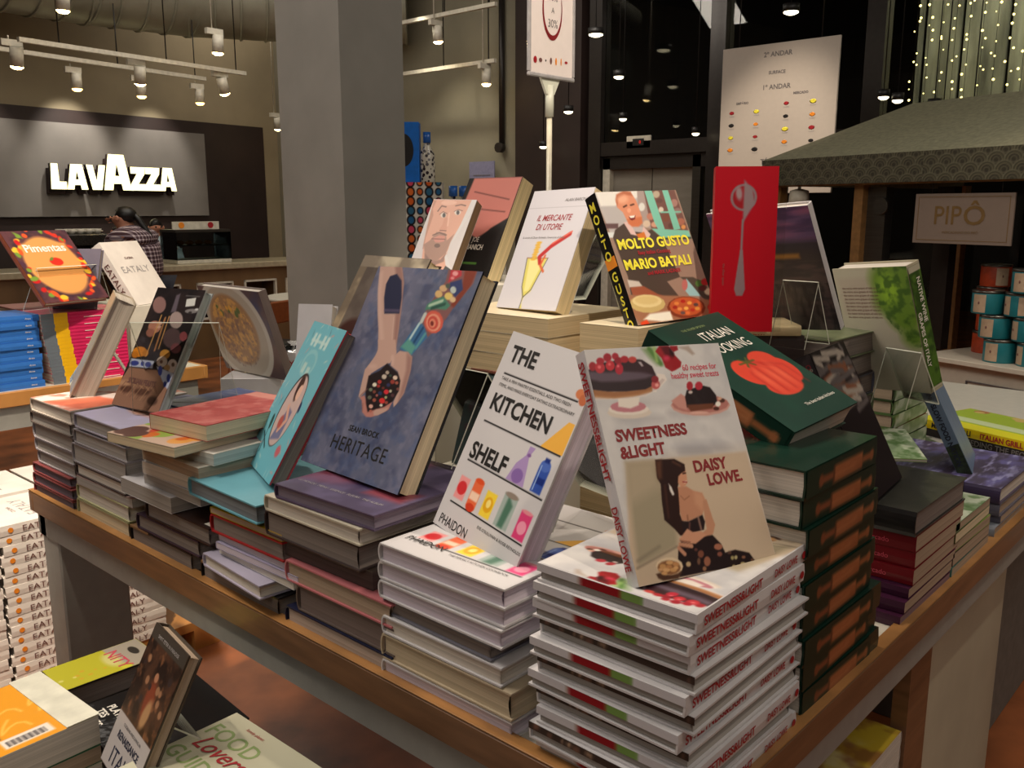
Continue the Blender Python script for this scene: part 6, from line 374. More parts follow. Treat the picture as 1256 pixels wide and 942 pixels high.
def c_pim(w, h, n):
    c = Cv(w, h, n, (.36, .22, .24)); A = c.A; c.mottle(8, (.24, .16, .2), .8); c.e(.5, A*.5, .42, .50, (.86, .60, .34), 0, 5); c.g(A*.3, A*.82, (.86, .60, .34), .14, .86, 1, 6)
    for k in range(70):
        t = c.rng.uniform(0, 2*math.pi); x = .5+.46*math.cos(t)*c.rng.uniform(.9, 1.1); y = A*.5+.64*math.sin(t)*c.rng.uniform(.9, 1.1); c.e(x, y, c.rng.uniform(.03, .07), c.rng.uniform(.02, .04), [(.82, .20, .14), (.88, .34, .16), (.92, .74, .22), (.45, .58, .22), (.30, .18, .24), (.75, .12, .12)][k % 6], c.rng.uniform(0, 180), 2)
    c.e(.55, A*.55, .10, .07, (.80, .18, .12)); c.e(.50, A*.59, .04, .02, (.4, .5, .2), 40); return c
def c_purple(w, h, n):
    c = Cv(w, h, n, (.26, .21, .34)); c.mottle(7, (.42, .40, .66), .8, .52, 5, None, .6, 2); c.mottle(16, (.66, .66, .84), .8, .62, 6, None, .5, 2.5); c.mottle(6, (.20, .15, .22), .6, .6, 3); return c
def c_marble(w, h, n):
    c = Cv(w, h, n, (.28, .24, .34)); A = c.A; c.p([(.0, .2), (.6, .3), (.5, A), (0, A*.9)], (.50, .20, .26), .8, 10); c.p([(.35, .25), (.8, .2), (.95, .9), (.55, 1)], (.20, .16, .28), 1, 14); c.mottle(5, (.42, .38, .52), .5); c.g(.25, .45, (.55, .22, .26), .6, .95, .8, 6); return c
def c_redfood(w, h, n):
    c = Cv(w, h, n, (.66, .24, .24)); A = c.A; c.mottle(5, (.74, .36, .34), .7); c.g(A*.86, A, (.88, .62, .56), 0, 1, .8, 4); c.mottle(9, (.82, .54, .50), .5, .6, 4); return c
def c_bluefood(w, h, n):
    c = Cv(w, h, n, (.42, .48, .66)); c.mottle(4, (.72, .72, .76), .8, .55, 4, None, .5, 2); return c
def c_orange(w, h, n):
    c = Cv(w, h, n, (.80, .68, .60)); c.spots(26, 0, 1, 0, c.A, .06, .16, [(.84, .42, .14), (.90, .62, .30), (.58, .68, .30), (.34, .18, .14), (.80, .30, .2)]); return c
def c_ellip(w, h, n):
    c = Cv(w, h, n, (.86, .84, .80)); c.e(.62, c.A*.5, .26, .22, (.50, .20, .36)); return c
def c_salad(w, h, n):
    c = Cv(w, h, n, (.84, .78, .76)); A = c.A; c.p([(.3, 0), (1, .1), (1, A*.5), (.5, A*.4)], (.84, .40, .28), .9, 6); c.mottle(8, (.74, .36, .28), .7, .58, 5); return c
def c_portrait(w, h, n):
    c = Cv(w, h, n, (.68, .66, .76)); A = c.A; c.p([(0, A*.5), (1, A*.6), (1, A), (0, A)], (.20, .20, .32), .9, 8); c.e(.5, A*.4, .3, .1, (.78, .58, .50), 0, 4); c.mottle(7, (.72, .70, .84), .5); return c
def c_yellow(w, h, n):
    c = Cv(w, h, n, (.92, .62, .14)); A = c.A
    for k in range(14): x, y = c.rng.uniform(.25, 1), c.rng.uniform(.1*A, A); c.l([(x+.07*math.cos(t*.6), y+.05*math.sin(t*.9)+t*.012) for t in range(9)], .010, (.96, .80, .40), 1, 2)
    c.g(A*.22, A*.46, (.38, .28, .22), .34, .58); c.e(.46, A*.32, .10, .05, (.80, .72, .60), 0); c.e(.46, A*.33, .07, .035, (.86, .50, .25), 0); c.g(.06*A, .20*A, (.93, .89, .84), .56, .80)
    for k in range(16): c.g(.08*A, .16*A, (.2, .18, .2), .58+.012*k, .58+.012*k+.006)
    return c
def c_nity(w, h, n):
    c = Cv(w, h, n, (.74, .72, .20)); A = c.A; c.g(A*.62, A, (.66, .62, .56), 0, 1, 1, 3); c.e(.5, A*.60, .3, .14, (.82, .80, .50), 0, 8); c.e(.42, A*.86, .18, .08, (.22, .20, .18)); c.e(.9, A*.66, .12, .1, (.8, .78, .25), 0, 4); c.spots(8, .3, .8, A*.05, A*.5, .03, .06, [(.80, .66, .2), (.84, .82, .45)]); return c
def c_renai(w, h, n):
    c = Cv(w, h, n, (.14, .10, .09)); A = c.A; c.mottle(6, (.30, .20, .15), .8, .55, 4); c.mottle(12, (.50, .33, .22), .7, .66, 5); c.e(.55, A*.56, .12, .22, (.46, .22, .15), 5, 5); c.e(.6, A*.48, .08, .16, (.62, .48, .34), -10, 4); c.e(.52, A*.72, .05, .05, (.62, .44, .34)); c.spots(10, .1, .9, A*.5, A*.8, .03, .05, [(.45, .32, .25), (.55, .40, .30), (.2, .16, .16)]); c.g(0, A*.36, (.64, .62, .62)); c.g(A*.90, A, (.24, .22, .20)); return c
def c_lovers(w, h, n):
    c = Cv(w, h, n, (.72, .71, .62)); A = c.A; c.g(A*.50, A*.80, (.20, .10, .09), .86, 1); c.p([(.80, A*.50), (1, A*.50), (1, A*.86), (.84, A*.84)], (.24, .10, .10)); c.spots(26, .82, 1, A*.52, A*.82, .02, .04, [(.62, .16, .12), (.40, .12, .12), (.3, .34, .16), (.85, .5, .3)]); return c
def c_grill(w, h, n):
    c = Cv(w, h, n, (.62, .72, .20)); A = c.A; c.g(0, A, (.86, .84, .12), 0, .26, 1, 2); c.g(0, A, (.78, .84, .64), .30, .50, 1, 2); c.spots(10, .78, 1, .05, A, .04, .09, [(.66, .42, .26), (.52, .34, .2), (.8, .7, .4)]); return c
def c_shelf(w, h, n):
    c = Cv(w, h, n, (.62, .50, .36)); A = c.A; c.g(A*.5, A, (.74, .64, .20)); c.mottle(5, (.80, .76, .60), .8, .5, 4); c.mottle(7, (.44, .24, .20), .6, .6, 4); return c
def c_dots(w, h, n):
    c = Cv(w, h, n, (.84, .83, .80)); r = .082; cols = [(.88, .45, .20), (.20, .42, .56), (.84, .30, .42), (.86, .40, .16), (.16, .40, .60)]
    for i in range(6):
        for j in range(int(c.A/.17)+1): q = r*(1 if i % 2 == 0 else .78); x = .08+i*.17; y = .06+j*.17; c.e(x, y, q, q*1.15, (.12, .08, .09)); c.e(x, y, q*.66, q*.80, cols[(i*3+j*2) % 5])
    return c
def c_scale(w, h, n):  # seigaiha fan pattern of the awning valance
    c = Cv(w, h, n, (.26, .25, .20)); P = c.A/1.75; 
    for j in range(5, -1, -1):
        for i in range(-1, int(1/P)+2):
            x = (i+.5*(j % 2))*P; y = (j-1)*P*.52
            for q, col in ((.56, (.42, .41, .34)), (.49, (.24, .23, .18)), (.38, (.46, .44, .36)), (.33, (.22, .21, .17)), (.2, (.40, .38, .32)), (.15, (.22, .21, .17))): c.e(x, y, P*q, P*q*.9, col)
    return c
def c_green_mag(w, h, n):
    c = Cv(w, h, n, (.46, .54, .42)); c.mottle(5, (.74, .76, .70), .8, .5, 4); c.mottle(10, (.28, .40, .22), .8, .58, 5); return c
def c_plums(w, h, n):
    c = Cv(w, h, n, (.30, .36, .36)); A = c.A; c.spots(8, .1, .95, .1, A*.75, .12, .2, [(.40, .10, .18), (.52, .16, .24), (.30, .08, .16)]); c.mottle(12, (.55, .25, .32), .5, .62, 4); return c
def c_tex(w, h, n):
    c = Cv(w, h, n, (.74, .73, .70)); c.mottle(6, (.30, .36, .26), .9, .52, 8); c.mottle(9, (.60, .18, .14), .8, .66, 8); return c
# ================= SETTING =================
M_FLOOR = mat('stained_concrete', (.58, .33, .18), .45, .2, noise=.30, scale=3.5)
M_BEIGE = mat('beige_plaster', (.58, .53, .43), .85, noise=.05, scale=2)
M_WHITEW = mat('plaster_grey', (.52, .50, .43), .85, noise=.05, scale=2)
M_DARKW = mat('dark_brown_panel', (.17, .12, .11), .6, noise=.1, scale=4)
M_GREYP = mat('grey_sign_panel', (.47, .45, .43), .6, noise=.05, scale=3)
M_CEIL = mat('dark_ceiling', (.10, .09, .08), .9)
M_PILL = mat('pillar_paint', (.50, .49, .47), .7, noise=.04, scale=5)
M_OAK = mat('oak_lipping', (.47, .34, .24), .4, .25, noise=.14, scale=6, stretch=(1, 1, 8))
M_OAKL = mat('golden_lip', (.62, .44, .25), .4, .25, noise=.15, scale=9)  # lighter and more golden than the edge strip
M_OAKT = mat('oak_top', (.74, .52, .28), .4, .25, noise=.10, scale=6)
M_GREYT = mat('grey_table_paint', (.58, .58, .56), .5, .1, noise=.03)
M_WHITE = mat('white_laminate', (.84, .82, .77), .35, .2, noise=.02)
M_STEEL = mat('brushed_steel', (.42, .41, .39), .3, 0, .9, noise=.05, scale=4, stretch=(1, 1, 30))
M_FRAME = mat('dark_steel_frame', (.17, .15, .14), .4, 0, .3)
M_BLK = mat('matt_black', (.07, .06, .06), .5)
M_METW = mat('white_metal', (.80, .78, .72), .4, .1)
M_CREAMV = mat('cabinet_cream', (.72, .70, .62), .5, .1, noise=.06, scale=4)

bm = NB(); box(bm, (-6, -5, -.05), (14, 14, 0)); struct('floor', bm, M_FLOOR)
bm = NB(); box(bm, (-6, -5, 5.0), (14, 14, 5.1)); struct('ceiling', bm, M_CEIL)
A8 = Matrix.Translation((4.9, 10.2, 0)) @ Matrix.Rotation(R(8), 4, 'Z')   # frame of the sign wall: x along it, -y towards the hall
bm = NB(); box(bm, (-9, 0, 0), (2.13, .25, 5)); struct('wall_left', bm, M_BEIGE, None, A8)
bm = NB(); box(bm, (-9, -.03, 0), (1.86, 0, 2.46)); struct('wall_panel_dark', bm, M_DARKW, None, A8)
bm = NB(); box(bm, (-9, -.06, 1.36), (.93, -.03, 2.32)); o = struct('trim_1', bm, M_GREYP, None, A8)
bm = NB(); box(bm, (7.0, 6.24, 0), (7.25, 10.6, 5)); struct('wall_back', bm, M_WHITEW)
bm = NB(); box(bm, (6.93, 5.42, 0), (7.2, 6.24, 5)); struct('wall_recess', bm, M_DARKW)
bm = NB(); box(bm, (-6.1, -5, 0), (-6, 14, 5)); struct('wall_side', bm, M_BEIGE)
bm = NB(); box(bm, (-6, -5.1, 0), (14, -5, 5)); struct('wall_rear', bm, M_BEIGE)
bm = NB(); box(bm, (13.9, -5, 0), (14, 14, 5)); struct('wall_right', bm, M_BLK)
# glazed front beyond the hall
GL = glass('smoked_glass', (.72, .72, .70), .02, .25)
wf = empty('window_1'); wf['kind'] = 'structure'
for y in (5.28, 4.02, 2.72, 1.2, -.5, -2.2):
    bm = NB(); box(bm, (6.96, y-.07, 0), (7.1, y+.07, 5)); mk('mullion', bm, M_FRAME, wf)
for z in (1.98, 3.6):
    bm = NB(); box(bm, (6.97, -4, z-.06), (7.09, 5.35, z+.06)); mk('transom', bm, M_FRAME, wf)
for y0, y1 in ((4.09, 5.21), (2.79, 3.95), (1.27, 2.65), (-.43, 1.13), (-2.13, -.57)):
    for z0, z1 in ((2.04, 3.54), (3.66, 5)):
        bm = NB(); box(bm, (7.02, y0, z0), (7.03, y1, z1)); mk('glass_pane', bm, GL, wf)
for y0, y1 in ((2.79, 3.95), (1.27, 2.65), (-.43, 1.13), (-2.13, -.57)):
    bm = NB(); box(bm, (7.02, y0, 0), (7.03, y1, 1.92)); mk('glass_pane', bm, GL, wf)
# lift behind
lf = empty('door_1'); lf['kind'] = 'structure'
for y0, y1 in ((4.24, 4.685), (4.695, 5.12)):
    bm = NB(); box(bm, (7.06, y0, 0), (7.09, y1, 1.80)); mk('door_leaf', bm, mat('lift_door_metal', (.56, .54, .50), .35, 0, .15, noise=.06, scale=3, stretch=(1, 1, 6)), lf)
for y0, y1 in ((4.16, 4.24), (5.12, 5.20)):
    bm = NB(); box(bm, (7.0, y0, 0), (7.1, y1, 1.9)); mk('door_jamb', bm, M_STEEL if y0 < 5 else M_METW, lf)
bm = NB(); box(bm, (7.0, 4.1, 1.80), (7.1, 5.3, 1.93)); mk('door_head', bm, M_FRAME, lf)
t = empty('floor_indicator', (6.99, 4.79, 2.03), 0, 'small pale floor indicator with red display above the steel lift doors', 'indicator')
bm = NB(); box(bm, (-.02, -.13, -.055), (.0, .13, .055), bev=.004); mk('housing', bm, M_METW, t)
bm = NB(); box(bm, (-.024, -.06, -.03), (-.02, .06, .03)); s_ = mk('display', bm, M_BLK, t); s_['label'] = 'black display window'
T(t, '0', 0, 0, .04, mat('led_red', (.7, .05, .05), emit=(.9, .08, .06), es=1.2), M=Matrix(((0, 0, -1, -.0245), (-1, 0, 0, -.01), (0, 1, 0, -.014), (0, 0, 0, 1))), name='digit')
bm = NB(); box(bm, (6.97, 3.98, 1.24), (6.99, 4.08, 1.44), bev=.004); tag(mk('call_panel', bm, M_METW), 'pale call button panel on the frame right of the lift doors', 'panel')
area('lift_door_fill', (5.9, 4.7, 3.3), (7.0, 4.7, 1.5), .4, 9, WARM)  # added light that brightens the lift doors
bm = NB(); box(bm, (7.08, 5.22, 1.3), (7.1, 5.40, 1.80)); tag(mk('pale_notice', bm, M_METW), 'pale panel left of the lift doors behind the sign pole', 'panel')
# ceiling duct
M_DUCT = mat('galvanised_duct', (.60, .60, .54), .42, 0, .35, noise=.10, scale=3)
t = empty('ventilation_duct', (1.5, 9.2, 3.62), 0, 'big round galvanised ventilation duct with ribbed joints above the sign wall', 'duct')
P_ = [Vector((0, 0, 0)), Vector((2.6, .1, 0)), Vector((3.6, -.05, 0)), Vector((4.5, -.55, 0)), Vector((5.4, -1.4, 0))]
for a, b in zip(P_, P_[1:]):
    bm = NB(); cyl(bm, a, b, .42, n=28, caps=False); mk('duct_section', bm, M_DUCT, t)
    n = max(2, int((b-a).length/.24))
    for i in range(n+1):
        c = a.lerp(b, i/n); d = (b-a).normalized()*.012; bm = NB(); cyl(bm, c-d, c+d, .435, n=28); mk('rib', bm, M_DUCT, t)
bm = NB(); cyl(bm, (3.2, 7.6, 4.0), (6.9, 6.6, 4.15), .14, n=16); tag(mk('small_duct', bm, M_DUCT), 'thin pale duct crossing under the dark ceiling near the pillar', 'duct')
# track lights
BULB = mat('lamp_glow', (1, .9, .7), emit=(1, .86, .58), es=30)
def track(name, a, b, label, top=5.0):
    a, b = Vector(a), Vector(b); t = empty(name, a, 0, label, 'lighting track'); d = b-a
    bm = NB(); q = Matrix.Rotation(math.atan2(d.y, d.x), 4, 'Z'); box(bm, (0, -.018, -.018), (d.length, .018, .018), q); mk('rail', bm, M_METW, t)
    for k in (.15, .6, .95):
        bm = NB(); cyl(bm, d*k, d*k+Vector((0, 0, top-a.z)), .006, n=6); mk('hanger', bm, M_BLK, t)
track('lighting_track', (2.94, 7.90, 2.75), (5.15, 8.22, 2.75), 'long white lighting track in front of the dark sign wall, nearer one')
track('lighting_track', (2.6, 8.4, 2.75), (5.08, 8.86, 2.75), 'long white lighting track in front of the dark sign wall, farther one', 3.3)
track('lighting_track', (6.6, 7.98, 2.83), (6.6, 6.2, 2.83), 'white lighting track along the plain wall right of the pillar, lower one')
track('lighting_track', (6.4, 7.7, 3.28), (6.4, 6.0, 3.28), 'white lighting track along the plain wall right of the pillar, upper one')
def lamp(x, y, z, dx=0, dy=0, place='', s=1., glow=True):
    t = empty('track_spotlight', (x, y, z), 0, 'white cylindrical track spotlight '+place, 'spotlight', 'white track spotlights')
    ax = Vector((dx, dy, -1)).normalized(); r = .05*s; L = .15*s
    bm = NB(); cyl(bm, -ax*L*.6, ax*L*.4, r, r*1.0, n=16); mk('housing', bm, M_METW, t)
    bm = NB(); lathe(bm, [(.002, -.024), (r*.6, -.020), (r*.95, -.006), (r*.95, .0)], 16); bmesh.ops.transform(bm, matrix=Matrix.Translation(ax*L*.41) @ (-ax).to_track_quat('Z', 'Y').to_matrix().to_4x4(), verts=bm.verts); g_ = mk('lamp_face', bm, BULB if glow else mat('lamp_glow_dim', (1, .9, .7), emit=(1, .8, .45), es=9), t); g_['label'] = 'glowing lamp face'
    up = 5.0-z if ('duct' in place or 'beside' in place or 'right of the pillar' in place or 'sign holder' in place) else L*.6+.08
    bm = NB(); cyl(bm, (-.05*s, 0, L*.6+.05), (-.05*s, 0, up), .006, n=6); mk('stem', bm, M_METW, t)
    bm = NB(); box(bm, (-.11*s, -.02, L*.6), (.05*s, .02, L*.6+.05)); mk('adapter', bm, M_METW, t)
lamp(2.96, 8.02, 2.62, 0, .2, 'leftmost on the nearer track'); lamp(4.02, 8.12, 2.60, .1, .3, 'in the middle of the nearer track'); lamp(4.9, 8.22, 2.60, .35, .2, 'tilted at the right end of the nearer track')
lamp(3.68, 8.64, 2.56, 0, 0, 'second from the left, low on the farther track', .9, False); lamp(4.33, 8.74, 2.56, 0, 0, 'third from the left, low on the farther track', .9, False); lamp(5.0, 8.85, 2.56, 0, 0, 'lowest right one on the farther track', .9, False)
lamp(3.1, 7.4, 2.98, 0, .1, 'under the duct at the top left corner', 1.0); lamp(4.53, 7.65, 2.87, 0, .1, 'under the bend of the duct left of the pillar', 1.0)
lamp(6.55, 9.8, 2.45, .2, .2, 'beside the pillar at the end of the dark panel', .9); lamp(6.4, 6.78, 3.10, .1, 0, 'hanging from the upper track right of the pillar', .95); lamp(6.6, 6.32, 2.68, 0, 0, 'hanging from the lower track beside the sign holder', .9)
for y, z in ((8.0, 3.2),):
    bm = NB(); cyl(bm, (6.96, 6.45, 2.05), (6.96, 6.45, 3.6), .03, n=10); cyl(bm, (6.96, 6.45, 2.05), (6.90, 6.45, 2.05), .05, n=10); tag(mk('wall_pipe', bm, M_FRAME), 'dark vertical pipe ending in a valve on the plain wall', 'pipe')
# washes over the sign: the lamps of the farther track
for x, p in ((-1.7, 16), (-.75, 34), (.25, 22)):
    q = A8 @ Vector((x, -.62, 2.95)); r_ = A8 @ Vector((x, -.05, 1.95)); spot('sign_wash', q, r_, p*3.4, 60, .8, .04, (1, .93, .82))
spot('wall_wash', (6.2, 7.0, 3.4), (7, 7.0, 1.6), 60, 70, 1, .05, (1, .9, .7))
area('niche_glow', (5.9, 9.3, 4.3), (6.9, 10.3, 1.2), .5, 22, WARM)
# illuminated letters
t = empty('illuminated_sign', A8 @ Vector((-1.07, -.06, 1.64)), R(8), 'row of glowing cream block letters on the grey wall panel', 'sign')
LG = mat('letter_face', (1, .97, .80), emit=(1, .95, .70), es=2.0); LS = mat('letter_side_and_shadow', (.16, .09, .08), .5)
def letter(ch, pts, x, w, h):
    bm = NB(); Mx = Matrix(((w, 0, 0, x), (0, 0, 1, -.10), (0, h, 0, 0), (0, 0, 0, 1)))
    for poly in pts: prism(bm, poly, 0, .045, Mx)
    bmesh.ops.recalc_face_normals(bm, faces=bm.faces); bm.normal_update()
    for f in bm.faces: f.material_index = 0 if f.normal.y < -.9 else 1
    me = bpy.data.meshes.new('letter'); bm.to_mesh(me); bm.free(); me.materials.append(LG); me.materials.append(LS); o = link('letter', me, t)
    bm = NB(); Mb = Matrix(((w, 0, 0, x), (0, 0, 1, -.05), (0, h, 0, -.045), (0, 0, 0, 1)))  # lower dark copy stands in for the letter's cast shadow
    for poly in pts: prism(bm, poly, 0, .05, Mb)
    q_ = mk('letter_shadow', bm, LS, o); q_['label'] = 'dark letter copy just below, modelled as its shadow'
LL = [[(0, 0), (.95, 0), (.95, .30), (.52, .30), (.48, 1), (.08, 1)]]
LA = [[(0, 0), (.22, 1), (.50, 1), (.50, .74), (.42, .38), (.36, .18), (.32, 0)], [(.50, 1), (.78, 1), (1, 0), (.68, 0), (.64, .18), (.58, .38), (.50, .74)], [(.36, .18), (.64, .18), (.60, .40), (.40, .40)]]
LV = [[(0, 1), (.34, 1), (.50, .36), (.52, 0), (.26, 0)], [(.66, 1), (1, 1), (.76, 0), (.50, 0), (.50, .36)]]
LZ = [[(.04, 1), (1, 1), (.96, .72), (.52, .28), (1, .28), (1, 0), (.0, 0), (.02, .26), (.44, .72), (.04, .72)]]
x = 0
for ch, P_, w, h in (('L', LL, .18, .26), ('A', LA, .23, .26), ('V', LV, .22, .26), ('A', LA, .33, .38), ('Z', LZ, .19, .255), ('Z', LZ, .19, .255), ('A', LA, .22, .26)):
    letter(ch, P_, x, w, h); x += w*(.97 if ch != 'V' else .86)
spot('sign_face_light', A8 @ Vector((-.4, -1.2, 2.7)), A8 @ Vector((-.4, -.1, 1.7)), 10, 60, .9)
# pillar
bm = NB(); box(bm, (2.15, 2.80, 0), (2.15+.305, 2.80+.40, 5)); struct('pillar', bm, M_PILL)
# ---------------- coffee counter ----------------
CT = Matrix.Translation((4.06, 8.11, 0)) @ Matrix.Rotation(R(-3), 4, 'Z')
t = empty('coffee_counter', label='long wooden coffee bar counter with pale top and white framed niches', cat='counter', M=CT)
M_CW = mat('counter_wood', (.42, .32, .21), .5, .1, noise=.12, scale=4, stretch=(1, 1, .3)); 
bm = NB(); box(bm, (-5, -.02, .86), (2.6, .62, .92), bev=.008); mk('worktop', bm, mat('pale_stone', (.66, .62, .52), .3, .2), t)
nich = [(.36, .74), (.86, 1.22), (1.33, 1.69), (1.80, 2.16), (-.3, .2), (-1.0, -.5)]
bm = NB(); box(bm, (-5, .30, 0), (2.6, .60, .86)); mk('body', bm, M_CW, t)
xs = sorted(nich); cur = -5
for a, b in xs+[(2.6, 2.6)]:
    bm = NB(); box(bm, (cur, .02, 0), (a, .30, .86)); mk('front_panel', bm, M_CW, t); cur = b
for a, b in nich:
    bm = NB(); box(bm, (a, .02, .74), (b, .30, .86)); mk('front_panel', bm, M_CW, t)
    bm = NB(); box(bm, (a, .02, 0), (b, .30, .38)); mk('front_panel', bm, M_CW, t)
    bm = NB(); w_ = .018
    box(bm, (a, 0, .38), (a+w_, .04, .74)); box(bm, (b-w_, 0, .38), (b, .04, .74)); box(bm, (a, 0, .74-w_), (b, .04, .74)); box(bm, (a, 0, .38), (b, .04, .38+w_)); mk('niche_frame', bm, M_METW, t)
for i, (a, n_) in enumerate(((.44, 1), (.56, 1), (.93, 1), (1.10, 1), (1.42, 1), (1.52, 1))):
    bm = NB(); lathe(bm, [(.035, 0), (.038, .01), (.038, .12), (.015, .16), (.015, .20), (.018, .21), (.018, .22)], 10); o = mk('bottle', bm, mat('dark_bottle', (.10, .06, .07), .2, .3), None, CT @ Matrix.Translation((a, .2, .381)))
    tag(o, 'dark bottle in the %s framed niche of the coffee counter, %s one' % (('left', 'left', 'middle', 'middle', 'right', 'right')[i], ('left', 'right')[i % 2]), 'bottle', 'bottles in the counter niches')
# display case
case = empty('display_case', label='glass pastry display case on the coffee counter under a white price board', cat='display case', M=CT @ Matrix.Translation((.22, .08, .92)))
bm = NB(); box(bm, (0, 0, 0), (.56, .35, .04), bev=.005); mk('base', bm, M_METW, case)
bm = NB(); box(bm, (0, 0, .30), (.56, .35, .325)); mk('lid', bm, M_STEEL, case)
gg = glass('case_glass', (.55, .60, .60), .03, .3)
for a, b in (((0, 0, .04), (.56, .005, .30)), ((0, 0.005, .04), (.005, .35, .30)), ((.555, .005, .04), (.56, .35, .30))):
    bm = NB(); box(bm, a, b); mk('glass_panel', bm, gg, case)
bm = NB(); box(bm, (.01, .02, .17), (.55, .33, .178)); mk('shelf', bm, M_STEEL, case)
bm = NB(); box(bm, (.04, .15, .325), (.52, .165, .40)); sg = mk('price_board', bm, M_METW, case); sg['label'] = 'white board with two small coloured emblems'
bm = NB(); lathe(bm, [(.03, 0), (.03, .003)], 10); mk('emblem', bm, ORG, sg, Matrix(((1, 0, 0, .13), (0, 0, -1, .149), (0, 1, 0, .365), (0, 0, 0, 1))))
bm = NB(); lathe(bm, [(.03, 0), (.03, .003)], 10); mk('emblem', bm, RED, sg, Matrix(((1, 0, 0, .43), (0, 0, -1, .149), (0, 1, 0, .365), (0, 0, 0, 1))))
for k in range(4):
    bm = NB(); lathe(bm, [(.02, 0), (.038, .012), (.038, .025), (.018, .042)], 12); o = mk('pastry', bm, mat('pastry_crust', (.72, .42, .20), .6, noise=.2), None, CT @ Matrix.Translation((.32+.095*k, .22, .92+.178))); tag(o, 'golden round pastry, %s from the left on the display case shelf' % ('first', 'second', 'third', 'fourth')[k], 'pastry', 'pastries in the display case')
# espresso machine
t = empty('espresso_machine', label='dark espresso machine with stacked white cups on top at the far left', cat='espresso machine', M=CT @ Matrix.Translation((-.78, .15, .92)))
bm = NB(); box(bm, (0, 0, 0), (.42, .34, .05), bev=.01); mk('drip_tray', bm, M_STEEL, t)
bm = NB(); box(bm, (.0, .14, .05), (.42, .34, .30), bev=.01); box(bm, (0, 0, .20), (.42, .34, .30), bev=.01); mk('body', bm, mat('machine_dark', (.16, .15, .14), .25, .4), t)
for x in (.12, .30):
    bm = NB(); cyl(bm, (x, .07, .20), (x, .07, .155), .035); cyl(bm, (x, .07, .165), (x, -.07, .155), .010); mk('group_head', bm, M_STEEL, t)
bm = NB(); box(bm, (.43, .05, 0), (.49, .12, .30)); o = mk('side_panel', bm, mat('machine_red', (.55, .08, .08), .4), t)
for i in range(5):
    for j in range(2):
        bm = NB(); lathe(bm, [(.018, 0), (.030, .02), (.033, .045), (.030, .045), (.02, .01)], 12); cyl(bm, (.03, 0, .025), (.047, 0, .025), .006, n=6)
        o = mk('coffee_cup', bm, M_WHITE, None, CT @ Matrix.Translation((-.74+.075*i, .25+.09*j-.02, 1.22))); tag(o, 'white coffee cup, %s from left in the %s row on the espresso machine' % (('first', 'second', 'third', 'fourth', 'fifth')[i], ('front', 'back')[j]), 'cup', 'cups on the espresso machine')
t = empty('coffee_grinder', label='dark coffee grinder between the espresso machine and the person', cat='coffee grinder', M=CT @ Matrix.Translation((-.22, .3, .92)))
bm = NB(); box(bm, (0, 0, 0), (.14, .2, .2), bev=.01); mk('body', bm, M_BLK, t)
bm = NB(); lathe(bm, [(.04, .2), (.085, .33), (.085, .35)], 14, (.07, .1, 0)); mk('hopper', bm, mat('hopper_smoke', (.2, .18, .17), .2, .3), t)
# ---------------- people ----------------
def skin_figure(name, verts, edges, radii, root, m, parent=None, sub=2, M=None):
    me = bpy.data.meshes.new(name); me.from_pydata(verts, edges, []); o = bpy.data.objects.new(name, me); COL.objects.link(o)
    sm = o.modifiers.new('s', 'SKIN'); 
    for i, r in enumerate(radii): me.skin_vertices[0].data[i].radius = r if isinstance(r, tuple) else (r, r)
    me.skin_vertices[0].data[root].use_root = True
    ss = o.modifiers.new('d', 'SUBSURF'); ss.levels = sub; ss.render_levels = sub
    dg = bpy.context.evaluated_depsgraph_get(); m2 = bpy.data.meshes.new_from_object(o.evaluated_get(dg)); bpy.data.objects.remove(o)
    m2.materials.clear(); m2.materials.append(m)
    for p in m2.polygons: p.use_smooth = True
    return link(name, m2, parent, M)
SKIN_M = mat('skin', (.72, .50, .40), .55); HAIR = mat('black_hair', (.05, .04, .04), .45)
def plaid():
    m = mat('plaid_cloth', (.3, .1, .1), .85); nt = m.node_tree; b = nt.nodes['Principled BSDF']; tc = nt.nodes.new('ShaderNodeTexCoord')
    def wv(ax, sc, lo):
        w = nt.nodes.new('ShaderNodeTexWave'); w.bands_direction = ax; w.inputs['Scale'].default_value = sc; nt.links.new(tc.outputs['Object'], w.inputs[0])
        r = nt.nodes.new('ShaderNodeMath'); r.operation = 'GREATER_THAN'; r.inputs[1].default_value = lo; nt.links.new(w.outputs[1], r.inputs[0]); return r
    a, z = wv('Y', 9, .72), wv('Z', 9, .72); ad = nt.nodes.new('ShaderNodeMath'); ad.operation = 'ADD'; nt.links.new(a.outputs[0], ad.inputs[0]); nt.links.new(z.outputs[0], ad.inputs[1])
    r = nt.nodes.new('ShaderNodeValToRGB'); r.color_ramp.interpolation = 'CONSTANT'; e = r.color_ramp.elements; e[0].color = (*lin((.22, .10, .13)), 1); e[1].position = .4; e[1].color = (*lin((.50, .44, .48)), 1); n = e.new(.9); n.color = (*lin((.80, .74, .74)), 1)
    dv = nt.nodes.new('ShaderNodeMath'); dv.operation = 'MULTIPLY'; dv.inputs[1].default_value = .5; nt.links.new(ad.outputs[0], dv.inputs[0]); nt.links.new(dv.outputs[0], r.inputs[0]); nt.links.new(r.outputs[0], b.inputs['Base Color']); return m
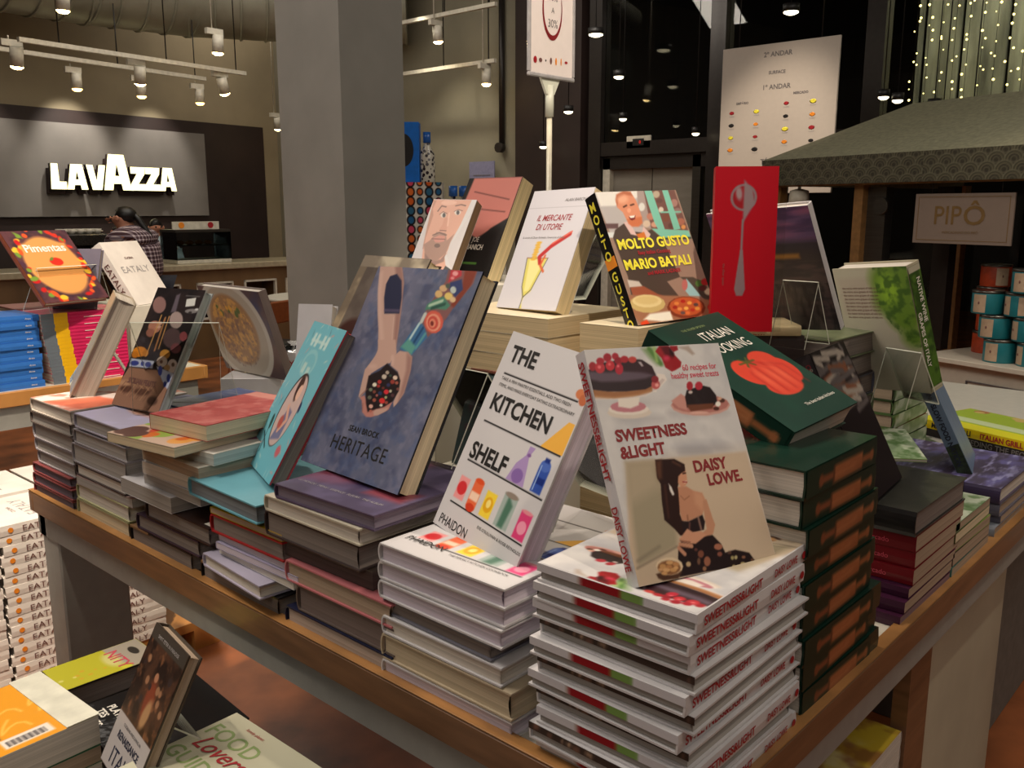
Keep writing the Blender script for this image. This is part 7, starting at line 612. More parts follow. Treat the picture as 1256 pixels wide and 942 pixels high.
def person(name_M, label, shirt, shade, hair_tail=True):
    # local frame: faces -x (and leans on both forearms), z up
    t = empty('person', label=label, cat='person', M=name_M)
    V = [(0, 0, .86), (-.02, 0, 1.02), (-.05, 0, 1.16), (-.07, 0, 1.25), (-.09, 0, 1.31), (-.115, 0, 1.37), (-.12, 0, 1.42),
         (-.06, .17, 1.20), (-.16, .22, 1.00), (-.38, .16, .955), (-.44, .14, .95),
         (-.06, -.17, 1.20), (-.16, -.22, 1.00), (-.38, -.16, .955), (-.44, -.14, .95),
         (.0, .10, .80), (.02, .11, .44), (.06, .11, .07), (-.10, .12, .03), (.0, -.10, .80), (.02, -.11, .44), (.06, -.11, .07), (-.10, -.12, .03)]
    E_ = [(0, 1), (1, 2), (2, 3), (3, 4), (4, 5), (5, 6), (3, 7), (7, 8), (8, 9), (9, 10), (3, 11), (11, 12), (12, 13), (13, 14), (0, 15), (15, 16), (16, 17), (17, 18), (0, 19), (19, 20), (20, 21), (21, 22)]
    Rr = [(.15, .12), (.14, .11), (.14, .11), (.09, .08), .05, (.085, .075), (.075, .068), .06, .045, .034, .03, .06, .045, .034, .03, .09, .06, .045, .035, .09, .06, .045, .035]
    skin_figure('body', V, E_, Rr, 0, SKIN_M, t)
    skin_figure('shirt', [(0, 0, .80), (-.02, 0, 1.0), (-.05, 0, 1.17), (-.065, 0, 1.26)]+[(-.06, .17, 1.19), (-.16, .225, 1.00), (-.34, .165, .96), (-.06, -.17, 1.20), (-.16, -.225, 1.00), (-.34, -.165, .96), (-.08, 0, 1.335)], [(0, 1), (1, 2), (2, 3), (3, 4), (4, 5), (5, 6), (3, 7), (7, 8), (8, 9), (3, 10)],
                [(.19, .16), (.19, .17), (.21, .19), (.17, .15), .095, .075, .06, .095, .075, .06, .075], 0, shirt, t)
    skin_figure('trousers', [V[0], (0, .10, .78), V[16], (.06, .11, .10), (0, -.10, .78), V[20], (.06, -.11, .10)], [(0, 1), (1, 2), (2, 3), (0, 4), (4, 5), (5, 6)], [(.165, .135), .11, .08, .065, .11, .08, .065], 0, shade, t)
    bm = NB(); bmesh.ops.create_icosphere(bm, subdivisions=2, radius=1); bmesh.ops.transform(bm, matrix=Matrix.Translation((-.088, 0, 1.410)) @ Matrix.Diagonal((.082, .072, .080, 1)), verts=bm.verts)
    for v in bm.verts:
        if v.co.x < -.14 and v.co.z < 1.45: v.co.x = -.13
    mk('hair', bm, HAIR, t, smooth=True)
    if hair_tail: skin_figure('ponytail', [(-.03, 0, 1.42), (.0, 0, 1.38), (.03, .0, 1.32), (.09, 0, 1.22)], [(0, 1), (1, 2), (2, 3)], [.022, .026, .024, .012], 0, HAIR, t)
    for s in (-1, 1):
        bm = NB(); bmesh.ops.create_icosphere(bm, subdivisions=1, radius=.012); mk('eye', bm, INK, t, Matrix.Translation((-.196, .03*s, 1.395)))
        bm = NB(); bmesh.ops.create_icosphere(bm, subdivisions=1, radius=.02); mk('ear', bm, SKIN_M, t, Matrix.Translation((-.11, .085*s, 1.385)) @ Matrix.Diagonal((.8, .5, 1.3, 1)))
    bm = NB(); cyl(bm, (-.19, 0, 1.395), (-.222, 0, 1.37), .008, .016, 8); mk('nose', bm, SKIN_M, t)
    bm = NB(); box(bm, (-.205, -.02, 1.343), (-.195, .02, 1.35)); mk('mouth', bm, mat('lips', (.5, .25, .22), .5), t)
    for s in (-1, 1):
        for k in range(5):
            a = -.03+.015*k; L_ = (.05, .065, .07, .065, .05)[k]
            if k == 0: pts = [(-.44, .14*s-.03*s, .955), (-.47, .14*s-.045*s, .955), (-.49, .14*s-.05*s, .95)]
            else: pts = [(-.46, .14*s+a*s, .955), (-.46-L_*.6, .14*s+a*s*1.1, .962), (-.46-L_, .14*s+a*s*1.15, .945)]
            skin_figure('finger', pts, [(0, 1), (1, 2)], [.010, .009, .008], 0, SKIN_M, t, 1)
    return t
person(Matrix.Translation((3.69, 7.68, 0)) @ Matrix.Rotation(R(-48), 4, 'Z') @ Matrix.Diagonal((1.22, 1.35, .985, 1)), 'person with black ponytail and glasses in a plaid shirt leaning at the counter', plaid(), mat('dark_jeans', (.12, .13, .18), .8))
p2 = person(CT @ Matrix.Translation((.50, 1.22, 0)) @ Matrix.Rotation(R(85), 4, 'Z') @ Matrix.Scale(.90, 4), 'person in a pale blue shirt bending behind the glass display case', mat('pale_blue_cloth', (.66, .74, .78), .8), M_BLK, False)
# cafe table and chair beside the pillar
t = empty('cafe_table', (4.45, 6.2, 0), 0, 'small cafe table with a white top beside the grey pillar', 'table')
bm = NB(); cyl(bm, (0, 0, .715), (0, 0, .74), .42, n=32); mk('tabletop', bm, M_WHITE, t)
bm = NB(); cyl(bm, (0, 0, .02), (0, 0, .715), .03); mk('pole', bm, M_BLK, t)
bm = NB(); cyl(bm, (0, 0, 0), (0, 0, .02), .22, n=24); mk('base', bm, M_BLK, t)
for i, (x, y, rz, lb) in enumerate(((3.75, 5.9, 20, 'wooden chair with dark seat left of the small cafe table'), (4.75, 5.55, 110, 'wooden chair with dark seat in front of the small cafe table'))):
    t = empty('cafe_chair', (x, y, 0), R(rz), lb, 'chair'); M_CH = mat('chair_wood', (.55, .30, .15), .45)
    bm = NB(); box(bm, (-.2, -.2, .42), (.2, .2, .46), bev=.01); mk('seat', bm, M_BLK, t)
    for a in (-.18, .18):
        for b in (-.18, .18): bm = NB(); cyl(bm, (a*1.2, b*1.2, 0), (a*.9, b, .43 if b > 0 else .78), .018); mk('leg', bm, M_CH, t)
    bm = NB(); box(bm, (-.2, -.2, .62), (.2, -.17, .78), bev=.008); mk('backrest', bm, M_CH, t)

# ---------------- shelves right of the pillar: bottles and patterned boxes ----------------
t = empty('display_plinth', (3.12, 3.30, 0), R(-48), 'plain pale plinth behind the pillar carrying boxes and bottles', 'plinth')
bm = NB(); box(bm, (-.32, -.15, 0), (.32, .2, 1.20), bev=.005); mk('body', bm, M_WHITE, t)
PB = Matrix.Translation((3.05, 3.335, 1.20)) @ Matrix.Rotation(R(-48), 4, 'Z')
b_ = empty('patterned_box', label='white gift box with rows of orange, blue and pink circles', cat='box', M=PB @ Matrix.Translation((-.17, -.1, 0)))
bm = NB(); box(bm, (0, 0, 0), (.26, .12, .37), bev=.002); mk('carton', bm, M_WHITE, b_)
UP = Matrix(((1, 0, 0, 0), (0, 0, -1, 0), (0, 1, 0, 0), (0, 0, 0, 1)))
art(c_dots, .26, .37, b_, Matrix.Translation((0, -.001, 0)) @ UP, MATTE, 'box_print', 90)
b_ = empty('blue_box', label='bright blue box with a dark oval label standing on the patterned box', cat='box', M=PB @ Matrix.Translation((-.13, -.06, .37)))
bm = NB(); box(bm, (0, 0, 0), (.11, .08, .28), bev=.002); mk('carton', bm, mat('bright_blue_card', (.08, .42, .80), .4), b_)
bm = NB(); lathe(bm, [(.048, 0), (.048, .001)], 28); mk('oval_label', bm, INK, b_, Matrix.Translation((.035, -.001, .15)) @ UP @ Matrix.Diagonal((1, 1.6, 1, 1)))
BT = mat('patterned_bottle', (.70, .68, .62), .25, .4); nt = BT.node_tree; v_ = nt.nodes.new('ShaderNodeTexVoronoi'); v_.inputs['Scale'].default_value = 55; r_ = nt.nodes.new('ShaderNodeValToRGB'); r_.color_ramp.interpolation = 'CONSTANT'
e = r_.color_ramp.elements; e[0].color = (.03, .02, .03, 1); e[1].position = .42; e[1].color = (.6, .57, .5, 1); tc = nt.nodes.new('ShaderNodeTexCoord'); nt.links.new(tc.outputs['Object'], v_.inputs[0]); nt.links.new(v_.outputs[0], r_.inputs[0]); nt.links.new(r_.outputs[0], nt.nodes['Principled BSDF'].inputs['Base Color'])
b_ = empty('bottle', label='tall bottle with dotted pattern and bright blue cap beside the blue box', cat='bottle', M=PB @ Matrix.Translation((.015, -.03, .37)))
bm = NB(); lathe(bm, [(.034, 0), (.036, .01), (.036, .13), (.014, .175), (.014, .19)], 18); mk('body', bm, BT, b_)
bm = NB(); lathe(bm, [(.018, .185), (.018, .235)], 16); mk('cap', bm, mat('blue_cap', (.12, .38, .72), .35, .3), b_)
for i, (x, y) in enumerate(((.115, .0), (.165, .0))):
    b_ = empty('bottle', label=('blue capped bottle just right of the patterned circle box' if i == 0 else 'blue capped bottle farthest right of the patterned circle box'), cat='bottle', M=PB @ Matrix.Translation((x+.02, y, .12)) )
    bm = NB(); lathe(bm, [(.02, -.12), (.022, .0), (.022, .10), (.012, .15), (.012, .19)], 16); mk('body', bm, BT, b_)
    bm = NB(); lathe(bm, [(.021, .185), (.021, .235)], 14); mk('cap', bm, MATS['blue_cap'], b_)
bm = NB(); box(bm, (6.9, 6.50, 1.35), (6.91, 6.86, 1.92)); o = mk('wall_notice', bm, mat('lilac_plastic', (.50, .50, .62), .4)); tag(o, 'translucent lilac notice panel fixed on the plain wall', 'notice')
for k in range(6):
    bm = NB(); box(bm, (6.895, 6.56, 1.78-.05*k), (6.899, 6.80-.03*(k % 3), 1.786-.05*k)); mk('text_line', bm, GREY, o)

# ---------------- hanging board and lamp reflections ----------------
b_ = empty('directory_board', label='white directory board with small pictures hanging above the market stall roof', cat='sign board', M=Matrix(((0, 0, -1, 6.0), (-1, 0, 0, 3.42), (0, 1, 0, 1.55), (0, 0, 0, 1))))
bm = NB(); box(bm, (0, 0, -.02), (.85, 1.0, 0), bev=.002); mk('board', bm, mat('board_white', (.74, .70, .66), .5, noise=.01), b_)
for s_, x, y, z_ in (("2º ANDAR", .42, .915, .045), ("SURFACE", .42, .80, .030), ("1º ANDAR", .42, .70, .045), ("TÉRREO", .42, .20, .05), ("EMPÓRIO", .17, .615, .022), ("MERCADO", .60, .655, .022), ("EMPÓRIO", .17, .10, .022)): T(b_, s_, x, y, z_, GREY, .001, 'CENTER', bold=.001)
rr = random.Random(3)
for c in range(4):
    for r in range(4):
        x = .09+c*.19+(.03 if c > 1 else 0); y = .56-r*.085-(-.04 if c > 1 else 0)
        bm = NB(); lathe(bm, [(.014+.006*rr.random(), 0), (.012, .001)], 8); mk('picture', bm, (RED, ORG, YEL, INK)[(c*2+r*3) % 4], b_, Matrix.Translation((x, y, .001)) @ Matrix.Diagonal((1.3, .8, 1, 1)))
        T(b_, 'receitas', x, y-.028, .014, LGRY, .001, 'CENTER', name='caption')
for i in range(2):
    bm = NB(); lathe(bm, [(.016, 0), (.013, .001)], 8); mk('picture', bm, (INK, RED)[i], b_, Matrix.Translation((.09+.15*i, .05, .001)))
for y in (2.7, 3.3):
    bm = NB(); cyl(bm, (6.01, y, 2.55), (6.01, y, 5.0), .004, n=6); tag(mk('suspension_wire', bm, M_BLK), 'thin dark wire holding up the white directory board, '+('right' if y < 3 else 'left')+' one', 'wire')
DG = mat('reflection_glow', (1, .95, .8), emit=(1, .94, .78), es=6)
for (x, y, z, r, lb) in ((6.2, 3.02, 2.78, .05, 'over the top edge of the directory board'), (6.6, 4.75, 2.55, .045, 'left of the glass mullion above the lift'), (6.7, 2.53, 2.22, .035, 'first low one right of the directory board'), (6.7, 2.43, 2.19, .035, 'second low one right of the directory board'), (6.7, 2.18, 2.13, .04, 'upper of the pair left of the light curtain'), (6.7, 2.12, 2.11, .04, 'lower of the pair left of the light curtain'), (6.7, 1.93, 2.05, .045, 'at the foot of the light curtain'), (6.6, 1.57, 2.72, .07, 'in front of the light curtain near the top'), (6.6, 5.3, 2.30, .04, 'just right of the sign pole, upper'), (6.6, 4.70, 2.20, .03, 'above the floor indicator'), (6.75, 5.72, 2.02, .035, 'left of the sign pole, lowest'), (6.5, 4.93, 2.90, .06, 'touching the right edge of the sign holder'), (6.8, 4.1, 2.06, .03, 'right of the floor indicator')):
    t = empty('reflection', (x, y, z), 0, 'small round glowing lamp reflection '+lb, 'reflection', 'round lamp reflections in the dark glass front')  # glowing discs stand in for lamp reflections in the glass; housings, cables added
    bm = NB(); cyl(bm, (0, 0, 0), (0, 0, .05), r*1.15, n=16); mk('housing', bm, M_BLK, t)  # added housing above the reflection disc
    bm = NB(); lathe(bm, [(r*.5, -.02), (r, -.008), (r, 0)], 16); mk('lamp_face', bm, DG, t)
    bm = NB(); cyl(bm, (0, 0, .05), (0, 0, 5-z), .004, n=5); mk('cable', bm, M_BLK, t)
# plank wall with fairy lights behind the glass
t = empty('plank_screen', (8.6, 0, 0), 0, 'pale green grey timber plank screen seen through the glass at upper right', 'screen')
MP = mat('weathered_plank', (.56, .56, .50), .7, noise=.30, scale=9, stretch=(1, 1, .15))
ys = [3.00, 2.93, 2.62, 2.25, 1.82, 1.42, .98, .5, 0, -.5]
for a, b in zip(ys, ys[1:]):
    bm = NB(); box(bm, (0, b+.015, 1.9), (.04+.03*((a*7) % 1), a-.015, 5)); mk('plank', bm, MP, t)
t = empty('light_curtain', (8.45, 0, 0), 0, 'curtain of tiny warm fairy lights hung before the plank screen', 'fairy lights')
FL = mat('fairy_glow', (1, .95, .6), emit=(1, .92, .55), es=9); rr = random.Random(5); mb = None
for k in range(20):
    y = 2.95-k*.107; bm = NB(); cyl(bm, (0, y, 2.1), (0, y, 5), .002, n=4); mk('wire', bm, M_FRAME, t)
    for j in range(14):
        z = 2.26+j*.092+rr.uniform(-.05, .05)
        if mb is None: bm = NB(); bmesh.ops.create_icosphere(bm, subdivisions=1, radius=.0085); o = mk('bulb', bm, FL, t, Matrix.Translation((0, y, z))); mb = o.data
        else: link('bulb', mb, t, Matrix.Translation((0, y+rr.uniform(-.03, .03), z)) @ Matrix.Scale(rr.uniform(.7, 1.35), 4))
area('curtain_wash', (7.7, 1.6, 4.6), (8.6, 1.6, 2.8), 1.2, 110, (1, 1, .82))

# ---------------- market stall ----------------
KM = Matrix.Translation((4.81, 1.55, 0)) @ Matrix.Rotation(R(71-180), 4, 'Z')  # x runs towards the right of the picture, -y... front
# local x: along the front to the right; local y: towards the back
KM = Matrix(((-.326, .946, 0, 4.81), (-.946, -.326, 0, 1.55), (0, 0, 1, 0), (0, 0, 0, 1)))
K = empty('market_stall', label='wooden market stall with a dark patterned fabric roof and scalloped print valance', cat='stall', M=KM)
bm = NB()
vs = [bm.verts.new(v) for v in ((-1.17, 0, 1.73), (2.2, 0, 1.73), (2.2, .9, 2.08), (-.85, .9, 2.08), (-1.17, 1.9, 1.73), (2.2, 1.9, 1.73))]
for f in ((0, 1, 2, 3), (0, 3, 4), (3, 2, 5, 4)): bm.faces.new([vs[i] for i in f])
mr = mat('roof_fabric', (.47, .46, .37), .8, noise=.10, scale=40); o = mk('roof', bm, mr, K); sf = o.modifiers.new('t', 'SOLIDIFY'); sf.thickness = .012
for i in range(6):
    art(c_scale, .56, .15, K, Matrix.Translation((-1.17+.56*i, -.004, 1.58)) @ UP, MATTE, 'valance_print', 110)
bm = NB(); box(bm, (-1.17, 0, 1.58), (2.2, .012, 1.73)); mk('valance', bm, mr, K)
bm = NB(); box(bm, (-1.17, .012, 1.58), (-1.158, 1.9, 1.73)); mk('valance', bm, mr, K)
bm = NB(); box(bm, (-1.15, .014, 1.572), (2.2, .05, 1.60)); mk('rail', bm, mat('stall_wood', (.50, .36, .20), .5, noise=.1), K)
for x, y in ((-1.13, .06), (-.52, .06), (-1.13, 1.8), (-.52, 1.8), (2.1, .06)):
    bm = NB(); box(bm, (x, y, .0), (x+.06, y+.06, 1.6)); mk('post', bm, MATS['stall_wood'], K)
bm = NB(); box(bm, (.05, .08, .0), (2.15, .85, .685)); mk('counter_body', bm, mat('counter_white', (.80, .76, .70), .45, .1, noise=.02), K)
bm = NB(); box(bm, (-.02, .02, .685), (2.15, .9, .71), bev=.003); mk('counter_top', bm, MATS['counter_white'], K)
for x0, x1 in ((.24, .95), (1.0, 1.7)):
    bm = NB()
    for a, b in (((x0, .07, .60), (x1, .08, .606)), ((x0, .07, .06), (x1, .08, .066)), ((x0, .07, .06), (x0+.006, .08, .606)), ((x1-.006, .07, .06), (x1, .08, .606))): box(bm, a, b)
    mk('panel_groove', bm, GREY, K)
bm = NB(); box(bm, (-.46, .10, .7), (-.34, .16, 1.56)); mk('grey_post', bm, M_STEEL, K); bm = NB(); box(bm, (-.18, .30, .7), (-.08, .36, 1.56)); mk('grey_post', bm, M_FRAME, K)
bm = NB(); box(bm, (.62, 1.0, .7), (.70, 1.06, 1.6)); mk('grey_post', bm, M_FRAME, K)
bm = NB(); box(bm, (-.05, .86, .71), (2.15, .88, 1.6)); mk('back_panel', bm, glass('stall_glass', (.32, .32, .32), .05, .3), K)
bm = NB(); box(bm, (-.52, 1.94, 0), (2.2, 1.97, 1.7)); mk('back_panel', bm, M_BLK, K)
b_ = empty('stall_sign', label='hanging white sign with gold lettering under the stall roof', cat='sign', M=KM @ Matrix.Translation((-.07, .04, 1.275)) @ UP)
bm = NB(); box(bm, (-.04, 0, -.01), (.49, .245, 0), bev=.001); mk('board', bm, mat('sign_grey_pink', (.50, .44, .40), .4, .2, noise=.01), b_)
bm = NB()
for a, b in (((-.02, .015, 0), (.47, .018, .001)), ((-.02, .227, 0), (.47, .230, .001)), ((-.02, .015, 0), (-.017, .23, .001)), ((.467, .015, 0), (.47, .23, .001))): box(bm, a, b)
mk('border_line', bm, mat('gold_print', (.44, .34, .20), .4), b_)
T(b_, 'PIP', .07, .095, .13, MATS['gold_print'], .0015, sx=.95, bold=.0005); T(b_, 'Ô', .232, .095, .13, MATS['gold_print'], .0015, sx=1.15, bold=.0015); T(b_, 'MERCADINHO DO PIPÔ', .225, .05, .018, MATS['gold_print'], .0015, 'CENTER')
for x in (.05, .42): bm = NB(); cyl(bm, (x, .245, -.005), (x, .31, -.005), .002, n=5); mk('cord', bm, M_BLK, b_)
t = empty('clamp_lamp', label='pale clip lamp head under the left corner of the stall roof', cat='lamp', M=KM @ Matrix.Translation((-.96, .10, 1.50)))
bm = NB(); lathe(bm, [(.02, .06), (.055, .05), (.06, -.02), (.04, -.05)], 14); mk('shade', bm, M_METW, t)
bm = NB(); cyl(bm, (0, 0, .05), (0, .0, .09), .01); mk('stem', bm, M_METW, t)
t = empty('round_gauge', label='grey round fitting on the grey stall post', cat='fitting', M=KM @ Matrix.Translation((-.36, .08, 1.46)))
bm = NB(); cyl(bm, (0, 0, 0), (0, .02, 0), .045, n=20); mk('dial', bm, M_STEEL, t)
# tins
TE = mat('teal_tin', (.10, .46, .50), .4, .2, noise=.03); OT = mat('orange_tin', (.66, .24, .12), .4, .2, noise=.12, scale=30)
LB = mat('tin_label', (.72, .62, .52), .5)
def tin(x, y, z, r, h, m, la, label, grp):
    b = empty('tin', label=label, cat='tin', group=grp, M=KM @ Matrix.Translation((x, y, z)))
    bm = NB(); lathe(bm, [(r*.97, 0), (r, .004), (r, h-.006), (r*.97, h)], 22); mk('body', bm, m, b)
    bm = NB(); lathe(bm, [(r*1.02, h-.008), (r*1.02, h+.004), (r*.9, h+.004)], 22); mk('lid', bm, M_STEEL, b)
    for a0 in la:
        bm = NB(); n = 6; rr_ = r*1.006; f0 = [bm.verts.new((rr_*math.cos(R(a0+10*i)), rr_*math.sin(R(a0+10*i)), .008)) for i in range(n)]; f1 = [bm.verts.new((rr_*math.cos(R(a0+10*i)), rr_*math.sin(R(a0+10*i)), h-.014)) for i in range(n)]
        for i in range(n-1): bm.faces.new((f0[i], f0[i+1], f1[i+1], f1[i]))
        lo = mk('paper_label', bm, LB, b)
        a = R(a0+25); bm = NB(); bmesh.ops.create_icosphere(bm, subdivisions=1, radius=.008); mk('emblem', bm, BROWN, lo, Matrix.Translation((rr_*math.cos(a), rr_*math.sin(a), h*.5)) @ Matrix.Diagonal((.6, .6, 1, 1)))
k = 0
for row, (xs_, z) in enumerate((((.345, .505, .665, .825), .71), ((.31, .47, .63, .79), .825), ((.26, .42, .58, .74), .940), ((.455, .615), 1.055))):
    for i, x in enumerate(xs_):
        tin(x, .16+.02*(k % 2), z, .074, .109, TE, ((-115,), (-70, -150), (-95,), (-130, -50))[k % 4], 'teal tin with cream label, %s in the %s row of the stack' % (('first', 'second', 'third', 'fourth')[i], ('lowest', 'second', 'third', 'top')[row]), 'teal tins stacked on the stall counter'); k += 1
for i in range(4):
    tin(.13+.012*(i % 2), .38, .71+.115*i, .072, .109, OT, ((-60,), (-110,), (-40,), (-55,))[i], 'orange tin with pale label, %s up in the front orange column' % ('lowest', 'second', 'third', 'topmost')[i], 'orange tins beside the teal tins')
for i in range(4):
    tin(.22, .62, .71+.125*i, .07, .118, OT, ((-60,), (-30,), (-40,), (-55,))[i], 'dark orange tin behind the front orange column, %s one' % ('lowest', 'second', 'third', 'topmost')[i], 'orange tins in the back column')
# ================= MAIN TABLE =================
t = empty('display_table', (.745, .428, 0), 0, 'large grey display table with oak edge and white top carrying the book stacks', 'table')
LX, LY = 2.9, 1.76
bm = NB(); box(bm, (.022, .022, .75), (LX, LY, .795)); mk('tabletop', bm, M_WHITE, t)
for a, b in (((0, 0, .75), (LX, .022, .80)), ((0, .022, .75), (.022, LY, .80)), ((0, LY, .75), (LX, LY+.022, .80))):
    bm = NB(); box(bm, a, b, bev=.003); mk('edge_strip', bm, M_OAK, t)
    bm = NB(); box(bm, (a[0], a[1], .7995), (b[0], b[1], .8025), bev=.001); mk('top_lip', bm, M_OAKL, t)['label'] = 'golden lip along the top of the edge'
for a, b in (((.012, .012, .695), (LX, .04, .75)), ((.012, .04, .695), (.04, LY, .75)), ((.012, LY-.03, .695), (LX, LY+.01, .75))):
    bm = NB(); box(bm, a, b); mk('apron', bm, M_GREYT, t)
for a, b in (((.015, LY-.09, 0), (.17, LY, .70)), ((LX-.17, LY-.09, 0), (LX, LY, .70)), ((LX-.17, .04, 0), (LX, .16, .70))):
    bm = NB(); box(bm, a, b, bev=.004); mk('leg', bm, M_GREYT, t)
# cupboard under the right half of the table
t = empty('storage_cupboard', (1.68, .50, 0), 0, 'cream cupboard with brown edge standing under the right part of the table', 'cupboard')
bm = NB(); box(bm, (.12, 0, 0), (.66, .03, .69)); mk('side_panel', bm, M_CREAMV, t)
bm = NB(); box(bm, (0, 0, 0), (.12, .03, .69)); mk('edge_board', bm, M_OAK, t)
bm = NB(); box(bm, (.0, .03, .0), (.66, .6, .05)); mk('plinth', bm, M_OAK, t)
bm = NB(); box(bm, (-.55, .60, 0), (.66, .63, .69)); mk('back_panel', bm, M_CREAMV, t)
bm = NB(); box(bm, (-.55, .0, .345), (-.0, .60, .365)); mk('shelf', bm, M_OAK, t)
bm = NB(); box(bm, (-.58, .0, 0), (-.55, .63, .69)); mk('side_panel', bm, M_CREAMV, t)
bm = NB(); box(bm, (2.50, .56, 0), (3.2, 1.3, .69), bev=.003); tag(mk('grey_plinth', bm, mat('plinth_grey', (.46, .45, .43), .7)), 'plain grey plinth beside the cream cupboard under the table', 'plinth')

def stackY(where, x0, items, base='', xl=.27, cat='book', depth=None):
    """front face in the plane x = x0 ; items from the top: (y0, y1, z0, z1, look, cover, pages, spine, soft, dx, jit, xl)"""
    out = []
    for i, it in enumerate(items):
        y0, y1, z0, z1, look, cm, pm, sp, soft, dx, jit, l = it
        M, w, h = flat(x0+dx, x0+dx+l, y0, y1, z0+.0003, sp, jit)
        b = book(M, w, h, z1-z0-.0006, cm, ordl(look, i, where), pm, soft, soft); b['group'] = 'books in '+where
        out.append((b, w, h, z1-z0-.0006))
    return out
# ---- A: corner stack of the cake cookbook ----
CW = cov('white', (.80, .79, .80)); n = 11; th = .0226
CDK = cov('dress', (.20, .15, .14))
for i in range(n):
    z = .7955+th*i; top = n-1-i; rev = top in (3, 5, 7, 9)
    dx = (.004, -.005, .0, .006, -.004, .002, -.006, .005, 0, -.003, .003)[i]; dy = (.0, .004, -.003, .002, .006, -.002, .003, -.004, .004, 0, .0)[i]
    M, w, h = flat(.757+dx, 1.022+dx, .438+dy, .650+dy, z, '+Y' if rev else '-Y', (.6, -.8, .4, 0, -1, 1, .5, -.6, .8, -.4, 1.0)[i])
    b = book(M, w, h, th-.0006, CW, ordl('white cake cookbook, '+('pages' if rev else 'red lettered spine')+' outwards', top, 'the corner stack'), PG, False, True, group='cake cookbooks in the near corner stack')
    t_ = th-.0006
    if not rev:
        SMx = spineM(t_, h); T(b, 'SWEETNESS&LIGHT', .012, .0065, .0148, RED, .0006, sx=1.02, bold=.0004, M=SMx, name='spine_title'); T(b, 'DAISY LOWE', .175, .0068, .0135, RED, .0006, sx=.78, bold=.0003, M=SMx, name='spine_author')
        bm = NB(); lathe(bm, [(.005, 0), (.005, .0003)], 10); mk('spine_emblem', bm, RED, b, SMx @ Matrix.Translation((.255, .011, .0006)))
        art(c_sweet_edge, w, t_*.42, b, Matrix(((-1, 0, 0, w), (0, 0, 1, h+.0004), (0, 1, 0, t_*.56), (0, 0, 0, 1))), PRINT, 'edge_print', 60)
    else:
        art(c_edge_dark, w, t_*.40, b, Matrix(((1, 0, 0, 0), (0, 0, -1, -.0004), (0, 1, 0, t_*.58), (0, 0, 0, 1))), PRINT, 'edge_print', 60)
    if top < 1: art(c_sweet, w-.006, h-.004, b, Matrix.Translation((.003, .002, t_+.0003)), PRINT, 'cover_print', 110)
# ---- B: kitchen shelf stack ----
WS = 'the bottle cookbook stack'
B = stackY(WS, .757, [
 (.699, .935, .967, .995, 'glossy white cookbook with coloured bottles cover', CW, PL, '+Y', False, 0, 0, .30),
 (.704, .941, .940, .966, 'white hardback with lilac pages', CW, PL, '+Y', False, .003, .4, .30),
 (.703, .938, .913, .939, 'white hardback with lilac pages', CW, PL, '+Y', False, 0, -.3, .30),
 (.722, .934, .889, .912, 'slim glossy landscape photo hardback', cov('greyblue', (.45, .45, .50)), PD, '+Y', False, .004, -1, .28),
 (.706, .933, .861, .888, 'white hardback with pale grey pages', CW, PW, '+Y', False, 0, .3, .29),
 (.688, .935, .822, .860, 'thick cream hardback with brown spine strip', cov('cream', (.74, .68, .58)), pages('beige', (.74, .68, .58)), '+Y', False, 0, 0, .29),
 (.688, .936, .7955, .821, 'white hardback with lilac pages', CW, PL, '+Y', False, 0, .3, .30)])
b, w, h, t_ = B[0]; PHM = Matrix.Translation((0, 0, t_+.0003))
art(c_kitchen, w-.004, h-.004, b, Matrix.Translation((.002, .002, t_+.0002)), PRINT, 'cover_print', 110)
def kitchen_text(b, w, h, Mf):
    T(b, 'PHAIDON', .012*w/.2, .055*h/.3*.6, .020, INK, .0012, sx=.85, M=Mf, name='publisher'); T(b, 'THE PERFECT KITCHEN COOKBOOK', .105, .030, .0065, INK, .0012, M=Mf, name='subtitle')
kitchen_text(b, w, h, PHM)
# ---- C: under the blue photo book ----
stackY('the tattooed arms stack', .757, [
 (.952, 1.186, 1.0055, 1.029, 'dark purple glossy hardback with red picture', cov('purple', (.34, .29, .38)), pages('mauve', (.50, .46, .52)), '+Y', False, .0, 1.5, .25),
 (.974, 1.212, .979, 1.005, 'ivory hardback with plain ivory pages', cov('ivory', (.76, .73, .66)), PW, '+Y', False, -.004, 0, .27),
 (.980, 1.216, .938, .978, 'dark book with greyish page edges', cov('umber', (.24, .20, .20)), PD, '+Y', False, -.002, 0, .27),
 (.972, 1.19, .9075, .937, 'dark brown glossy paperback', cov('umber2', (.28, .24, .22)), pages('umber', (.34, .29, .28)), '+Y', True, .012, 1, .25),
 (.914, 1.168, .872, .907, 'pink covered hardback with glossy wrap', cov('pink', (.74, .44, .46)), PT, '+Y', False, 0, 0, .27),
 (.912, 1.143, .829, .871, 'glossy brown photo hardback in plastic wrap', cov('brownphoto', (.40, .35, .33)), pages('photo', (.46, .40, .38)), '+Y', False, .002, 0, .26),
 (.915, 1.174, .7955, .828, 'navy blue hardback with white pages', cov('navy', (.13, .14, .24)), pages('pinkish', (.70, .64, .60)), '+Y', False, 0, 0, .27)])
o = [o for o in COL.objects if o.get('label', '').startswith('dark purple glossy hardback with red')][0]; art(c_marble, .232, .248, o, Matrix.Translation((.001, .001, .0232)), PRINT); T(o, 'LE MONDE . MENU . ESSENCE . FLEURS . THE ALBUM', .012, .035, .0085, LGRY, .0238, rot=0, name='title')
